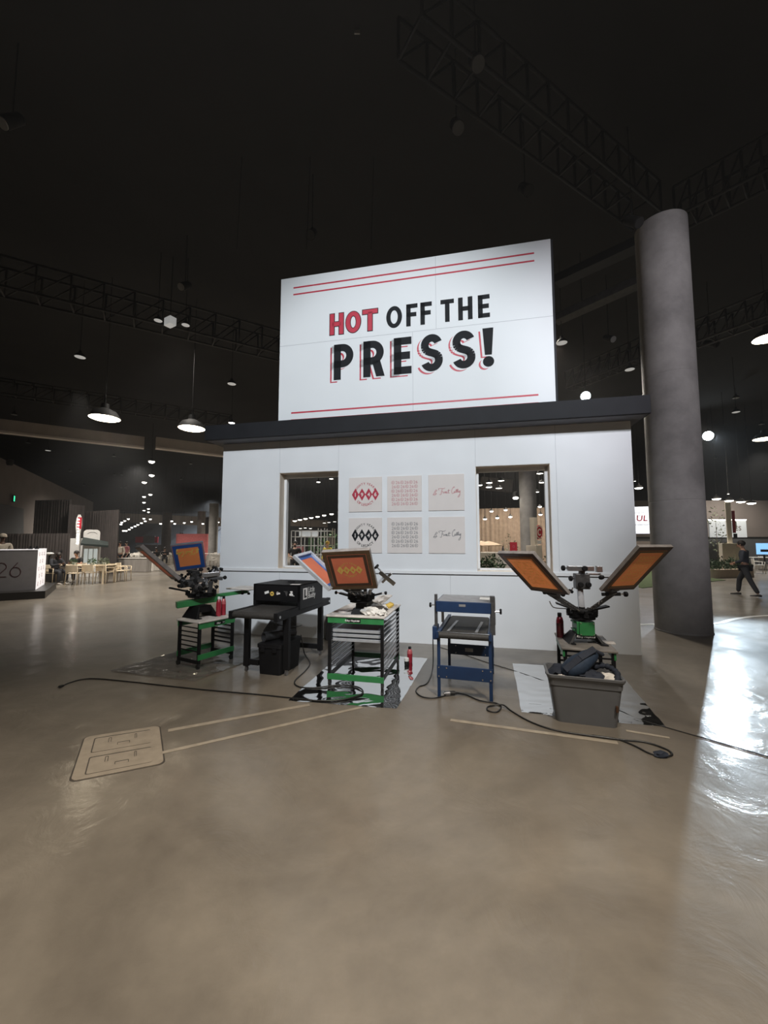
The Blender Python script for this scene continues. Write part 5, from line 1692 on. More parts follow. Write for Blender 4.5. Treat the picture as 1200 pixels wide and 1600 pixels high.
spot('warm_spotlight', gl + (Vector((0, 0, 1.6)) - gl).normalized() * 0.06, (0.5, 1.5, 0), 350, NEUT, 60, 0.5, 0.1)
spot_fixture('small lit spotlight beam in the middle of the right window', at_y(805.6, 778, 22), at_y(808, 860, 21), 0.16, 'lampneut', 0.35)
for px, py, z, lab, L_ in [(958, 530, 8.0, 'dim theatre spotlight hanging between the sign and the column', 'lampdim'), (1120, 538, 8.0, 'dark theatre spotlight right of the column', 'lampdimmer'),
                       (283, 448, 8.6, 'dark theatre spotlight above the grey truss', 'lampdim'), (4, 192, 8.6, 'dark theatre spotlight at the upper left edge', 'lampdim'), (485, 367, 8.6, 'dark theatre spotlight above the sign', 'lampdimmer'),
                       (716, 200, 8.6, 'faint theatre spotlight high above the middle of the sign', 'lampdimmer'), (747, 100, 8.8, 'faint small spotlight high over the sign', 'lampdimmer'), (826, 298, 8.6, 'faint theatre spotlight above the right of the sign', 'lampdimmer'),
                       (998, 348, 8.0, 'small spotlight clamped beside the column top', 'lampdimmer')]:
    p = zpt(px, py, z)
    spot_fixture(lab, p, (p.x * 1.3, p.y * 0.4, 3), 0.10, L_, 0.4)
for px, py, lab in [(247, 501, 'small lit fixture on the grey truss, left of the white box'), (290, 508, 'small lit fixture on the grey truss, right of the white box')]:
    lamps('truss_lamp', 0.11, 'faintglow', [(px, py)], 8.1, 'fixtures on the grey truss', [lab])
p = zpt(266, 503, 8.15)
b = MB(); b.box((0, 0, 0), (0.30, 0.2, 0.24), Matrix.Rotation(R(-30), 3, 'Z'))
o = obj('control_box', b, M['faintglow'], bevel=0.01); o.location = p  # no lamp: weak glow put in so the box looks lit
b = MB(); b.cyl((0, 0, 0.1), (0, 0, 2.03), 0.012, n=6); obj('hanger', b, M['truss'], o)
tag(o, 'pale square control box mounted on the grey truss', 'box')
p = at_y(558, 36, 6.0)
b = MB(); b.bx((-0.045, -0.01, -0.20), (0.045, 0.01, 0.20)); b.tube([(0, 0, 0.20), (0, 0, 10.22 - p.z)], 0.006, 5)
o = obj('hanging_tag', b, M['lampdim']); o.location = p
tag(o, 'pale narrow tag hanging at the top of the picture', 'tag')
for k, (px, y) in enumerate(((372, 10), (580, 9), (480, 9.5))):
    p = zpt(px, 330, 8.9)
    b = MB(); b.tube([(0, 0, -0.9), (0.05, 0, 10.18 - p.z)], 0.008, 5)
    o = obj('hanging_cable', b, M['trusspale']); o.location = p
    tag(o, ['thin dark cable hanging left of the sign', 'thin dark cable hanging straight above the sign', 'thin dark cable hanging over the upper left corner of the sign'][k], 'cable')

# ================================================================== PEOPLE
def skin_mesh(name, nodes, edges, m, parent, sub=2, root=0):
    """nodes: [(co, radius or (rx, ry))]; one continuous surface grown over the skeleton"""
    me = bpy.data.meshes.new(name)
    me.from_pydata([n[0] for n in nodes], edges, [])
    o = bpy.data.objects.new(name, me)
    C.objects.link(o)
    o.modifiers.new('skin', 'SKIN').use_smooth_shade = True
    for i, n in enumerate(nodes):
        r = n[1] if isinstance(n[1], (tuple, list)) else (n[1], n[1])
        me.skin_vertices[0].data[i].radius = r
        me.skin_vertices[0].data[i].use_root = (i == root)
    s_ = o.modifiers.new('subsurf', 'SUBSURF')
    s_.levels = s_.render_levels = sub
    me.materials.append(m)
    if parent: o.parent = parent
    return o
def person(label, loc, deg, J, skin, top, bottom, shoe, hair, sleeves='long', group=None, cap=None, legs=True, hairlen=0.0, kind='short'):
    """J: joints in metres, facing -y. keys: pelvis chest neck head and, for l and r, sh el wr hip kn an; nose direction in 'look'"""
    t = thing('person', label, 'person', loc, deg, group)
    V = {k: Vector(v) for k, v in J.items()}
    look = V['look'].normalized()
    nodes, edges = [], []
    def add(co, r, par=None):
        nodes.append((tuple(co), r))
        if par is not None: edges.append((par, len(nodes) - 1))
        return len(nodes) - 1
    pe = add(V['pelvis'], (0.135, 0.10))
    wa = add(V['pelvis'].lerp(V['chest'], 0.5), (0.125, 0.09), pe)
    ch = add(V['chest'], (0.145, 0.10), wa)
    nb = add(V['neck'], 0.052, ch)
    hb = add(V['neck'].lerp(V['head'], 0.5) , 0.056, nb)
    hc = add(V['head'], (0.072, 0.088), hb)
    ht = add(V['head'] + Vector((0, 0, 0.085)), (0.055, 0.066), hc)
    add(V['head'] + look * 0.105 + Vector((0, 0, -0.01)), 0.011, hc)
    hands = []
    for s_ in 'lr':
        sh = add(V['sh' + s_], 0.056, ch)
        el = add(V['el' + s_], 0.041, sh)
        wr = add(V['wr' + s_], 0.028, el)
        hd_ = (V['wr' + s_] - V['el' + s_]).normalized()
        sd_ = hd_.cross(Vector((0, 1, 0.2))).normalized()
        pm = add(V['wr' + s_] + hd_ * 0.055, (0.036, 0.02), wr)
        hands.append((V['wr' + s_] + hd_ * 0.085, hd_, sd_))
        if legs:
            hp = add(V['hip' + s_], 0.082, pe)
            kn = add(V['kn' + s_], 0.056, hp)
            add(V['kn' + s_].lerp(V['an' + s_], 0.35), 0.054, kn)
            add(V['an' + s_], 0.036, len(nodes) - 1)
    body = skin_mesh('body', nodes, edges, skin, t)
    for (p, hd_, sd_) in hands:
        nrm = sd_.cross(hd_)
        for k, (o_, L_) in enumerate(((-0.027, 0.062), (-0.009, 0.075), (0.009, 0.070), (0.026, 0.055))):
            a = p + sd_ * o_
            b = MB(); b.tube([a - hd_ * 0.02, a + hd_ * L_ * 0.5, a + hd_ * L_ * 0.85 - nrm * 0.015, a + hd_ * L_ - nrm * 0.03], [0.010, 0.009, 0.008, 0.006], 6)
            obj('finger', b, skin, body, smooth=True)
        b = MB(); a = p - hd_ * 0.035 - sd_ * 0.032
        b.tube([a, a - sd_ * 0.02 + hd_ * 0.03, a - sd_ * 0.026 + hd_ * 0.06], [0.012, 0.010, 0.008], 6)
        obj('thumb', b, skin, body, smooth=True)
    side = look.cross(Vector((0, 0, 1))).normalized()
    for s_ in (-1, 1):
        b = MB(); b.ball(V['head'] + look * 0.088 + side * s_ * 0.032 + Vector((0, 0, 0.022)), 0.011, 6)
        obj('eye', b, M['eye'], body, smooth=True)
        b = MB(); b.ball(V['head'] + side * s_ * 0.088 + Vector((0, 0, 0.0)), 0.026, 6, sc=(0.5, 0.7, 1))
        obj('ear', b, skin, body, smooth=True)
    b = MB(); b.ball(V['head'] + look * 0.090 + Vector((0, 0, -0.050)), 0.022, 6, sc=(1.0, 0.6, 0.3))
    obj('mouth', b, M['posterred'], body, smooth=True)
    # hair as a cap over the back and top
    b = MB()
    hv = V['head'] + Vector((0, 0, 0.045)) - look * 0.018
    b.ball(hv, 0.104, 10, sc=(0.92, 1.0, 0.92))
    if kind == 'long':
        b.ball(V['head'] - look * 0.055 + Vector((0, 0, -0.07)), 0.085, 8, sc=(1, 0.7, 1.5))
    obj('hair', b, hair, t, smooth=True)
    if kind == 'beard':
        b = MB(); b.ball(V['head'] + look * 0.055 + Vector((0, 0, -0.085)), 0.055, 8, sc=(1, 0.9, 0.9))
        obj('beard', b, hair, t, smooth=True)
    if cap:
        b = MB(); b.ball(V['head'] + Vector((0, 0, 0.065)), 0.108, 10, sc=(0.95, 1.0, 0.75))
        b.ball(V['head'] + look * 0.13 + Vector((0, 0, 0.045)), 0.07, 8, sc=(1, 0.9, 0.14))
        obj('cap', b, cap, t, smooth=True)
    # clothing
    n2, e2 = [], []
    def add2(co, r, par=None):
        n2.append((tuple(co), r))
        if par is not None: e2.append((par, len(n2) - 1))
        return len(n2) - 1
    a = add2(V['pelvis'] + Vector((0, 0, 0.02)), (0.162, 0.122))
    w_ = add2(V['pelvis'].lerp(V['chest'], 0.5), (0.155, 0.115), a)
    c_ = add2(V['chest'], (0.170, 0.122), w_)
    add2(V['chest'].lerp(V['neck'], 0.72), (0.085, 0.075), c_)
    for s_ in 'lr':
        sh = add2(V['sh' + s_], 0.074, c_)
        if sleeves == 'long':
            el = add2(V['el' + s_], 0.058, sh)
            add2(V['el' + s_].lerp(V['wr' + s_], 0.92), 0.042, el)
        else:
            add2(V['sh' + s_].lerp(V['el' + s_], 0.75), 0.062, sh)
    skin_mesh('shirt', n2, e2, top, t)
    if legs:
        n3, e3 = [(tuple(V['pelvis']), (0.158, 0.118))], []
        for s_ in 'lr':
            for k, (co, r) in enumerate(((V['hip' + s_], 0.098), (V['kn' + s_], 0.074), (V['kn' + s_].lerp(V['an' + s_], 0.4), 0.070), (V['an' + s_] + Vector((0, 0, 0.01)), 0.058))):
                n3.append((tuple(co), r))
                e3.append((0 if k == 0 else len(n3) - 2, len(n3) - 1))
        skin_mesh('trousers', n3, e3, bottom, t)
        for s_ in 'lr':
            an = V['an' + s_]
            fd = V.get('toe' + s_, Vector((0, -1, 0))).normalized()
            b = MB()
            sd = fd.cross(Vector((0, 0, 1)))
            rings = []
            for q, wd, hh in ((-0.07, 0.030, 0.06), (-0.04, 0.040, 0.075), (0.03, 0.042, 0.07), (0.11, 0.047, 0.048), (0.17, 0.042, 0.038), (0.195, 0.025, 0.028)):
                c = an + fd * q
                zb = an.z - 0.075
                ring = []
                for k in range(10):
                    th = 2 * PI * k / 10
                    ring.append(Vector((c.x, c.y, zb)) + sd * wd * math.cos(th) + Vector((0, 0, hh * (0.5 + 0.5 * math.sin(th)) )))
                rings.append(ring)
            b.loft(rings)
            obj('shoe', b, shoe, t, smooth=True)
    return t
STAND = dict(pelvis=(0, 0, 0.95), chest=(0, 0.0, 1.27), neck=(0, 0.01, 1.46), head=(0, -0.015, 1.60), look=(0, -1, 0),
             shl=(-0.19, 0, 1.39), ell=(-0.25, 0.02, 1.10), wrl=(-0.22, -0.10, 0.87), shr=(0.19, 0, 1.39), elr=(0.25, 0.02, 1.10), wrr=(0.22, -0.10, 0.87),
             hipl=(-0.10, 0, 0.88), knl=(-0.11, -0.02, 0.48), anl=(-0.11, 0.01, 0.075), hipr=(0.10, 0, 0.88), knr=(0.11, -0.02, 0.48), anr=(0.11, 0.01, 0.075))
def J(**k):
    d = dict(STAND); d.update(k); return d
SIT = dict(pelvis=(0, 0, 0.53), chest=(0, -0.04, 0.86), neck=(0, -0.06, 1.05), head=(0, -0.11, 1.18), look=(0, -1, -0.35),
           shl=(-0.19, -0.04, 0.98), ell=(-0.25, -0.16, 0.74), wrl=(-0.06, -0.34, 0.80), shr=(0.19, -0.04, 0.98), elr=(0.25, -0.16, 0.74), wrr=(0.06, -0.34, 0.80),
           hipl=(-0.10, -0.08, 0.52), knl=(-0.13, -0.44, 0.50), anl=(-0.13, -0.40, 0.08), hipr=(0.10, -0.08, 0.52), knr=(0.13, -0.44, 0.50), anr=(0.13, -0.40, 0.08))
def JS(**k):
    d = dict(SIT); d.update(k); return d

# the walker on the right: seen from behind and the side, mid stride, head bowed
person('person in a dark slate hoodie and dark trousers walking on the right, seen from behind', (11.25, 12.45, 0), 215,
       J(shl=(-0.215, 0, 1.39), shr=(0.215, 0, 1.39), head=(0.0, -0.075, 1.585), look=(0.1, -1, -0.25), chest=(0, -0.03, 1.27), neck=(0, -0.03, 1.45), ell=(-0.26, -0.02, 1.10), wrl=(-0.10, -0.22, 1.02), elr=(0.27, 0.0, 1.10), wrr=(0.12, -0.22, 1.02),
         knl=(-0.16, -0.20, 0.50), anl=(-0.20, -0.26, 0.085), knr=(0.14, 0.12, 0.50), anr=(0.18, 0.30, 0.10)),
       M['skin'], M['slatecloth'], M['trousers'], M['shoedk'], M['hair'])
person('person in a white cap and cream shirt standing behind the grey desk', (-12.75, 13.3, 0.22), 50,
       J(look=(0.3, -1, -0.1)), M['skindark'], M['cream'], M['trousers'], M['shoedk'], M['hair'], cap=M['cream'])
sp = at_z(124.5, 916.5, 0.0)

# ================================================================== FURNITURE BUILDERS
def make_chair(label, group, m='palewood'):
    t = thing('dining_chair', label, 'chair', (0, 0, 0), 0, group)
    b = MB(); b.loft([rrect(-0.23, -0.22, 0.23, 0.22, 0.05, 0.435), rrect(-0.235, -0.225, 0.235, 0.225, 0.05, 0.46)])
    obj('seat', b, M[m], t, smooth='auto')
    for x in (-0.21, 0.21):
        b = MB(); b.tube([(x * 1.05, -0.21, 0.0), (x, -0.20, 0.45), (x, -0.21, 0.62)], [0.014, 0.019, 0.016], 8)
        obj('leg', b, M[m], t, smooth=True)
        b = MB(); b.tube([(x * 1.08, 0.23, 0.0), (x, 0.20, 0.45), (x, 0.235, 0.78)], [0.014, 0.019, 0.016], 8)
        obj('leg', b, M[m], t, smooth=True)
        b = MB(); b.tube([(x, -0.22, 0.62), (x, 0.22, 0.645)], 0.016, 8)
        obj('armrest', b, M[m], t, smooth=True)
    b = MB()
    for z0, z1 in ((0.50, 0.775),):
        for i in range(6):
            a0, a1 = -1 + i / 3, -1 + (i + 1) / 3
            y0, y1 = 0.24 + 0.03 * (1 - a0 * a0), 0.24 + 0.03 * (1 - a1 * a1)
            x0, x1 = a0 * 0.22, a1 * 0.22
            b.add([(x0, y0 - 0.02, z0), (x1, y1 - 0.02, z0), (x1, y1, z1), (x0, y0, z1), (x0, y0 - 0.005, z0), (x1, y1 - 0.005, z0), (x1, y1 + 0.015, z1), (x0, y0 + 0.015, z1)],
                  [(0, 1, 2, 3), (4, 5, 6, 7), (0, 1, 5, 4), (3, 2, 6, 7), (0, 3, 7, 4), (1, 2, 6, 5)])
    obj('backrest', b, M[m], t, smooth='auto')
    return t
def table(label, loc, deg, w_, d_, m='palewood', group=None, h=0.74):
    t = thing('dining_table', label, 'table', loc, deg, group)
    b = MB(); b.bx((-w_ / 2, -d_ / 2, h - 0.03), (w_ / 2, d_ / 2, h))
    obj('tabletop', b, M[m], t, bevel=0.006)
    for x in (-w_ / 2 + 0.06, w_ / 2 - 0.06):
        for y in (-d_ / 2 + 0.06, d_ / 2 - 0.06):
            b = MB(); b.bx((x - 0.025, y - 0.025, 0), (x + 0.025, y + 0.025, h - 0.03))
            obj('leg', b, M[m], t)
    return t
def skirted(label, px0, px1, pyb, m, deg=0, d_=0.75, h=0.76, group='skirted counters in the far hall'):
    a, c = at_z(px0, pyb, 0), at_z(px1, pyb, 0)
    w_ = (c - a).length
    dg = math.degrees(math.atan2(c.y - a.y, c.x - a.x))
    t = thing('skirted_table', label, 'table', (a + c) / 2, dg, group)
    n = max(int(w_ * 9), 8)
    b = MB()
    vs, fs = [], []
    pts = [(-w_ / 2 + w_ * k / n, -0.02 * (k % 2)) for k in range(n + 1)] + [(w_ / 2 + 0.02 * (k % 2), d_ * k / 6) for k in range(1, 7)] + [(-w_ / 2, d_)]
    k = len(pts)
    for z in (0.01, h - 0.02):
        vs += [(x, y if z < 0.5 else max(y, 0), z) for x, y in pts]
    fs = [(i, (i + 1) % k, k + (i + 1) % k, k + i) for i in range(k)]
    b.add(vs, fs)
    obj('skirt', b, M[m], t)
    b = MB(); b.bx((-w_ / 2 - 0.02, -0.03, h - 0.02), (w_ / 2 + 0.02, d_ + 0.02, h + 0.01))
    obj('tabletop', b, M['whitecloth'], t, bevel=0.006)
    return t
def drape(name, label, a, c, z0, z1, m, fold=0.16, amp=0.05, group=None):
    a, c = Vector((*a, 0)), Vector((*c, 0))
    L = (c - a).length
    n = max(int(L / fold) * 4, 8)
    d = (c - a).normalized(); s_ = Vector((-d.y, d.x, 0))
    b = MB()
    vs = []
    for z in (z0, (z0 + z1) / 2, z1):
        for k in range(n + 1):
            p = a + d * (L * k / n) + s_ * amp * (math.sin(2 * PI * k / 4 + 0.8 * math.sin(k * 0.37)) + 0.4 * noise.noise(Vector((k * 0.2, z, 1))))
            vs.append((p.x, p.y, z))
    fs = [(j * (n + 1) + k, j * (n + 1) + k + 1, (j + 1) * (n + 1) + k + 1, (j + 1) * (n + 1) + k) for j in range(2) for k in range(n)]
    k0 = len(vs)
    vs += [tuple(Vector(v) + s_ * 0.02) for v in vs]
    fs += [tuple(k0 + i for i in f) for f in fs]
    b.add(vs, fs)
    o = obj(name, b, M[m], smooth=True)
    return tag(o, label, 'drape', group)
def plant(label, loc, rx, ry, h, n, m='leaf', pot=True, seed=1, lf=0.06, group=None, z0=0.0, cat='plant'):
    rnd = random.Random(seed)
    t = thing('potted_plant', label, cat, loc, 0, group)
    b = MB()
    for i in range(n):
        th, q, w_ = rnd.uniform(0, 2 * PI), math.sqrt(rnd.random()), rnd.uniform(0.05, 1)
        c = Vector((rx * q * math.cos(th), ry * q * math.sin(th), z0 + h * w_ * (1 - 0.3 * q * q)))
        d = Vector((rnd.uniform(-1, 1), rnd.uniform(-1, 1), rnd.uniform(-0.1, 1))).normalized()
        s_ = d.cross(Vector((rnd.uniform(-1, 1), rnd.uniform(-1, 1), rnd.uniform(-1, 1)))).normalized()
        l_ = lf * rnd.uniform(0.7, 1.4)
        b.add([c, c + d * l_ * 0.5 + s_ * l_ * 0.22, c + d * l_, c + d * l_ * 0.5 - s_ * l_ * 0.22], [(0, 1, 2, 3)])
    obj('foliage', b, M[m], t)
    b = MB(); b.tube([(0, 0, 0), (0.02 * rx, 0, z0 + h * 0.3), (0, 0.02, z0 + h * 0.7)], [0.02, 0.016, 0.008], 6)
    obj('stem', b, M['bark'], t, smooth=True)
    if pot:
        b = MB(); b.lathe([(0.06, 0), (0.075, 0.09), (0.07, 0.095)], n=14)
        obj('pot', b, M['whiteplastic'], t, smooth='auto')
    return t

# ================================================================== LEFT BACKGROUND
b = MB()
wa, wb = Vector((-14.0, 7.9, 0)), Vector((-33.5, 45.5, 0))
dd = (wb - wa).normalized(); nn = Vector((-dd.y, dd.x, 0))
b.add([wa, wb, wb + nn * 0.3, wa + nn * 0.3] + [p + Vector((0, 0, 6.3)) for p in (wa, wb, wb + nn * 0.3, wa + nn * 0.3)], [(0, 1, 2, 3), (4, 5, 6, 7), (0, 1, 5, 4), (1, 2, 6, 5), (2, 3, 7, 6), (3, 0, 4, 7)])
struct('wall_side', b, M['hallwall'])
def on_wall(px, py, off=0.03):
    r = ray(px, py); o_ = Vector((0, 0, H)); n3 = Vector((nn.x, nn.y, 0))
    return o_ + r * ((wa - n3 * off - o_).dot(n3) / r.dot(n3))
q0, q1, q2, q3 = on_wall(-40, 834), on_wall(36, 834), on_wall(36, 795), on_wall(-40, 778)
b = MB(); b.loft([[q0, q1, q2, q3], [p - nn * 0.03 for p in (q0, q1, q2, q3)]])
o = obj('wall_screen', b, M['hallwalldk']); tag(o, 'large dark panel on the grey left wall under the green exit light', 'panel')
ex = on_wall(20.3, 779, 0.08)
t = thing('exit_sign', 'small glowing green exit light high on the grey left wall', 'exit sign', ex, math.degrees(math.atan2(dd.y, dd.x)))
b = MB(); b.bx((-0.16, -0.06, -0.22), (0.16, 0.0, 0.22)); obj('housing', b, M['blackm'], t)
b = MB(); b.bx((-0.085, -0.066, -0.16), (0.085, -0.058, 0.16)); obj('lit_face', b, M['exitgreen'], t)
p = on_wall(15, 727, 0.3)
b = MB(); b.lathe([(0.12, 0), (0.16, 0.1), (0.16, 0.3), (0.05, 0.34)], n=14)
o = obj('wall_speaker', b, M['truss'], smooth='auto'); o.location = p; tag(o, 'dark round fixture at the top of the grey left wall', 'fixture')

def gx(px, Y): return ((px - 600) / F * Y * 1.0, Y)
drape('pipe_drape', 'dark tall drape behind the short drape, left of the lattice', gx(52, 22.4), gx(108, 22.0), 0, 4.05, 'drape')
drape('pipe_drape', 'dark narrow drape between the tall drape and the corner by the bulb sign', gx(106, 21.6), gx(131, 22.6), 0, 3.75, 'drape')
drape('pipe_drape', 'dark drape behind the white playhouse, ending at the far hall', gx(130, 22.6), gx(186, 21.2), 0, 3.42, 'drape')
drape('pipe_drape', 'short dark drape behind the grey desk', gx(4, 19.0), gx(110, 18.4), 0, 2.08, 'drape')

# reception desk
KD = 34.6
DK = Vector((-10.08, 11.96, 0))
dk = thing('reception_desk', 'grey desk with large numerals 26 and a white patterned end on a black plinth', 'desk', DK, KD)
b = MB(); b.bx((-4.2, 0, 0), (0, 3.0, 0.22)); obj('plinth', b, M['plinth'], dk, bevel=0.005)
b = MB(); b.bx((-4.2, 0.45, 0.22), (-0.28, 0.62, 1.43)); b.bx((-0.40, 0.62, 0.22), (-0.28, 2.4, 1.43)); obj('counter_body', b, M['deskgrey'], dk, bevel=0.004)
b = MB(); b.bx((-4.2, 0.44, 1.43), (-0.27, 0.90, 1.452)); b.bx((-0.62, 0.90, 1.43), (-0.27, 2.42, 1.452)); obj('counter_top', b, M['deskwhite'], dk)
b = MB(); b.bx((-0.28, 0.46, 0.23), (-0.272, 2.40, 1.43)); pnl = obj('end_panel', b, M['deskwhite'], dk)
EX = Matrix(((0, 0, 1, -0.2715), (1, 0, 0, 0), (0, 1, 0, 0), (0, 0, 0, 1)))
for r in range(5):
    for k in range(3 if r % 2 == 0 else 2):
        b = MB(EX)
        cx, cy = 0.80 + k * 0.55 + (0.0 if r % 2 == 0 else 0.22), 1.30 - r * 0.23
        b.arc((cx, cy), 0.09, 0.055, 0, 360, 0.02, (0, 0.001), 0, 10)
        b.bar((cx - 0.09, cy - 0.05), (cx + 0.09, cy - 0.05), 0.02, (0, 0.001))
        b.bar((cx, cy - 0.05), (cx, cy + 0.06), 0.03, (0, 0.001))
        obj('printed_icon', b, M['deskicon'], pnl)
def on_desk(px, py):
    a = R(KD); n3 = Vector((-math.sin(a), math.cos(a), 0)); x3 = Vector((math.cos(a), math.sin(a), 0))
    o_ = Vector((0, 0, H)); p0 = DK + n3 * 0.45; r = ray(px, py)
    p = o_ + r * ((p0 - o_).dot(n3) / r.dot(n3))
    return (p - DK).dot(x3), p.z
DF = Matrix.Translation((0, 0.45, 0)) @ FACE
x6, zb = on_desk(23.5, 901.5); x6b, zt = on_desk(23.5, 879)
xl, _ = on_desk(14, 895); xr, _ = on_desk(32, 895)
hh, ww = zt - zb, xr - xl
b = MB(DF)
b.arc((x6, zb + hh * 0.33), ww / 2 * 0.92, hh * 0.33, 0, 360, 0.022, (0, 0.003), 0, 28)
pp = [(x6 - ww / 2 * 0.92 * math.cos(R(a)), zb + hh * 0.33 + hh * 0.33 * math.sin(R(a))) for a in (20, 35)] 
b.path([pp[0], pp[1], (x6 + ww * 0.16, zt)], 0.022, (0, 0.003))
obj('numeral', b, M['desknum'], dk)
x2, _ = on_desk(1.5, 892)
b = MB(DF)
b.arc((x2, zb + hh * 0.70), ww / 2 * 0.85, hh * 0.28, -25, 175, 0.022, (0, 0.003), 0, 22)
e_ = (x2 + ww / 2 * 0.85 * math.cos(R(-25)), zb + hh * 0.70 + hh * 0.28 * math.sin(R(-25)))
b.path([e_, (x2 - ww * 0.42, zb + 0.012), (x2 + ww * 0.48, zb + 0.012)], 0.022, (0, 0.003))
obj('numeral', b, M['desknum'], dk)
for px, lab in ((46, 'small black object on the desk counter, left one'), (56, 'small black object on the desk counter, right one')):
    xx, _ = on_desk(px, 857)
    b = MB(); b.bx((-0.05, -0.04, 0), (0.05, 0.04, 0.05)); b.bx((-0.03, -0.02, 0.05), (0.03, 0.02, 0.09))
    o = obj('card_holder', b, M['blackm'], bevel=0.006)
    o.location = rot_pt(DK, KD, xx, 0.66, 1.453); o.rotation_euler = (0, 0, R(KD)); tag(o, lab, 'holder')
t = thing('desk_lamp', 'small black lamp with a white top beyond the end of the grey desk', 'lamp', at_y(77, 872, 17.2))
b = MB(); b.tube([(0, 0, 0), (0, 0, 0.42), (0.05, 0, 0.55)], 0.03, 8); b.lathe([(0.15, 0), (0.15, 0.02), (0.03, 0.03)], n=14); obj('stem', b, M['blackm'], t, smooth='auto')
b = MB(); b.ball((0.0, 0, 0.56), 0.13, 8, sc=(1.3, 1, 0.45)); obj('shade', b, M['whiteplastic'], t, smooth=True)
t.location.z = 0.62
b = MB(); b.bx((-0.5, -0.3, 0), (0.5, 0.3, 0.60))
o = obj('side_counter', b, M['plinth'], bevel=0.01); o.location = (t.location.x, t.location.y, 0.0); tag(o, 'low black counter behind the grey desk under the small lamp', 'counter')

# white playhouse with an awning and a bulb sign
HP = Vector(((131 - 600) / F * 19.2, 19.2, 0))
hs = thing('playhouse_booth', 'small white booth shaped like a cottage with a dark awning, by the bulb sign', 'booth', HP, 32)
b = MB(); b.bx((0, 0, 0), (0.66, 1.0, 1.72))
ring = [(0.0, 1.70), (0.66, 1.70), (0.66, 2.12)] + [(0.50 + 0.16 * math.cos(R(a)), 2.12 + 0.16 * math.sin(R(a))) for a in range(0, 91, 15)] + [(0.16 + 0.16 * math.cos(R(a)), 2.12 + 0.16 * math.sin(R(a))) for a in range(90, 181, 15)]
b.M = FACE; b.prism(ring, -0.08, 0.0); b.M = None
obj('front', b, M['housewhite'], hs, bevel=0.005)
b = MB(); b.bx((-0.62, 0.12, 0), (0.0, 1.0, 1.86)); obj('side_wing', b, M['housewhite'], hs, bevel=0.005)
for k in range(3):
    b = MB(); x0 = 0.06 + k * 0.19; b.bx((x0, -0.012, 0.55), (x0 + 0.15, 0.0, 1.35)); obj('window', b, M['windowglow'], hs)
b = MB(); b.add([(0.0, -0.02, 1.92), (1.0, -0.02, 1.70), (1.05, -0.75, 1.52), (-0.02, -0.75, 1.62), (0.0, -0.02, 1.86), (1.0, -0.02, 1.64), (1.05, -0.75, 1.42), (-0.02, -0.75, 1.54)],
                [(0, 1, 2, 3), (4, 5, 6, 7), (0, 1, 5, 4), (2, 3, 7, 6), (0, 3, 7, 4), (1, 2, 6, 5)])
obj('awning', b, M['awning'], hs)
b = MB(FACE); b.arc((0.35, 2.02), 0.20, 0.14, 20, 160, 0.025, (0, 0.004), 0, 12); obj('arch_lettering', b, M['steel'], hs)
b = MB(); 
t = thing('bulb_sign', 'tall narrow marquee sign lined with glowing bulbs beside the white booth', 'sign', HP + Vector((0.08, -0.42, 0)), 20)
b = MB(); b.bx((-0.07, -0.05, 0.0), (0.07, 0.05, 2.55)); b.loft([[Vector((0.075 * sx * w_, sy * 0.05, z)) for sx, sy in ((-1, -1), (1, -1), (1, 1), (-1, 1))] for z, w_ in ((2.1, 1), (2.45, 1.5), (2.8, 1.3), (2.98, 0.4))])
obj('post', b, M['housewhite'], t)
for k in range(9):
    b = MB(); b.ball((0.0, -0.075, 1.62 + k * 0.14), 0.035, 6); obj('bulb', b, M['lampneut'], t, smooth=True)
b = MB(); b.bx((-0.04, -0.058, 2.3), (0.12, -0.05, 2.85)); obj('sign_panel', b, M['redsign'], t)
# dark lattice stair rail beside it
t = thing('lattice_rail', 'dark sloping rail of slats between the short drape and the white booth', 'rail', (*gx(86, 17.9), 0))
e = Vector((*gx(109, 18.9), 0)) - t.location
for k in range(6):
    b = MB(); c = e * (k / 5); h_ = 0.7 + 1.1 * k / 5
    b.beam(c, c + Vector((0, 0, h_)), 0.06, 0.06); obj('slat', b, M['truss'], t)
for z0 in (0.45, 0.75):
    b = MB(); b.beam(Vector((0, 0, z0)), e + Vector((0, 0, z0 + 1.0)), 0.06, 0.06); obj('hand_rail', b, M['truss'], t)

# table, chairs and seated people on the left
tb = at_z(136, 906, 0)
table('pale wooden table on the left where the man in black sits', (-12.55, 16.55, 0), -3, 2.6, 0.8)
first = None
CH = [(110.5, 914.5, 4, 'pale wooden chair seen from behind, nearest the grey desk'), (136, 913, 2, 'pale wooden chair seen from behind, in front of the man in black'),
      (158, 912, -6, 'pale wooden chair with a dark coat hung on it'), (176.5, 909.5, -20, 'pale wooden chair right of the coat, partly behind another'), (188, 908, -80, 'pale wooden chair seen from the side at the right end of the table')]
for px, py, dg, lab in CH:
    p = at_z(px, py, 0)
    if first is None:
        first = make_chair(lab, 'wooden chairs at the left table')
        first.location = p + Vector((0, 0.2, 0)); first.rotation_euler = (0, 0, R(180 + dg))
    else:
        dup(first, p + Vector((0, 0.2, 0)), 180 + dg, lab)
ct = at_z(165, 905, 0)
blob('hanging_coat', 'dark coat hung over the back of a wooden chair', 'coat', (ct.x + 0.02, ct.y - 0.10, 0.60), (0.17, 0.09, 0.34), M['blackcloth'], 3.3, 0.35, 2.2)
plant('small dark green plant on the left table beside the man in black', at_y(145, 878, 16.4) * Vector((1, 1, 0)) + Vector((0, 0, 0.742)) if False else Vector((at_y(145, 878, 16.4).x, 16.4, 0.742)), 0.18, 0.14, 0.26, 220, seed=4)
plant('feathery green plant on the left table beside the coat', Vector((at_y(163, 878, 16.5).x, 16.5, 0.742)), 0.20, 0.14, 0.28, 220, 'leafgrey', seed=5)
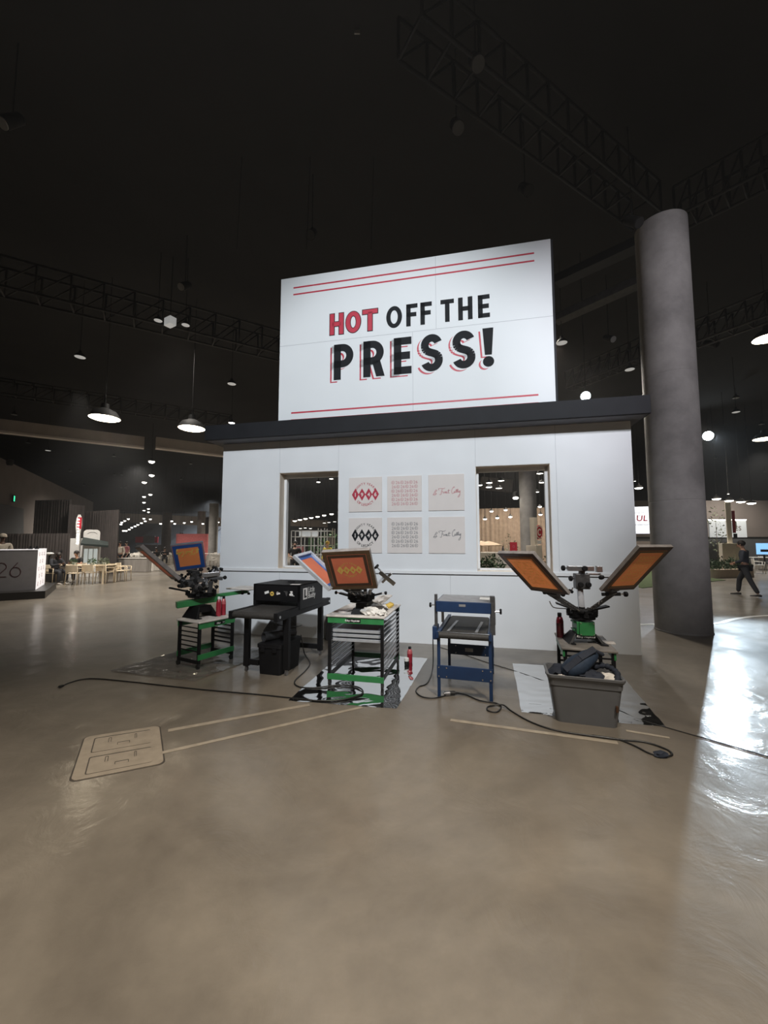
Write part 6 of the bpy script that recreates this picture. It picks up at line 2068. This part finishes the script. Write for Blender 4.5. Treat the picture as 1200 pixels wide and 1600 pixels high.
plant('dark plant at the left end of the table beside the man in black', Vector((at_y(116, 878, 16.45).x, 16.45, 0.742)), 0.14, 0.12, 0.24, 160, seed=8)
person('person in a black shirt sitting at the left table looking down at a phone', (*gx(124.5, 17.15), 0), 4, JS(), M['skin'], M['blackcloth'], M['denim'], M['shoe'], M['hair'], sleeves='short')
b = MB(); b.bx((-0.035, -0.006, -0.07), (0.035, 0.004, 0.07))
o = obj('phone', b, M['blackm'], bevel=0.003); o.location = Vector((*gx(124.5, 17.15), 0.83)) + Vector((0, -0.42, 0)); o.rotation_euler = (R(-50), 0, 0); tag(o, 'dark phone held by the man in black', 'phone')
person('person with long dark hair sitting sideways beside the end of the grey desk', (*gx(90, 16.0), 0), 75, JS(look=(0, -1, -0.6), head=(0, -0.16, 1.12)), M['skindark'], M['totedark'] if False else M['trousers'], M['trousers'], M['shoe'], M['hair'], kind='long')
for nm, px, Y, dg, lab in ((0, 90, 16.0, 75, 'pale wooden chair under the person beside the grey desk'), (1, 124.5, 17.15, 4, 'pale wooden chair under the man in black at the left table')):
    dup(first, Vector((*gx(px, Y), 0)), dg, lab)

# far hall behind the left aisle
b = MB(); b.bx((-52, 62, 0), (-16, 62.4, 6.2)); struct('wall_far', b, M['bluehall'])
for k, (x, w_) in enumerate(((-40, 3.5), (-34.5, 3.0), (-29.5, 3.5))):
    b = MB(); b.add([(x, 61.8, 1.5), (x + w_, 61.8, 4.0), (x + w_ + 0.8, 61.8, 4.0), (x + 0.8, 61.8, 1.5), (x, 61.95, 1.5), (x + w_, 61.95, 4.0), (x + w_ + 0.8, 61.95, 4.0), (x + 0.8, 61.95, 1.5)],
                    [(0, 1, 2, 3), (4, 5, 6, 7), (0, 1, 5, 4), (1, 2, 6, 5), (2, 3, 7, 6), (3, 0, 4, 7)])
    tag(obj('slanted_panel', b, M['greytape']), ['slanted grey panel on the far wall, leftmost', 'slanted grey panel on the far wall, middle', 'slanted grey panel on the far wall, rightmost'][k], 'panel', 'slanted far wall panels')
for k, (px, Y, h_, m, r_) in enumerate(((260.5, 44, 5.0, 'drape', 0.47), (314.5, 45, 5.2, 'concrete', 0.42), (333.5, 38, 5.4, 'concrete', 0.42), (326, 50, 4.8, 'drape', 0.6))):
    b = MB(); b.lathe([(r_, 0), (r_, h_ * 0.5), (r_, h_)], n=28)
    o = struct('trim_%d' % (6 + k), b, M[m], smooth='auto'); o.location = (*gx(px, Y), 0)
b = MB()
b.loft([rrect(-1.75, -0.6, 1.75, 0.6, 0.5, z, 6) for z in (0.0, 1.9, 2.55)])
o = obj('pink_backdrop', b, M['pinkdrape'], smooth='auto'); o.location = (*gx(304, 41), 0); tag(o, 'coral pink curved backdrop in the far hall left of the kiosk', 'backdrop')
t = thing('hanging_banner', 'red and grey banner hanging in the far hall above the aisle', 'banner', (*gx(229, 50), 0))
b = MB(); b.bx((-0.35, 0, 1.6), (1.1, 0.08, 2.5)); obj('panel', b, M['steel'], t)
b = MB(); b.bx((-1.35, 0, 1.65), (-0.36, 0.08, 2.4)); obj('panel', b, M['redsign'], t)
b = MB(); b.bx((1.11, 0, 1.65), (1.5, 0.08, 2.4)); obj('panel', b, M['redsign'], t)
b = MB(); b.bx((-1.3, 0.02, 0), (-1.25, 0.07, 1.65)); obj('leg', b, M['truss'], t)
b = MB(); b.bx((1.4, 0.02, 0), (1.45, 0.07, 1.65)); obj('leg', b, M['truss'], t)
b = MB(); b.bx((0, -1, 0), (7, 1, 1.4)); o = obj('dark_booth', b, M['drape'], bevel=0.02); o.location = (*gx(232, 52), 0); tag(o, 'dark low booth at the end of the aisle, under the banner', 'booth')
skirted('grey skirted counter on the left, right of the wooden chairs', 184, 228, 893.5, 'greylinen')
skirted('pale skirted table end right of the grey skirted counter', 229.5, 238, 892.5, 'whitecloth')
skirted('pale skirted table behind the left press, left one', 244, 277, 880, 'whitecloth', h=0.8)
skirted('pale skirted table far behind the blue bordered screen', 279, 312, 877, 'whitecloth')
skirted('pale skirted table at the left edge of the kiosk', 322, 345, 884, 'whitecloth')
skirted('narrow pale counter behind the wooden chairs', 152, 182, 884, 'whitecloth', h=0.9)
rnd = random.Random(5)
far = None
for i in range(30):
    px, Y = rnd.uniform(196, 343), rnd.uniform(27, 40)
    x, y = gx(px, Y)
    lab = 'pale chair among the far tables left of the kiosk'
    if far is None:
        far = make_chair(lab, 'pale chairs among the far tables', 'whitecloth'); far.location = (x, y, 0)
    else:
        dup(far, Vector((x, y, 0)), rnd.uniform(0, 360))
for px, Y, w_, lab in ((215, 30, 1.8, 'pale far table beyond the grey skirted counter'), (243, 33, 2.0, 'pale far table beneath the far dark column'), (290, 31, 2.2, 'pale far table in front of the pink backdrop'), (332, 34, 1.8, 'pale far table at the foot of the far concrete column')):
    table(lab, (*gx(px, Y), 0), rnd.uniform(-10, 10), w_, 0.8, 'whitecloth')
person('person in a black jacket standing at the narrow pale counter, back turned', (*gx(179, 23.0), 0), 170, J(), M['skin'], M['blackcloth'], M['trousers'], M['shoedk'], M['hair'], group=None)
person('person in a white shirt and dark apron standing beside the black jacket', (*gx(189, 24.0), 0), 10, J(), M['skin'], M['cream'], M['trousers'], M['shoedk'], M['hair'])
person('person in a pink shirt standing beyond the grey skirted counter', (*gx(199, 25.5), 0), -20, J(), M['skinlight'], M['posterpink'], M['trousers'], M['shoedk'], M['hair'], sleeves='short')
person('person in dark clothes sitting among the far pale tables, left one', (*gx(247, 29.0), 0), 0, JS(), M['skin'], M['blackcloth'], M['trousers'], M['shoedk'], M['hair'])
person('person in dark clothes sitting among the far pale tables, right one', (*gx(259, 30.0), 0), 30, JS(), M['skinlight'], M['blackcloth'], M['trousers'], M['shoedk'], M['hair'])
for px, Y, dg in ((247, 29.0, 0), (259, 30.0, 30)):
    dup(far, Vector((*gx(px, Y), 0)), dg)

# ================================================================== SEEN THROUGH THE LEFT WINDOW
t = thing('display_lattice', 'white lattice display frame seen through the left window', 'display frame', (*gx(488, 20), 0))
xs = [-1.05, -0.55, -0.05, 0.30, 0.62, 1.02]
for i, x in enumerate(xs):
    for y in (0, 0.9):
        b = MB(); b.bx((x - 0.02, y - 0.02, 0), (x + 0.02, y + 0.02, 2.25 if i < 3 else 2.38)); obj('upright', b, M['whiteplastic'], t)
for z in (0.55, 1.05, 1.5, 1.95, 2.25):
    for y in (0, 0.9):
        b = MB(); b.bx((-1.05, y - 0.02, z - 0.018), (1.02, y + 0.02, z + 0.018)); obj('rail', b, M['whiteplastic'], t)
b = MB(); b.bx((-0.75, 0.4, 1.97), (0.2, 0.46, 2.22)); obj('panel', b, M['signpanel'], t)
for k, (x0, x1, z0, z1, m) in enumerate(((-1.0, -0.6, 1.1, 1.45, 'posterpink'), (-0.35, -0.08, 1.1, 1.9, 'leaf'), (0.35, 0.6, 0.6, 1.45, 'greytape'), (0.66, 1.0, 1.55, 1.9, 'hallwall'))):
    b = MB(); b.bx((x0, 0.82, z0), (x1, 0.86, z1)); o = obj('panel', b, M[m], t)
person('bearded person in a black shirt standing in the left window view', (*gx(461.5, 16.8), 0), 10, J(wrl=(0.05, -0.2, 0.98), wrr=(0.0, -0.22, 1.05)), M['skinlight'], M['blackcloth'], M['trousers'], M['shoedk'], M['hair'], sleeves='short', kind='beard')
person('person in a yellow vest seen through the left window, right of the display frame', (*gx(512, 18.6), 0), -30, J(), M['skin'], M['yellow'], M['denim'], M['shoedk'], M['sponge'])
table('pale table low in the left window, in front of the display frame', (*gx(495, 18.0), 0), 0, 1.9, 0.7, 'whitecloth')
dup(far, Vector((*gx(497.5, 16.6), 0)), 180, 'pale chair low in the left window view', 'chairs in the left window')
b = MB(); b.loft([rrect(-0.24, -0.05, 0.24, 0.05, 0.05, z, 4) for z in (0.45, 0.80)] + [rrect(-0.16, -0.04, 0.16, 0.04, 0.04, 0.92, 4)])
b.bx((-0.22, -0.02, 0), (-0.19, 0.02, 0.5)); b.bx((0.19, -0.02, 0), (0.22, 0.02, 0.5)); b.bx((-0.23, -0.45, 0.43), (0.23, 0.0, 0.47)); b.bx((-0.22, -0.44, 0), (-0.19, -0.40, 0.45)); b.bx((0.19, -0.44, 0), (0.22, -0.40, 0.45))
o = obj('black_chair', b, M['blackm'], smooth='auto'); o.location = (*gx(499, 15.2), 0); tag(o, 'black rounded chair seen low in the left window', 'chair')
p, q = at_y(455, 816.5, 42), at_y(512, 818.5, 42)
struct('trim_10', (lambda b: (b.beam(p, q, 0.5, 0.7), b)[1])(MB()), M['beam'])
plant('dark green tall planting behind the display frame in the left window', (*gx(516, 25), 0), 0.9, 0.5, 2.4, 500, pot=False, seed=12, lf=0.2, cat='shrub')

# ================================================================== SEEN THROUGH THE RIGHT WINDOW
drape('pipe_drape', 'tan drape wall seen through the right window', (6.6, 33.5), (15.5, 31.5), 0, 4.5, 'drapelite', 0.35, 0.08)
b = MB(); b.lathe([(0.45, 0), (0.45, 3.5), (0.45, 8.0)], n=32)
o = struct('trim_11', b, M['concrete'], smooth='auto'); o.location = (*gx(826, 22), 0)
p, q = at_y(752, 759.5, 40), at_y(800, 764.5, 40)
struct('trim_12', (lambda b: (b.beam(p + Vector((0, 0, 0.3)), q + Vector((0, 0, 0.3)), 0.5, 1.3), b)[1])(MB()), M['beam'])
def pylon(label, loc, deg, h, base_h, bw, disc=True):
    t = thing('pylon_sign', label, 'sign', loc, deg)
    b = MB(); b.bx((-bw / 2, -bw / 2, 0), (bw / 2, bw / 2, base_h)); obj('base', b, M['pylon'], t, bevel=0.01)
    b = MB(); b.loft([[(-0.09 * k, -0.09, z), (0.09 * k, -0.09, z), (0.09 * k, 0.09, z), (-0.09 * k, 0.09, z)] for z, k in ((base_h, 1.0), (h, 1.25))]); obj('post', b, M['pylon'], t, bevel=0.008)
    if disc:
        b = MB(); n = 28
        b.M = Matrix.Translation((0.36, 0, h - 0.55)) @ Matrix.Rotation(PI / 2, 4, 'X')
        b.prism([(0.27 * math.cos(2 * PI * k / n), 0.27 * math.sin(2 * PI * k / n)) for k in range(n)], -0.04, 0.04)
        d_ = obj('round_sign', b, M['redsign'], t)
        b = MB(Matrix.Translation((0.36, 0, h - 0.55)) @ FACE)
        b.arc((0, 0), 0.235, 0.235, 0, 360, 0.03, (0.04, 0.045), 0, 28); b.arc((0, 0), 0.11, 0.11, 40, 320, 0.05, (0.04, 0.045), 0, 20)
        obj('emblem', b, M['pylon'], d_)
        b = MB(); b.bx((0.16, -0.03, h - 1.0), (0.50, 0.03, h - 0.86)); obj('name_plate', b, M['whiteplastic'], t)
    return t
pylon('cream pylon with a round red sign seen through the right window', (*gx(833.5, 15.0), 0), 40, 2.6, 1.55, 0.42)
plant('dark leafy hedge at the bottom of the right window', (*gx(764, 13.6), 0), 0.55, 0.3, 1.25, 1100, pot=False, seed=21, lf=0.11, cat='hedge')
plant('small hedge at the foot of the pylon in the right window', (*gx(850, 14.2), 0), 0.25, 0.25, 1.15, 300, pot=False, seed=22, lf=0.10, cat='hedge')
plant('thin grey branching plant by the red menu board in the right window', (*gx(794, 19), 0), 0.5, 0.3, 2.2, 130, 'leafgrey', pot=False, seed=23, lf=0.12, cat='tree')
t = thing('menu_board', 'dark red menu board standing on a counter in the right window view', 'menu board', Vector((*gx(801.5, 14.6), 1.31)))
b = MB(); b.bx((-0.13, -0.02, 0), (0.13, 0.02, 0.36)); obj('board', b, M['redsign'], t, bevel=0.004)
b = MB(FACE); b.M = Matrix.Translation((0, -0.02, 0)) @ FACE; b.arc((0, 0.2), 0.03, 0.045, 0, 360, 0.012, (0, 0.002), 0, 14); b.bar((-0.06, 0.05), (0.06, 0.05), 0.02, (0, 0.002)); obj('print', b, M['posterpink'], t)
b = MB(); b.bx((-1.3, -0.3, 0), (0.55, 0.3, 1.30)); o = obj('bar_counter', b, M['pylon'], bevel=0.01); o.location = (*gx(792, 14.75), 0); tag(o, 'pale bar counter behind the hedge in the right window', 'counter')
bottle('dark bottle standing on the pale counter in the right window', Vector((*gx(785, 14.8), 1.301)), 0.22, 0.04, M['greyiron'], M['blackm'], grp=None)
for k, (px, Y) in enumerate(((751, 21), (763, 23))):
    t = thing('parasol', ['beige parasol at the left of the right window, nearer one', 'beige parasol at the left of the right window, farther one'][k], 'parasol', (*gx(px, Y), 0), 0, 'beige parasols')
    b = MB(); b.lathe([(0.75, 1.48), (0.76, 1.52), (0.35, 1.66), (0.02, 1.75)], n=8); obj('canopy', b, M['umb'], t)
    b = MB(); b.cyl((0, 0, 0), (0, 0, 1.55), 0.025, n=8); obj('pole', b, M['palewood'], t, smooth='auto')
table('pale table under the beige parasols in the right window', (*gx(757, 19.5), 0), 0, 1.6, 0.8, 'whitecloth', h=1.1)

# ================================================================== RIGHT BACKGROUND
b = MB(); b.bx((17, 30.5, 2.1), (70, 30.9, 4.9)); struct('wall_upper', b, M['hallwall'])
b = MB(); b.bx((17, 30.6, 0), (70, 30.9, 2.1)); struct('wall_lower', b, M['hallwalldk'])
t = thing('wall_sign', 'wide pale sign board on the grey wall behind the cream pylon', 'sign', (*gx(1138, 29.5), 0), 0)
b = MB(); b.bx((-1.4, 0, 2.05), (1.35, 0.1, 3.35)); obj('board', b, M['signpanel'], t)
b = MB(); b.bx((-1.4, -0.03, 3.32), (1.35, 0.12, 3.38)); obj('light_strip', b, M['lampneut'], t)
b = MB(FACE); text(b, 'ES', 0.72, 2.56, 0.46, 0.002, 0.03, 0.1); obj('lettering', b, M['hallwall'], t)
pt = pylon('tall cream pylon sign on a block behind the planter, right of the column', (*gx(1139, 20.6), 0), -30, 3.74, 1.62, 0.80, False)
b = MB(); b.bx((0.14, -0.05, 2.15), (0.26, 0.05, 3.30)); s_ = obj('blade_sign', b, M['redsign'], pt, bevel=0.01)
b = MB(); b.bx((0.26, -0.055, 2.35), (0.30, 0.055, 2.75)); obj('blade_panel', b, M['whiteplastic'], s_)
b = MB(); b.bx((0.16, -0.04, 1.9), (0.30, 0.04, 2.12)); obj('blade_foot', b, M['blackm'], s_)
t = thing('planter', 'low cream planter wall with green shrubs under the cream pylon', 'planter', (15.4, 18.55, 0), 14)
b = MB()
b.loft([rrect(0, 0, 2.55, 1.2, 0.3, z, 6) for z in (0.0, 0.40)] + [rrect(0.06, 0.06, 2.49, 1.14, 0.26, 0.40, 6), rrect(0.06, 0.06, 2.49, 1.14, 0.26, 0.34, 6)])
obj('trough', b, M['pale_floor'], t, smooth='auto')
b = MB(); b.loft([rrect(0.02, 0.02, 2.53, 1.18, 0.3, z, 6) for z in (0.0, 0.05)]); obj('base_band', b, M['blackm'], t, smooth='auto')
rnd = random.Random(3)
for k in range(7):
    b = MB()
    cx, cy = 0.25 + k * 0.34, 0.4 + 0.2 * (k % 2)
    for i in range(170):
        th, q, w_ = rnd.uniform(0, 2 * PI), math.sqrt(rnd.random()), rnd.random()
        c = Vector((cx + 0.27 * q * math.cos(th), cy + 0.3 * q * math.sin(th), 0.36 + (0.45 + 0.1 * (k % 3)) * w_ * (1 - 0.4 * q)))
        d = Vector((rnd.uniform(-1, 1), rnd.uniform(-1, 1), rnd.uniform(0, 1))).normalized()
        s2 = d.cross(Vector((rnd.uniform(-1, 1), rnd.uniform(-1, 1), 0.3))).normalized()
        b.add([c, c + d * 0.06 + s2 * 0.025, c + d * 0.12, c + d * 0.06 - s2 * 0.025], [(0, 1, 2, 3)])
    obj('shrub', b, M['leaf'], t)
plant('thin grey green tree beside the cream pylon, right of the column', (*gx(1119, 22.6), 0), 0.50, 0.4, 3.3, 150, 'leafgrey', pot=False, seed=31, lf=0.15, cat='tree', z0=0.6)
t = thing('display_screen', 'glowing white screen reading VAULT between the kiosk and the column', 'screen', (*gx(997, 24), 0), -20)
b = MB(); b.bx((-1.35, 0.03, 2.18), (1.02, 0.10, 3.84)); obj('housing', b, M['greytape'], t)
b = MB(); b.bx((-1.33, 0.0, 2.20), (1.0, 0.03, 3.82)); obj('lit_face', b, M['screenwhite'], t)
b = MB(FACE); text(b, 'VAULT', 0.0, 2.96, 0.48, 0.002, 0.02, 0.12, slant=0.12); obj('lettering', b, M['posterred'], t)
b = MB(FACE); text(b, 'welcome to', -0.05, 3.42, 0.16, 0.002, 0, 0.1); text(b, 'the', 0.05, 3.24, 0.16, 0.002, 0, 0.1); text(b, 'the collector\'s', 0.12, 2.68, 0.19, 0.002, 0, 0.1); obj('small_lettering', b, M['postergrey'], t)
b = MB(); b.bx((-1.3, 0.02, 0), (-1.2, 0.09, 2.18)); obj('leg', b, M['greytape'], t)
b = MB(); b.bx((0.9, 0.02, 0), (1.0, 0.09, 2.18)); obj('leg', b, M['greytape'], t)
b = MB(); b.bx((-2.0, 0, 0), (2.2, 0.2, 1.75)); o = obj('low_partition', b, M['hallwall']); o.location = (*gx(1003, 25.5), 0); o.rotation_euler = (0, 0, R(-20)); tag(o, 'low grey partition under the glowing white screen', 'partition')
b = MB(); b.add([(9.4, 14.6, 0.0), (15.0, 17.6, 0.0), (16.5, 23.5, 0.0), (10.5, 23.0, 0.0), (9.4, 14.6, 0.02), (15.0, 17.6, 0.02), (16.5, 23.5, 0.02), (10.5, 23.0, 0.02)], [(0, 1, 2, 3), (4, 5, 6, 7), (0, 1, 5, 4), (1, 2, 6, 5), (2, 3, 7, 6), (3, 0, 4, 7)])
tag(obj('artificial_turf', b, M['turf']), 'green turf patch on the floor between the kiosk and the column', 'turf', kind='stuff')
b = MB()
cv = smooth_pts([(3.9, 8.15, 0.002), (4.6, 8.10, 0.002), (5.22, 8.17, 0.002), (6.0, 8.25, 0.002), (6.8, 8.28, 0.002), (7.6, 8.75, 0.002), (8.7, 9.16, 0.002), (10.5, 9.3, 0.002), (12.5, 9.2, 0.002)], 8)
vs, fs = [], []
for i, p in enumerate(cv):
    d = (cv[min(i + 1, len(cv) - 1)] - cv[max(i - 1, 0)]).normalized(); s2 = Vector((-d.y, d.x, 0)) * 0.055
    vs += [p - s2, p + s2, p - s2 + Vector((0, 0, 0.002)), p + s2 + Vector((0, 0, 0.002))]
for i in range(len(cv) - 1):
    a = 4 * i
    fs += [(a + 2, a + 3, a + 7, a + 6), (a, a + 2, a + 6, a + 4), (a + 1, a + 3, a + 7, a + 5)]
b.add(vs, fs)
tag(obj('floor_tape', b, M['whiteplastic']), 'white curved tape line on the floor passing behind the column', 'tape')
wc = make_chair('white chair at the right edge beyond the walker', 'white chairs at the right edge', 'whiteplastic')
wc.location = at_z(1197, 889, 0)
dup(wc, at_z(1189, 896, 0) + Vector((0, 0.1, 0)), 60, 'white chair right of the walker, nearer than the other white chair')
table('white table at the right edge beyond the walker', at_z(1203, 890, 0) + Vector((0.2, 0.6, 0)), -20, 1.4, 0.8, 'whiteplastic')
t = thing('blue_screen', 'glowing blue screen on a stand at the right edge', 'screen', (*gx(1189, 24), 0), -30)
b = MB(); b.bx((-0.28, 0, 0.95), (0.42, 0.05, 1.62)); obj('lit_face', b, M['screenblue'], t)
b = MB(); b.bx((-0.10, 0.01, 1.10), (0.40, -0.01, 1.25)); obj('dark_band', b, M['blackm'], t)
b = MB(); b.bx((0.02, 0.01, 0), (0.10, 0.05, 0.95)); b.bx((-0.2, -0.1, 0), (0.3, 0.2, 0.03)); obj('stand', b, M['blackm'], t)
